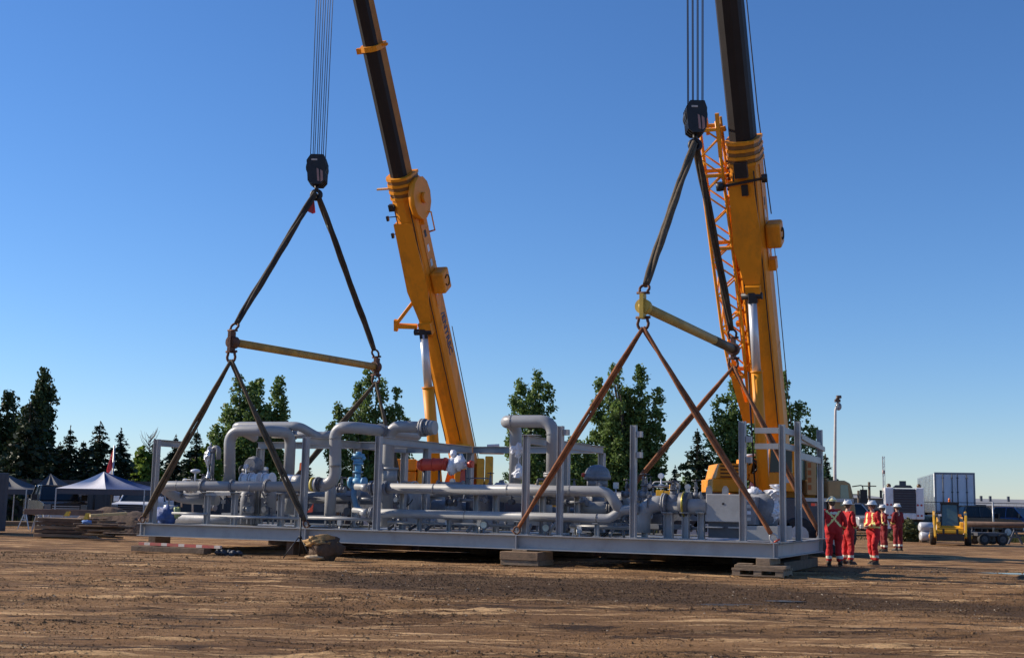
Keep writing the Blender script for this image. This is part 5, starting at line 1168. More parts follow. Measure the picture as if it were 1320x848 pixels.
decid(1010, 477, 60, 80, 'big leafy tree growing behind the right crane', [(990, 480, 15), (1015, 477, 14), (948, 492, 16), (928, 510, 14), (1035, 520, 14), (975, 505, 20), (945, 540, 20), (1000, 530, 24), (1045, 555, 12), (962, 575, 22), (1050, 590, 16), (920, 560, 10)], 9500, seed=27, base_h=0.05)
decid(46, 478, 14, 74, 'tall slender poplar rising over the left spruces', [(46, 478, 5), (42, 492, 7), (52, 498, 7), (38, 512, 9), (54, 520, 8), (45, 545, 12), (28, 525, 9)], 3000, seed=31, m_=LEAFK, group='leafy trees on the left edge', leaf=0.115)
decid(8, 506, 14, 76, 'dark leafy tree cut by the left edge of the photo', [(0, 506, 10), (14, 545, 10), (-14, 520, 14), (22, 552, 12)], 3000, seed=33, m_=LEAFK, group='leafy trees on the left edge', leaf=0.115)
decid(186, 575, 20, 78, 'bright green sunlit bush-like tree behind the blue canopy', [(180, 580, 9), (192, 588, 9), (172, 596, 8), (200, 600, 9), (185, 598, 14)], 2400, name='sunlit_tree', m_=LEAFL, seed=36, group='leafy trees on the left edge', leaf=0.17)
decid(256, 575, 20, 80, 'pale green leafy tree between the spruce and the riser pipes', [(262, 580, 8), (270, 592, 9), (248, 600, 10), (278, 605, 10)], 1800, m_=LEAFL, seed=41, leaf=0.17)
decid(858, 615, 15, 88, 'low distant tree beside the small spruce', [(850, 618, 10), (868, 622, 10), (885, 622, 12)], 1200, seed=43, leaf=0.115)
for i, (px, top, hw, Y, lab) in enumerate(((84, 552, 19, 72, 'spruce with a pointed top, right of the tall poplar'), (122, 543, 21, 72, 'widest spruce, behind the peak of the canopy tent'), (150, 552, 16, 73, 'narrow spruce right behind the flagpole'),
    (102, 568, 14, 76, 'shorter spruce squeezed behind two taller ones'), (62, 560, 16, 75, 'small spruce at the foot of the poplar'), (30, 518, 26, 71, 'broad dark spruce at the far left'), (194, 566, 12, 79, 'slim spruce just left of the skid end post'), (249, 553, 17, 80, 'spruce seen through the left sling, left of the pipe risers'),
    (222, 562, 13, 82, 'slim spruce seen behind the skid end post'), (899, 553, 20, 74, 'blue-green spruce left of the right crane engine'), (870, 602, 11, 80, 'smallest spruce, between the big tree and the crane'), (290, 545, 18, 86, 'spruce half hidden behind the leafy tree at the left pipes'), (1065, 585, 14, 90, 'spruce behind the driving cab of the right crane'), (708, 560, 14, 92, 'thin spruce behind the inverted-U pipe'), (600, 612, 14, 92, 'low spruce behind the left crane'), (395, 600, 14, 92, 'low spruce behind the pipe rack'))):
    spruce(px, top, hw, Y, lab, seed=50+i)
for i, (px, top, hw, Y) in enumerate(((14, 560, 22, 79), (50, 565, 24, 80), (72, 572, 18, 81), (110, 585, 18, 82), (138, 590, 14, 80), (165, 598, 12, 82), (215, 600, 14, 85))):
    spruce(px, top, hw, Y, 'low dark spruce in the second row, '+('at the far left edge', 'behind the tall poplar', 'right of the tall poplar', 'behind the white tent', 'behind the flagpole', 'left of the sunlit bush', 'right of the sunlit bush')[i], seed=90+i, dens=0.8)
# bare tree
rnd = random.Random(9); x = gx(187, 82); t = thing('bare_tree', 'bare grey tree top between the spruces left of the skid', 'tree', (x, 82, 0)); mm = MB(); H = P(187, 560, 82).z
mm.tube([(0, 0, -.2), (0, 0, H*0.6), (0.1, 0, H)], [0.12, 0.07, 0.01], 6)
for i in range(40):
    z = H*rnd.uniform(0.5, 0.97); a = rnd.random()*6.28; L = rnd.uniform(0.3, 1.1); mm.tube([(0, 0, z), (math.cos(a)*L*.5, math.sin(a)*L*.5, z+L*0.6), (math.cos(a)*L*.7, math.sin(a)*L*.7, z+L*1.1)], [0.025, 0.014, 0.006], 4)
part(mm, 'trunk', mat('grey_bark', (0.25, 0.22, 0.19), 0.9), t)
# shrubs / grass at far right
GRS = leafmat('weed_green', (0.05, 0.065, 0.02), (0.16, 0.16, 0.06), 0.3)
rnd = random.Random(4); t = thing('scrub_bush', 'scruffy green bush beside the white truck behind the men', 'bush', (gx(1170, 64), 64, 0)); lv = []
for i in range(900):
    a = rnd.random()*6.28; r = rnd.random()**.6; z = rnd.random()**1.2*1.3*(1-r*.6); lv.append((V((math.cos(a)*r*0.95, math.sin(a)*r*0.6, z)), 1, rnd.random(), None))
leafobj(lv, 0.1, GRS, t, rnd, name='foliage')
mm = MB(); [mm.tube([(0, 0, 0), (math.cos(k)*0.3, math.sin(k)*0.2, 0.6)], [0.02, 0.008], 5) for k in range(6)]; part(mm, 'stems', BARK, t)
vs = []; fs = []; tint = []
for i in range(9000):
    Y = rnd.uniform(66, 78); px = rnd.uniform(1145, 1420)
    if i % 3 == 0: px = rnd.uniform(-60, 1150); Y = rnd.uniform(66, 72)
    if noise.noise(V((px*0.02, Y*0.3, 2))) < -0.05: continue
    x = gx(px, Y); h = rnd.uniform(0.08, 0.34); w_ = rnd.uniform(0.02, 0.05); o = len(vs); dx = rnd.uniform(-.12, .12)
    vs += [(x-w_, Y, -0.02), (x+w_, Y, -0.02), (x+dx, Y+rnd.uniform(-.1, .1), h)]; fs.append((o, o+1, o+2)); tint += [rnd.random()]*3
me = bpy.data.meshes.new('weeds'); me.from_pydata(vs, [], fs); at = me.attributes.new('tint', 'FLOAT', 'POINT'); at.data.foreach_set('value', tint); me.materials.append(GRS)
wo = bpy.data.objects.new('weeds', me); COL.objects.link(wo); tag(wo, 'thin rough grass and weeds growing along the edge of the yard', 'grass', kind='stuff')
# ================================================================== YARD EDGE, FENCES, BUILDINGS
def fence(name, label, px0, px1, Y0_, Y1_, h, step, mt=FENCE, solid=True, post_mat=BLACKM):
    a = V((gx(px0, Y0_), Y0_, 0)); b = V((gx(px1, Y1_), Y1_, 0)); t = thing(name, label, 'fence', a)
    n = max(2, int((b-a).length/step)); d = b-a
    for i in range(n):
        p0 = d*i/n; p1 = d*(i+1)/n
        if solid: mm = MB(); mm.bar(p0+UZ*h/2+d.normalized()*0.06, p1+UZ*h/2-d.normalized()*0.06, 0.03, h-0.06); part(mm, 'panel', mt, t)
        else:
            mm = MB(); L = (p1-p0).length; m_ = int(L/0.4)
            for k in range(m_+1):
                f = k/m_; q = p0.lerp(p1, f); e = d.normalized()*0.5*h*0.35
                mm.bar(q+UZ*0.05, q+e+UZ*h, 0.005, 0.005, UY); mm.bar(q+UZ*0.05, q-e+UZ*h, 0.005, 0.005, UY)
            mm.bar(p0+UZ*h, p1+UZ*h, 0.04, 0.04); part(mm, 'chain_link', BLACKM, t)
        mm = MB(); mm.cyl(p0, p0+UZ*(h+0.08), 0.05, 8); part(mm, 'post', post_mat, t)
    return t
fence('privacy_fence', 'long dark slatted fence in front of the trees along the back of the yard', -90, 1066, 70, 70, 2.35, 4.5)
fence('chain_link_fence', 'thin chain link fence with galvanised posts at the right back of the yard', 1185, 1480, 76, 72, 2.1, 4.0, solid=False, post_mat=GALV)
def shed(name, label, px0, px1, ytop, Y, depth, roofh, wm, rm, cat='building', extras=()):
    x0, x1 = gx(px0, Y), gx(px1, Y); zt = P((px0+px1)/2, ytop, Y).z; t = thing(name, label, cat, ((x0+x1)/2, Y, 0))
    hw = (x1-x0)/2; mm = MB(); mm.box((-hw, 0, -0.1), (hw, depth, zt-roofh)); part(mm, 'wall', wm, t)
    mm = MB(); mm.prismx([(-0.4, zt-roofh+0.01), (depth+0.4, zt-roofh+0.01), (depth*0.5+.5, zt), (depth*0.5-.5, zt)], -hw-0.4, hw+0.4); r_ = part(mm, 'roof', rm, t)
    n = int(hw*2/7)
    for i in range(n):
        xx = -hw+(i+0.5)*hw*2/n; 
        if i % 3 == 1: mm = MB(); mm.box((xx-1.8, -0.03, 0), (xx+1.8, -0.004, 3.2)); part(mm, 'overhead_door', mat('door_grey', (0.25, 0.25, 0.26), 0.6), t)
        elif i % 3 == 2: mm = MB(); mm.box((xx-1, -0.03, 1.3), (xx+1, -0.004, 2.3)); part(mm, 'window', GLASS, t)
    for f in extras:
        xx = -hw+2*hw*f; mm = MB(); mm.box((xx-0.13, depth*0.3-0.15, zt-roofh*0.5), (xx+0.13, depth*0.3+0.15, zt+0.3)); part(mm, 'roof_vent', DGREY, r_)
    return t
shed('warehouse', 'long low beige warehouse at the right behind the parked vehicles', 1252, 1500, 643, 150, 30, 1.0, BEIGE, ROOFG, extras=(0.06, 0.2, 0.25, 0.35))
shed('warehouse', 'grey flat-roofed building between the crane cab and the white truck', 1062, 1150, 636, 140, 25, 0.5, mat('cladding_dark_grey', (0.13, 0.14, 0.15), 0.7), ROOFG, extras=(0.3, 0.62))
# mast and lamp post
q = V((gx(1140, 120), 120, 0)); t = thing('radio_mast', 'thin guyed lattice mast with red and white bands, far behind the men', 'mast', q); H = P(1140, 588, 120).z; mm = MB()
for k in range(3): a = k*2.094; mm.bar((math.cos(a)*.12, math.sin(a)*.12, 0), (math.cos(a)*.12, math.sin(a)*.12, H), 0.045, 0.045, UY)
for i in range(24): a = i*2.094; b = a+2.094; z0 = H*i/24; mm.bar((math.cos(a)*.12, math.sin(a)*.12, z0), (math.cos(b)*.12, math.sin(b)*.12, z0+H/24), 0.03, 0.03, UY)
part(mm, 'lattice', GALV, t)
for f in (0.5, 0.75): mm = MB(); mm.cyl((0, 0, H*f), (0, 0, H*f+0.35), 0.13, 8); part(mm, 'red_band', mat('faded_red_band', (0.4, 0.25, 0.22), 0.6), t)
q = V((gx(1076.5, 66), 66, 0)); t = thing('street_lamp', 'tall grey lamp post with a dark lamp head behind the right crane', 'lamp post', q); H = P(1080, 517, 66).z
mm = MB(); mm.tube([(0, 0, 0), (0.02, 0, H*0.5), (0.1, 0, H*0.93), (0.24, 0, H)], [0.11, 0.085, 0.065, 0.05], 10); part(mm, 'pole', mat('lamp_pole_grey', (0.5, 0.47, 0.45), 0.5), t)
mm = MB(); mm.tube([(0.18, 0, H+0.02), (0.24, 0, H+0.22), (0.42, 0, H+0.24)], [0.07, 0.12, 0.08], 10); mm.box((0.08, -0.1, H-0.05), (0.36, 0.1, H+0.1)); lh = part(mm, 'lamp_head', mat('lamp_brown', (0.1, 0.06, 0.04), 0.5), t)
mm = MB(); mm.ball((0.27, 0, H-0.28), 0.17, 12, 8, (1, 1, 1.25)); part(mm, 'lamp_globe', mat('lamp_lens', (0.35, 0.38, 0.4), 0.1, 0, 0.1, 1, trans=0.5), lh)
for px, top, Y, lab in ((1121, 621, 125, 'short utility pole on the skyline above the grey building'), (1107, 632, 125, 'lowest utility pole, just right of the driving cab')):
    q = V((gx(px, Y), Y, 0)); H = P(px, top, Y).z; mm = MB(); mm.cyl((0, 0, 0), (0, 0, H), 0.13, 8); t = thing('utility_pole', lab, 'utility pole', q, 0, 'utility poles on the skyline'); part(mm, 'pole', BARK, t)
    mm = MB(); mm.bar((-0.7, 0, H-0.4), (0.7, 0, H-0.4), 0.1, 0.1); part(mm, 'crossarm', BARK, t)
# flag
q = V((gx(142.5, 60), 60, 0)); t = thing('flagpole', 'pole with a limp red and white flag in front of the spruces', 'flagpole', q); H = P(143, 574, 60).z; mm = MB(); mm.cyl((0, 0, 0), (0, 0, H), 0.045, 8); part(mm, 'pole', GALV, t)
mm = MB(); n = 8
for i in range(n+1):
    f = i/n
    for j in (0, 1): mm.v.append(V((-0.04-j*(0.12+0.22*f)*1.0, 0.1*math.sin(f*6+j*2), H-0.15-f*1.35-j*(0.32))))
for i in range(n): mm.f.append([2*i, 2*i+1, 2*i+3, 2*i+2]); mm.sm.append(True); mm.mi.append(1 if i in (6,) else 0)
fl = part(mm, 'flag', [mat('flag_red', (0.6, 0.05, 0.06), 0.7), TENTW], t); m_ = fl.modifiers.new('solid', 'SOLIDIFY'); m_.thickness = 0.01
# ================================================================== TENTS
def tent(label, px0, px1, ppx, ptop, yeave, Y, depth, mats_, split=None, walls=None):
    x0, x1 = gx(px0, Y), gx(px1, Y); cx_ = (x0+x1)/2; t = thing('canopy_tent', label, 'canopy tent', (cx_, Y, 0), 0, 'canopy tents on the left'); hw = (x1-x0)/2
    ze = P((px0+px1)/2, yeave, Y).z; zp = P(ppx, ptop, Y+depth/2).z; ax_ = gx(ppx, Y+depth/2)-cx_
    mm = MB(); n = 10; apex = V((ax_, depth/2, zp)); cs = [V((-hw, 0, ze)), V((hw, 0, ze)), V((hw, depth, ze)), V((-hw, depth, ze))]
    m0 = cs[0].lerp(cs[1], 0.56); m2_ = cs[3].lerp(cs[2], 0.56)
    for a, b, im in ((cs[0], m0, 0), (m0, cs[1], 1), (cs[1], cs[2], 1), (cs[2], m2_, 1), (m2_, cs[3], 0), (cs[3], cs[0], 0)):
        o = len(mm.v)
        for i in range(n+1):
            f = i/n
            for j in range(n+1):
                p = a.lerp(b, j/n).lerp(apex, f); p.z -= 0.22*math.sin(math.pi*f)*(0.4+0.6*math.sin(math.pi*j/n)); mm.v.append(p)
        for i in range(n):
            for j in range(n):
                k = o+i*(n+1)+j; mm.f.append([k, k+1, k+n+2, k+n+1]); mm.sm.append(False); mm.mi.append(0 if split is None else im)
    part(mm, 'roof', mats_[0], t)
    mm = MB()
    for s_ in range(4):
        a, b = cs[s_], cs[(s_+1) % 4]; mm.bar(a-UZ*0.13, b-UZ*0.13, 0.02, 0.24)
    part(mm, 'valance', walls or mats_[0][0], t)
    for c in cs: mm = MB(); mm.bar(V((c.x*0.985, c.y, 0)), V((c.x*0.985, c.y, ze)), 0.05, 0.05, UY); part(mm, 'leg', GALV, t)
    return t
tent('canopy tent with a white left side and a dark blue right side', 70, 186, 131, 607.5, 630, 57, 4.2, ([TENTW, TENTB], None), split=0.36, walls=TENTG)
tent('dark grey canopy tent, second from the left edge', 34, 80, 62, 610, 632, 62, 3.5, ([TENTG], (0, 0, 0, 0)))
tent('dark grey canopy tent cut by the left edge', -20, 33, 2, 609, 630, 61, 3.5, ([TENTG], (0, 0, 0, 0)))
# ================================================================== VEHICLES
def pickup(label, loc, rotz, body, group='parked pickups and cars', lightbar=False):
    """front faces -y; 5.6 x 2.0 x 1.95"""
    t = thing('parked_pickup', label, 'pickup truck', loc, rotz, group)
    mm = MB(); mm.prismx([(-2.75, 0.5), (-2.8, 1.0), (-2.68, 1.13), (-1.35, 1.22), (-1.3, 1.24), (1.0, 1.24), (1.02, 1.3), (2.75, 1.3), (2.8, 0.55)], -0.98, 0.98); bevel(part(mm, 'body', body, t), 0.05)
    mm = MB(); mm.add([(-0.9, -1.35, 1.24), (0.9, -1.35, 1.24), (0.72, -0.65, 1.88), (-0.72, -0.65, 1.88), (-0.9, 1.0, 1.24), (0.9, 1.0, 1.24), (0.74, 0.75, 1.9), (-0.74, 0.75, 1.9)], [(0,1,2,3),(5,4,7,6),(1,5,6,2),(4,0,3,7),(3,2,6,7),(0,4,5,1)]); gl = bevel(part(mm, 'cabin_glass', GLASS, t), 0.04)
    mm = MB(); mm.box((-0.73, -0.62, 1.885), (0.73, 0.74, 1.95))
    for s_ in (-1, 1): mm.bar((s_*0.9, -1.36, 1.24), (s_*0.74, -0.66, 1.9), 0.07, 0.05); mm.bar((s_*0.9, -0.1, 1.24), (s_*0.75, -0.1, 1.9), 0.08, 0.04, UY); mm.bar((s_*0.9, 0.98, 1.24), (s_*0.75, 0.74, 1.9), 0.14, 0.06)
    bevel(part(mm, 'roof', body, t), 0.03)
    mm = MB(); mm.box((-0.62, -2.83, 0.72), (0.62, -2.79, 1.08)); g_ = part(mm, 'grille', BLACKM, t)
    for i in range(3): mm = MB(); mm.box((-0.6, -2.85, 0.76+i*0.1), (0.6, -2.832, 0.79+i*0.1)); part(mm, 'grille_bar', GALV, g_)
    for s_ in (-1, 1):
        mm = MB(); mm.box((s_*0.66, -2.82, 0.78), (s_*0.94, -2.72, 1.06)); part(mm, 'headlight', mat('lamp_lens', (0.35, 0.38, 0.4)), t)
        mm = MB(); mm.box((s_*1.0, -1.2, 1.22), (s_*1.26, -1.08, 1.5)); part(mm, 'mirror', BLACKM if body != WHITEP else WHITEP, t)
        for y in (-1.8, 1.75): wheel(t, V((s_*0.86, y, 0.39)), 0.39, 0.26, UX)
    mm = MB(); mm.box((-0.97, -2.92, 0.45), (0.97, -2.76, 0.68)); bevel(part(mm, 'bumper', GALV if body != WHITEP else DGREY, t), 0.03)
    return t
Yp = 63; pickup('white pickup facing us under the blue side of the canopy tent', (gx(164, Yp), Yp+2.8, 0), R(3), WHITEP)
pickup('black pickup parked at the right behind the long brown pipe', (gx(1285, 74), 78, 0), R(94), CARB)
pickup('blue pickup at the right edge in front of the warehouse', (gx(1318, 84), 86, 0), R(40), CARBL)
pickup('silver pickup seen above the shoulders of the men, left of the white truck', (gx(1107, 74), 77, 0), R(20), CARS)
pickup('dark pickup parked behind the loader, left of the black one', (gx(1262, 84), 88, 0), R(-6), CARB)
pickup('dark pickup parked under the grey tents on the left', (gx(28, 56), 60, 0), R(30), CARB)
# dark container at left edge
t = thing('storage_container', 'dark steel container cut by the left edge of the photo', 'container', (gx(-2, 47), 47, 0), R(22.5)); mm = MB(); hw = 10/F*47
mm.box((-hw*3, 0, 0.1), (hw, 2.4, 1.5+38/F*47-0.35)); bevel(part(mm, 'container_body', mat('container_navy', (0.05, 0.06, 0.08), 0.55, 0, 0.2, 2), t), 0.03)
mm = MB()
for i in range(9): mm.box((hw-0.12-i*0.28, -0.035, 0.2), (hw-0.02-i*0.28, -0.002, 2.2))
part(mm, 'corrugation', mat('container_navy'[:], (0.05, 0.06, 0.08)), t)
# semi trailer
Yt = 80; xt0, xt1 = gx(1205.5, Yt), gx(1255, Yt); zt = P(1230, 609, Yt).z; zfl = P(1230, 661, Yt).z
dirv = V((-0.30, 1, 0)).normalized(); t = thing('semi_trailer', 'tall white box trailer seen from its rear doors, ribbed aluminium side to the left', 'trailer', (xt0, Yt, 0), R(-13.5)); W_ = xt1-xt0; Lt = 13.5
mm = MB(); mm.box((0.03, 0.05, zfl), (W_-0.03, Lt, zt-0.03)); part(mm, 'box_side', STEELREF, t)
mm = MB(); 
for (a, b, c_, d_) in ((0, 0, 0.09, zt-zfl), (W_-0.09, 0, W_, zt-zfl), (0.09, zt-zfl-0.12, W_-0.09, zt-zfl), (0.09, 0, W_-0.09, 0.12)): mm.box((a, -0.03, zfl+b), (c_, 0.1, zfl+d_))
part(mm, 'rear_frame', mat('trailer_frame', (0.2, 0.22, 0.26), 0.5), t)
for i in (0, 1):
    mm = MB(); xa = 0.1+i*(W_/2-0.1)+0.01; xb = xa+W_/2-0.12; mm.box((xa, -0.012, zfl+0.13), (xb, 0.03, zt-0.13)); dr = part(mm, 'rear_door', TRAILW, t)
    for k in (0.36, 0.86) if i == 0 else (0.14, 0.64):
        mm = MB(); xx = xa+(xb-xa)*k; mm.cyl((xx, -0.045, zfl+0.1), (xx, -0.045, zt-0.1), 0.03, 6)
        for zz in (0.15, 0.5, 0.85): mm.box((xx-0.06, -0.05, zfl+(zt-zfl)*zz), (xx+0.06, -0.013, zfl+(zt-zfl)*zz+0.07))
        part(mm, 'lock_rod', DGREY, dr)
mm = MB()
for i in range(13): mm.box((-0.0, 0.6+i*1.0, zfl+0.05), (0.028, 0.66+i*1.0, zt-0.1))
part(mm, 'side_rib', STEELREF, t); mm = MB(); mm.box((-0.01, 0.05, zfl+1.0), (0.026, 0.52, zt-0.06)); part(mm, 'white_corner_panel', WHITEP, t)
mm = MB(); mm.box((0.2, 0.3, zfl-0.25), (W_-0.2, Lt, zfl-0.01)); mm.box((0.3, -0.03, 0.55), (W_-0.3, 0.05, 0.65)); mm.bar((0.5, 0, 0.6), (0.5, 0.2, zfl-0.02), 0.08, 0.08, UX); mm.bar((W_-0.5, 0, 0.6), (W_-0.5, 0.2, zfl-0.02), 0.08, 0.08, UX); part(mm, 'underframe', BLACKM, t)
for y in (1.4, 2.7):
    for x in (0.3, W_-0.3): wheel(t, V((x, y, 0.5)), 0.5, 0.5, UX)
for x in (0.7, W_-0.7): mm = MB(); mm.box((x-0.08, Lt-3, 0.0), (x+0.08, Lt-2.8, zfl-0.26)); part(mm, 'landing_leg', GALV, t)
# white truck (front view)
Yw = 72; t = thing('white_truck', 'white truck with a big dark centre panel, left of the box trailer', 'truck', (gx(1166, Yw), Yw, 0), R(-15)); k_ = Yw/F; Z = lambda py: P(1166, py, Yw).z; X_ = lambda px: (px-1166)*k_
z0, z1 = Z(669), Z(628)
mm = MB(); mm.box((X_(1142), 0, z0), (X_(1153), 2.2, z1)); mm.box((X_(1180), 0, z0), (X_(1190), 2.2, z1)); mm.box((X_(1153), 0.05, Z(662)), (X_(1180), 2.2, z1-0.05)); mm.box((X_(1153)+.003, -0.03, z0), (X_(1180)-.003, 0.2, Z(661))); bd = bevel(part(mm, 'body', WHITEP, t), 0.05)
mm = MB(); mm.box((X_(1153)+.01, -0.02, Z(660.5)), (X_(1180)-.01, 0.045, Z(630))); gr = part(mm, 'radiator_panel', mat('grille_dark', (0.045, 0.035, 0.045), 0.5), t)
for i in range(9): mm = MB(); zz = Z(659)+i*0.145; mm.box((X_(1154), -0.05, zz), (X_(1179), -0.022, zz+0.05)); part(mm, 'grille_bar', DGREY, gr)
mm = MB(); mm.prism([(X_(1153), z1+.002), (X_(1177), z1+.002), (X_(1174), Z(625)), (X_(1156), Z(625))], 0.1, 1.8); mm.box((X_(1161), 0.4, Z(625)+.002), (X_(1169), 1.0, Z(619.5))); part(mm, 'roof_unit', DGREY, t)
for px in (1147.5, 1184.5):
    mm = MB(); mm.ball((X_(px), 0.3, z1+0.09), 0.13, 10, 8); part(mm, 'beacon', mat('beacon_dark', (0.12, 0.06, 0.02), 0.3), t)
    for zz in (650.5, 664): 
        for dx in (-2.2, 2.2): mm = MB(); mm.cyl((X_(px+dx), -0.025, Z(zz)), (X_(px+dx), -0.002, Z(zz)), 0.06, 10); part(mm, 'marker_lamp', DKRED, t)
mm = MB(); mm.bar((X_(1142), 0.3, Z(634)), (X_(1138), 0.1, Z(634)), 0.03, 0.03); mm.box((X_(1136), 0.05, Z(642)), (X_(1139), 0.15, Z(632))); part(mm, 'mirror', BLACKM, t)
mm = MB(); mm.box((X_(1142), 0.2, Z(636)), (X_(1140.6), 0.3, Z(659))); part(mm, 'side_pipe', WHITEP, t)
mm = MB(); mm.box((X_(1146), 0.5, 0.5), (X_(1187), 6.5, z0-0.01)); part(mm, 'chassis', BLACKM, t); mm = MB(); mm.box((X_(1144), 2.6, z0+.02), (X_(1188), 7.0, Z(636))); part(mm, 'rear_box', mat('dark_box', (0.06, 0.065, 0.075), 0.6), t)
for px in (1148, 1184):
    for y in (1.0, 5.2): wheel(t, V((X_(px), y, 0.5)), 0.5, 0.35, UX)
# skid steer loader
Ys = 59; t = thing('skid_steer_loader', 'orange-yellow skid steer loader with a black cab and an orange beacon, facing us', 'loader', (gx(1224, Ys), Ys, 0), R(-19))
mm = MB()
for s_ in (-1, 1):
    mm.prismx([(-0.75, 0.45), (-0.7, 1.05), (0.3, 1.15), (1.3, 1.3), (1.4, 0.5)], s_*0.42, s_*0.6)
mm.box((-0.42, -0.62, 0.38), (0.42, 1.3, 0.62)); mm.prismx([(-0.78, 0.55), (-0.78, 0.8), (-0.45, 0.9), (-0.4, 0.55)], -0.6, 0.6); mm.box((-0.42, 0.55, 0.62), (0.42, 1.35, 1.3)); bevel(part(mm, 'body', YELLOW, t), 0.03)
mm = MB()
for s_ in (-1, 1):
    mm.bar((s_*0.7, 1.2, 1.45), (s_*0.7, -0.75, 1.25), 0.1, 0.17); mm.bar((s_*0.7, -0.70, 1.33), (s_*0.66, -1.1, 0.35), 0.11, 0.2, UY); mm.bar((s_*0.72, 1.2, 0.9), (s_*0.72, 1.25, 1.55), 0.1, 0.3, UY)
mm.bar((-0.64, -1.0, 0.62), (0.64, -1.0, 0.62), 0.12, 0.14); la = bevel(part(mm, 'lift_arms', YELLOW, t), 0.02)
mm = MB(); mm.box((-0.6, -1.22, 0.22), (0.6, -1.12, 0.52)); mm.bar((-0.3, -1.15, 0.2), (-0.3, -1.15, 0.75), 0.1, 0.06, UY); mm.bar((0.3, -1.15, 0.2), (0.3, -1.15, 0.75), 0.1, 0.06, UY); part(mm, 'quick_coupler', BLACKM, t)
for s_ in (-1, 1): mm = MB(); mm.cyl((s_*0.58, -0.4, 0.9), (s_*0.6, -0.95, 0.45), 0.04, 8); part(mm, 'tilt_cylinder', CHROME, t)
mm = MB()
for s_ in (-1, 1): mm.bar((s_*0.40, -0.45, 0.8), (s_*0.36, -0.3, 1.9), 0.08, 0.08, UY); mm.bar((s_*0.36, 0.62, 0.9), (s_*0.36, 0.6, 1.9), 0.08, 0.08, UY); mm.box((s_*0.35, -0.35, 1.0), (s_*0.37, 0.6, 1.85))
mm.box((-0.42, -0.42, 1.88), (0.42, 0.68, 1.98)); mm.box((-0.36, 0.56, 0.9), (0.36, 0.6, 1.88)); cb_ = part(mm, 'cab_frame', BLACKM, t)
mm = MB(); mm.add([(-0.37, -0.455, 0.8), (0.37, -0.455, 0.8), (0.34, -0.32, 1.87), (-0.34, -0.32, 1.87)], [(0, 1, 2, 3)]); part(mm, 'windscreen', mat('cab_glass_dark', (0.05, 0.09, 0.09), 0.08, spec=0.9), cb_)
for s_ in (-1, 1): mm = MB(); mm.box((s_*0.44-0.07, -0.5, 1.32), (s_*0.44+0.07, -0.42, 1.42)); part(mm, 'work_lamp', AMBER if s_ > 0 else WHITEP, t)
mm = MB(); mm.cyl((0, 0.1, 1.985), (0, 0.1, 2.03), 0.06, 10); mm.tube([(0, 0.1, 2.03), (0, 0.1, 2.14), (0, 0.1, 2.17)], [0.055, 0.05, 0.02], 10); part(mm, 'beacon', mat('beacon_orange', (0.9, 0.2, 0.03), 0.3), t)
for s_ in (-1, 1):
    for y in (-0.4, 0.75): wheel(t, V((s_*0.77, y, 0.38)), 0.38, 0.28, UX, YELLOW)
# white tanks beside it
for i, (py, z) in enumerate(((676, 0.75), (685, 0.3))):
    Yx = 63; x0, x1 = gx(1184, Yx), gx(1203, Yx); c = V(((x0+x1)/2, Yx+i*-0.1, 0.0)); mm = MB(); hl = (x1-x0)/2
    mm.tube([(-hl, 0, z+.0), (-hl+.06, 0, z), (hl-.06, 0, z), (hl, 0, z)], [0.16, 0.24, 0.24, 0.16], 16)
    o = thing('pipe_spool', ('upper', 'lower')[i]+' of two stubby pale metal cylinders left of the loader', 'pipe spool', c); part(mm, 'shell', CONC, o)
    for s_ in (-1, 1): mm = MB(); mm.box((s_*hl*0.7-0.08, -0.12, 0.0), (s_*hl*0.7+0.08, 0.12, z-0.22)); part(mm, 'chock', WOODD, o)
# long pipe on stands, low trailer
Yq = 62; a = V((gx(1241, Yq), Yq, P(1241, 675, Yq).z)); b = V((gx(1480, Yq+2), Yq+2, a.z)); t = thing('long_pipe', 'long brown steel pipe resting on stands at the right', 'pipe', (a.x, a.y, 0)); mm = MB(); mm.cyl(a, b, 0.135, 16); part(mm, 'pipe', TREAD, t, world=True)
for i in range(5):
    q = a.lerp(b, 0.05+i*0.22); mm = MB(); mm.bar(V((q.x-0.35, q.y, 0)), V((q.x+0.05, q.y, q.z-0.15)), 0.08, 0.1, UY); mm.bar(V((q.x+0.35, q.y, 0)), V((q.x-0.05, q.y, q.z-0.15)), 0.08, 0.1, UY); mm.bar(V((q.x-0.3, q.y, 0.35)), V((q.x+0.3, q.y, 0.35)), 0.06, 0.06); part(mm, 'stand', DGREY, t, world=True)
t = thing('flat_dolly', 'low flat dolly with fat tyres on the dirt right of the loader', 'dolly', (gx(1270, 60.5), 60.5, 0)); mm = MB(); mm.box((-0.55, -0.4, 0.42), (0.85, 1.0, 0.58)); mm.bar((-1.3, 0.2, 0.4), (-0.55, 0.2, 0.5), 0.1, 0.1); part(mm, 'deck', DGREY, t)
for x in (-0.25, 0.62):
    for y in (-0.35, 0.9): wheel(t, V((x, y, 0.27)), 0.27, 0.25, UY, DGREY)
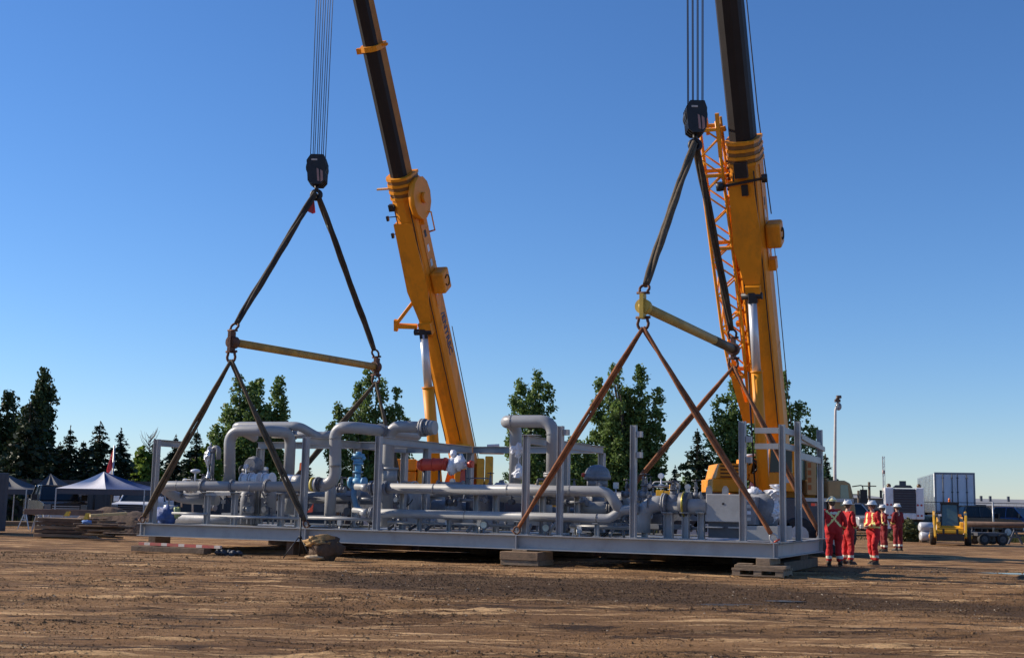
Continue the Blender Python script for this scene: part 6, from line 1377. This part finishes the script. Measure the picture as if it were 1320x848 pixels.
for i, (px, Y, h_, w_, l_, m_, lab) in enumerate(((1215, 88, 2.0, 6, 2.4, FENCE, 'dark steel bin behind the loader cab'), (1300, 92, 1.7, 8, 2.4, DGREY, 'long dark equipment box at the right in front of the warehouse'), (1095, 84, 1.5, 5, 2.2, BLACKM, 'black low box behind the left pair of men'))):
    t = thing('steel_bin', lab, 'steel bin', (gx(px, Y), Y, 0)); mm = MB(); mm.box((-w_/2, 0, 0.15), (w_/2, l_, h_)); part(mm, 'bin_body', m_, t)
    mm = MB(); 
    for k in range(int(w_/0.8)): mm.box((-w_/2+0.1+k*0.8, -0.06, 0.15), (-w_/2+0.2+k*0.8, -0.001, h_-0.1))
    mm.box((-w_/2-0.04, -0.08, h_), (w_/2+.04, l_+0.05, h_+0.08)); part(mm, 'ribs', m_, t)
    mm = MB(); mm.box((-w_/2+.3, 0.2, 0), (-w_/2+.7, l_-.2, 0.149)); mm.box((w_/2-.7, 0.2, 0), (w_/2-.3, l_-.2, 0.149)); part(mm, 'runner', BLACKM, t)
# ================================================================== LEFT YARD CLUTTER
def sawhorse(px, py, label, rot, src=None):
    q = G(px, py)
    if src is None:
        t = thing('sawhorse', label, 'sawhorse', q, rot, 'metal sawhorses'); 
        mm = MB(); mm.bar((-0.5, 0, 0.82), (0.5, 0, 0.82), 0.09, 0.05); part(mm, 'top_rail', GALV, t)
        for s_ in (-1, 1):
            for u in (-1, 1): mm = MB(); mm.bar((s_*0.42, 0, 0.8), (s_*0.48, u*0.28, 0), 0.035, 0.035, UY); part(mm, 'leg', GALV, t)
        for s_ in (-1, 1): mm = MB(); mm.bar((s_*0.455, -0.13, 0.42), (s_*0.455, 0.13, 0.42), 0.03, 0.03); part(mm, 'spreader', GALV, t)
        return t
    c = copy_tree(src); c.location = q; c.rotation_euler.z = rot; c['label'] = label; return c
s0 = sawhorse(39, 682, 'leftmost metal sawhorse, carrying the end of the long beam', R(75)); sawhorse(57, 685, 'metal sawhorse in the middle of the three at the left', R(80), s0); sawhorse(72, 685, 'rightmost of the three metal sawhorses, by the plank stack', R(70), s0)
Yk = 45
def zb(py, px=100, Y=Yk): return P(px, py, Y).z
a = P(32, 659, Yk); b = P(132, 661, Yk); timber('long_beam', a, b, 0.2, 0.2, 'long brown beam lying across the sawhorses at the left', TREAD, cat='beam')
a = P(52, 669, 44); b = P(108, 671, 44); timber('plank', a, b, 0.5, 0.12, 'grey plank bundle under the long beam at the left', WOODD, cat='plank')
for i in range(5):
    z = 0.05+i*0.14; a = V((gx(52, 45.5), 45.5+0.06*i, z)); b = V((gx(112+i*2, 45.5), 45.6, z)); timber('plank', a, b, 1.1, 0.11, ('lowest', 'second lowest', 'middle', 'second highest', 'topmost')[i]+' board of the grey stack behind the sawhorses', WOODD if i % 2 else WOOD, cat='board', group='boards of the grey stack')
for px, py0, py1, lab in ((85.5, 665, 659, 'small upright yellow wedge on the beam, the left one'), (110.5, 669, 661, 'larger yellow wedge beside the pale plank')):
    q = P(px, py0, 43.5); z1 = P(px, py1, 43.5).z; mm = MB(); mm.prism([(-0.06, 0), (0.08, 0), (0.12, z1-q.z), (0.02, z1-q.z)], -0.1, 0.1); solo(mm, 'yellow_wedge', YTIMB, q, lab, 'wedge', world=False)
a = P(116, 664.5, 43); b = P(163, 661.5, 43.5); timber('plank', a, b, 0.35, 0.09, 'pale yellow plank lying on the dark pile left of the skid', mat('fresh_timber', (0.55, 0.42, 0.2), 0.8, 0, 0.2, 4), cat='plank')
rnd = random.Random(2)
for i in range(12):
    px = rnd.uniform(112, 160); py = rnd.uniform(666, 688); a = G(px, py); L = rnd.uniform(0.8, 2.0); an = rnd.uniform(-0.4, 0.4); d = V((math.cos(an)*L/2, math.sin(an)*L/2, 0)); z = 0.08+0.055*i
    a = V((gx(112+rnd.uniform(0, 34), 43), 43+rnd.uniform(-.8, .8), z))
    timber('scrap_board', a-d+V((0, 0, rnd.uniform(-.03, .03))), a+d, rnd.uniform(0.15, 0.5), 0.05, 'scrap board in the dark heap of timber left of the skid', rnd.choice([WOODD, WOODD, WOODD, WOOD]), cat='scrap board', group='scrap boards in the heap left of the skid')
mm = MB(); mm.ball((0, 0, 0.1), 0.15, 14, 8, (1, 0.7, 0.5), 0.8, 3); q = P(112, 677, 41.5); solo(mm, 'blue_rag', mat('rag_blue', (0.1, 0.22, 0.5), 0.7), q, 'small crumpled blue cloth in front of the timber heap', 'cloth', world=False)
# dirt bank behind
mm = MB(); n = 40; mrow = 14; o = 0; q = V((gx(158, 50), 50, 0))
for j in range(mrow+1):
    for i in range(n+1):
        u = i/n*2-1; v = j/mrow*2-1; h = max(0, 1-abs(u)**3)*max(0, 1-v*v)*1.15; x = u*2.4; y = v*1.8
        mm.v.append(V((x, y, h*(0.85+0.3*noise.noise(V((x*1.5, y*1.5, 1))))+0.1*noise.noise(V((x*5, y*5, 1)))*min(1, h*3)-0.05)))
for j in range(mrow):
    for i in range(n): k = j*(n+1)+i; mm.f.append([k, k+1, k+n+2, k+n+1]); mm.sm.append(True); mm.mi.append(0)
solo(mm, 'dirt_bank', mat('bank_soil', (0.10, 0.062, 0.04), 0.95, 0, 0.35, 2, bump=1, bscale=8), q, kind='structure', world=False)
for i, (px, py, w_, d_, h_, lab) in enumerate(((27, 664, 2.3, 1.0, 0.5, 'pale stack of timber sheets in front of the dark tents'), (18, 673, 2.4, 1.0, 0.22, 'low stack of timber sheets nearer than the pale one at the left'))):
    q = G(px, py+4); mm = MB()
    for k in range(int(h_/0.07)): mm.box((-w_/2+0.05*math.sin(k*3), -d_/2+0.04*math.cos(k*5), k*0.07), (w_/2+0.05*math.sin(k*2), d_/2, k*0.07+0.06))
    solo(mm, 'timber_sheets', WOOD, q, lab, 'timber stack', world=False)
timber('gap_darkening_mat', SWd(-18.0, SW+0.35, 0.15), SWd(-12.6, SW+0.35, 0.15), 0.9, 0.3, 'dark timber mat added to darken the gap under the skid, far left', WOODD, cat='timber mat', group='added timber mats darkening the gap behind the far skid beam')  # mats added to hide the lit ground and keep the gap dark
timber('gap_darkening_mat', SWd(-12.4, SW+0.4, 0.15), SWd(-6.6, SW+0.35, 0.15), 0.9, 0.3, 'dark timber mat added to darken the gap under the skid, far middle', WOODD, cat='timber mat', group='added timber mats darkening the gap behind the far skid beam')
timber('gap_darkening_mat', SWd(-6.4, SW+0.35, 0.15), SWd(-0.9, SW+0.35, 0.15), 0.9, 0.3, 'dark timber mat added to darken the gap under the skid, far right', WOODD, cat='timber mat', group='added timber mats darkening the gap behind the far skid beam')
# ================================================================== PEOPLE
def skinmesh(verts, edges, radii, root, name, sub=2):
    me = bpy.data.meshes.new(name); me.from_pydata(verts, edges, []); o = bpy.data.objects.new(name, me); COL.objects.link(o)
    m = o.modifiers.new('skin', 'SKIN'); m.use_smooth_shade = True
    for i, r in enumerate(radii):
        me.skin_vertices[0].data[i].radius = r if isinstance(r, tuple) else (r, r); me.skin_vertices[0].data[i].use_root = (i == root)
    s_ = o.modifiers.new('sub', 'SUBSURF'); s_.levels = sub; s_.render_levels = sub
    dg = bpy.context.evaluated_depsgraph_get(); dg.update()
    nm = bpy.data.meshes.new_from_object(o.evaluated_get(dg)); COL.objects.unlink(o); bpy.data.objects.remove(o); bpy.data.meshes.remove(me)
    nm.name = name; return nm
class SK:
    def __init__(s): s.v = []; s.e = []; s.r = []
    def a(s, p, r, parent=None):
        s.v.append(tuple(p)); s.r.append(r)
        if parent is not None: s.e.append((parent, len(s.v)-1))
        return len(s.v)-1
    def chain(s, pts, rs, parent):
        for p, r in zip(pts, rs): parent = s.a(p, r, parent)
        return parent
def limb(a, b, t): return V(a).lerp(V(b), t)
def person(label, loc, rotz, arms, legs=None, cloth=REDC, hat=HELW, yaw=0.0, lean=(0, 0), scale=1.0, stripes='X', patch=False, group='men in red coveralls', stout=1.0):
    """faces -y. arms: ((elbowL, wristL), (elbowR, wristR)), L is +x. legs: ((kneeL, ankleL),(kneeR, ankleR))"""
    t = thing('person', label, 'person', loc, rotz, group); t.scale = (scale,)*3
    lx, ly = lean; k = stout
    pel = V((0, 0, 0.95)); bel = V((lx*0.35, ly*0.35, 1.10)); che = V((lx*0.75, ly*0.75, 1.30)); nb = V((lx, ly, 1.46)); nk = V((lx*1.08, ly*1.08-0.01, 1.53)); hd = V((lx*1.12, ly*1.15-0.02, 1.63))
    sh = [V((lx+s_*0.185, ly+0.005, 1.415)) for s_ in (1, -1)]
    if legs is None: legs = (((0.12, -0.02, 0.5), (0.13, 0.02, 0.09)), ((-0.12, -0.02, 0.5), (-0.13, 0.02, 0.09)))
    # ---- body (one continuous mesh)
    s = SK(); p = s.a(pel, (0.13, 0.1)); b = s.a(bel, (0.13, 0.1), p); c = s.a(che, (0.15, 0.105), b); n = s.a(nb, 0.065, c); n2 = s.a(nk, 0.055, n)
    Ry = Matrix.Rotation(yaw, 3, 'Z')
    jaw = s.a(hd+Ry @ V((0, -0.02, -0.035)), (0.068, 0.075), n2); cr = s.a(hd+V((0, 0.01, 0.04)), (0.076, 0.092), jaw); s.a(hd+V((0, 0.012, 0.09)), (0.055, 0.07), cr)
    for i, (el, wr) in enumerate(arms):
        el = V(el); wr = V(wr); q = s.a(sh[i], 0.06, c); e_ = s.chain([limb(sh[i], el, .5), el, limb(el, wr, .5), wr], [0.048, 0.04, 0.036, 0.027], q)
        d = (wr-el).normalized(); palm = s.a(wr+d*0.06, (0.038, 0.02), e_)
        x, y, z = frame(d, V((0, 0.3, 1)))
        for f in range(4):
            o = (f-1.5)*0.02; kk = wr+d*0.10+x*o; L = (0.028, 0.034, 0.031, 0.022)[f]; s.chain([kk, kk+d*L-y*0.006, kk+d*L*1.7-y*0.022], [0.0105, 0.0095, 0.008], palm)
        s.chain([wr+d*0.05+x*0.035, wr+d*0.085+x*0.055], [0.012, 0.01], palm)
    for i, (kn, an) in enumerate(legs):
        hx = (1, -1)[i]*0.095; q = s.a((hx, 0, 0.88), 0.09, p); kn = V(kn); an = V(an)
        s.chain([limb((hx, 0, 0.88), kn, .5), kn, limb(kn, an, .4), an, an+V((0, -0.06, -0.045)), an+V((0, -0.14, -0.055))], [0.08, 0.055, 0.056, 0.04, 0.038, 0.03], q)
    bm_ = skinmesh(s.v, s.e, s.r, 0, 'body', 1); bm_.materials.append(SKIN); ob = bpy.data.objects.new('body', bm_); COL.objects.link(ob); ob.parent = t
    # nose, eyes, ears as small children of the face
    f = lambda v: hd+Ry @ V(v)
    mm = MB(); mm.tube([f((0, -0.085, 0.03)), f((0, -0.112, -0.01)), f((0, -0.09, -0.02))], [0.009, 0.016, 0.01], 8); [mm.ball(f((s_*0.078, 0.0, 0.0)), 0.024, 8, 6, (0.4, 0.7, 1.2)) for s_ in (-1, 1)]; part(mm, 'nose_and_ears', SKIN, t)
    mm = MB(); [mm.ball(f((s_*0.03, -0.083, 0.022)), 0.011, 8, 6) for s_ in (-1, 1)]; part(mm, 'eyes', BLACKM, t)
    mm = MB(); mm.tube([f((-0.025, -0.086, -0.052)), f((0, -0.094, -0.054)), f((0.025, -0.086, -0.052))], 0.006, 6); part(mm, 'mouth', DKRED, t)
    mm = MB(); mm.ball(hd+Ry @ V((0, 0.025, 0.015)), 0.098, 14, 8, (0.95, 1, 1)); part(mm, 'hair', BARK, t)
    # ---- coverall
    s = SK(); p = s.a(pel+V((0, 0, -0.02)), (0.175*k, 0.135*k)); b = s.a(bel, (0.168*k, 0.132*k), p); c = s.a(che, (0.185*k, 0.135*k), b); n = s.a(nb+V((0, 0, -0.035)), (0.12, 0.09), c); s.a(nb+V((0, 0, 0.02)), 0.075, n)
    for i, (el, wr) in enumerate(arms):
        el = V(el); wr = V(wr); q = s.a(sh[i]-V(((1, -1)[i]*0.0, 0, 0.01)), 0.085, c)
        s.chain([limb(sh[i], el, .35)+V((0.008, 0, 0)), limb(sh[i], el, .7), el, limb(el, wr, .45), limb(el, wr, .96)], [0.078, 0.072, 0.066, 0.06, 0.05], q)
    for i, (kn, an) in enumerate(legs):
        hx = (1, -1)[i]*0.1; q = s.a((hx, 0, 0.86), 0.115*k, p); kn = V(kn); an = V(an)
        s.chain([limb((hx, 0, 0.86), kn, .35), limb((hx, 0, 0.86), kn, .7), kn, limb(kn, an, .35), limb(kn, an, .7), limb(kn, an, .97)], [0.108*k, 0.1, 0.088, 0.092, 0.09, 0.093], q)
    cm = skinmesh(s.v, s.e, s.r, 0, 'coverall', 3)
    for mt in (cloth, REFLY, REFL): cm.materials.append(mt)
    # wrinkles
    for v in cm.vertices:
        d = noise.noise(V(v.co)*7+V(loc))*0.028+noise.noise(V((v.co.x*14, v.co.y*14, v.co.z*22)))*0.009
        v.co += v.normal*d
    arm_seg = [(V(el), V(wr)) for el, wr in arms]; leg_seg = [(V(kn), V(an)) for kn, an in legs]
    for pg in cm.polygons:
        q = V(pg.center); mi = 0
        for el, wr in arm_seg:
            d = wr-el; f_ = (q-el).dot(d)/d.length_squared
            if 0.38 < f_ < 0.62 and (q-el-d*f_).length < 0.09: mi = 1
        for kn, an in leg_seg:
            if an.z+0.10 < q.z < an.z+0.17: mi = 2
        lxq = lx*0.7; 
        if stripes and abs(q.x-lxq) < 0.2 and 1.02 < q.z < 1.44:
            back = q.y > ly*0.8+0.03; front = q.y < ly*0.8-0.03
            if back and stripes == 'X':
                u = (q.x-lxq)/0.15; v_ = (q.z-1.22)/0.17
                if abs(abs(u)-abs(v_)) < 0.2 and (u*v_ != 0): mi = 1
            if front or stripes == 'V':
                if abs(abs(q.x-lxq)-0.095) < 0.024 and q.z > 1.08: mi = 1
        if mi == 0 and stripes and 1.02 < q.z < 1.065 and abs(q.x) < 0.22: mi = 1 if stripes != 'X' or q.y < 0 else mi
        if patch and q.y > ly*0.8+0.05 and abs(q.x-lxq) < 0.09 and 1.335 < q.z < 1.395: mi = 2
        pg.material_index = mi; pg.use_smooth = True
    oc_ = bpy.data.objects.new('coverall', cm); COL.objects.link(oc_); oc_.parent = t
    # gloves? boots
    for i, (kn, an) in enumerate(legs):
        an = V(an); mm = MB(); mm.tube([an+V((0, 0.0, 0.09)), an+V((0, 0.005, -0.02)), an+V((0, -0.06, -0.04)), an+V((0, -0.16, -0.055)), an+V((0, -0.2, -0.06))], [0.06, 0.062, 0.055, 0.045, 0.02], 10); mm.box(an+V((-0.05, -0.2, -0.092)), an+V((0.05, 0.07, -0.055))); part(mm, 'boot', BOOT, t)
    # helmet
    mm = MB(); c_ = hd+V((0, 0.012, 0.055)); n = 22; rows = 8
    for i in range(rows+1):
        th = math.pi/2*i/rows
        for j in range(n):
            a = 2*math.pi*j/n; mm.v.append(c_+Ry @ V((math.sin(th)*math.cos(a)*0.115, math.sin(th)*math.sin(a)*0.14, math.cos(th)*0.115)))
    for i in range(rows):
        for j in range(n): mm.f.append([i*n+j, (i+1)*n+j, (i+1)*n+(j+1) % n, i*n+(j+1) % n]); mm.sm.append(True); mm.mi.append(0)
    mm.bar(c_+Ry @ V((0, -0.11, 0.075)), c_+Ry @ V((0, 0.11, 0.075)), 0.025, 0.09); hm = part(mm, 'hard_hat', hat, t)
    mm = MB(); vs = []
    for j in range(n):
        a = 2*math.pi*j/n; e = 0.028+(0.035 if math.sin(a) < -0.3 else 0)
        for r_, z in ((0.0, 0.004), (e, -0.006), (e, -0.012), (0, -0.008)): vs.append(c_+Ry @ V((math.cos(a)*(0.113+r_), math.sin(a)*(0.138+r_), z)))
    mm.add(vs, [(j*4+q, j*4+(q+1) % 4, ((j+1) % n)*4+(q+1) % 4, ((j+1) % n)*4+q) for j in range(n) for q in range(4)], True); part(mm, 'brim', hat, hm)
    if hat is HELY:
        mm = MB(); mm.tube([c_+Ry @ V((math.cos(2*math.pi*j/20)*0.12, math.sin(2*math.pi*j/20)*0.145, 0.02)) for j in range(20)], 0.009, 6, closed=True); part(mm, 'hat_band', REFLY, hm)
    return t
def at(px, py):
    g = G(px, py); g.z = 0.0; return g
# P1 : back to us, left hand on the skid corner
g1 = at(1076, 729)
# skid corner direction: viewer's left = local right when the back is turned
person('man in red with a yellow X on his back, hand on the skid corner', g1, R(176), (((0.34, -0.02, 1.14), (0.33, -0.18, 0.93)), ((-0.3, 0.04, 1.12), (-0.27, -0.14, 0.93))), (((0.13, -0.03, 0.5), (0.15, 0.02, 0.09)), ((-0.11, -0.03, 0.5), (-0.14, 0.03, 0.09))), hat=HELY, lean=(0.03, -0.05), scale=1.04, stripes='X', patch=True, stout=1.25)
person('man in a red coverall and white hard hat, turned away, second from the left', at(1093, 727), R(118), (((0.29, 0.0, 1.14), (0.22, -0.16, 0.98)), ((-0.27, 0.0, 1.14), (-0.2, -0.2, 1.02))), lean=(0, -0.02), scale=1.0, stripes=None, stout=1.12)
person('man in a red coverall facing left with his hands together, white hard hat', at(1127, 727), R(-62), (((0.27, -0.02, 1.15), (0.06, -0.27, 1.06)), ((-0.27, -0.02, 1.15), (-0.02, -0.28, 1.04))), (((0.13, -0.12, 0.5), (0.13, -0.04, 0.09)), ((-0.11, -0.02, 0.5), (-0.13, 0.12, 0.09))), lean=(0.02, -0.05), yaw=R(-10), stripes='V', stout=1.15)
person('man in a red coverall coloured darker for shade, half hidden behind another, pointing left', at(1140, 711), R(-85), (((0.27, -0.02, 1.15), (0.2, -0.2, 1.0)), ((-0.24, -0.26, 1.33), (-0.2, -0.52, 1.38))), cloth=REDC_SHADE, stripes='X', lean=(0, -0.02), scale=0.97)
person('man in a red coverall coloured darker for shade, at the right of the group, seen from the side', at(1158, 710), R(-150), (((0.27, 0.02, 1.15), (0.16, -0.16, 1.0)), ((-0.27, 0.02, 1.14), (-0.18, -0.18, 1.02))), cloth=REDC_SHADE, stripes=None, yaw=R(30))
# striped barrier board behind the group
q = at(1146, 703); t = thing('striped_barrier', 'low stand with a red and white diagonally striped board behind the men', 'barrier', q); zt_ = P(1145, 670, q.y).z; zb_ = P(1145, 681, q.y).z
mm = MB()
for i in range(7):
    x0 = -0.5+i*0.15; m_i = i % 2; x1 = x0+0.15
    mm.add([(x0, -0.02, zb_), (x1, -0.02, zb_), (x1-0.12, -0.02, zt_), (x0-0.12, -0.02, zt_), (x0, 0.01, zb_), (x1, 0.01, zb_), (x1-0.12, 0.01, zt_), (x0-0.12, 0.01, zt_)], [(0,1,2,3),(7,6,5,4),(0,4,5,1),(1,5,6,2),(2,6,7,3),(3,7,4,0)], mi=m_i)
part(mm, 'striped_board', [REDT, WHITEP], t)
for x in (-0.4, 0.35): mm = MB(); mm.bar((x, 0.03, 0), (x, 0.03, zt_-0.02), 0.06, 0.04, UY); mm.bar((x, -0.3, 0.03), (x, 0.35, 0.03), 0.06, 0.05); part(mm, 'leg', BLACKM, t)
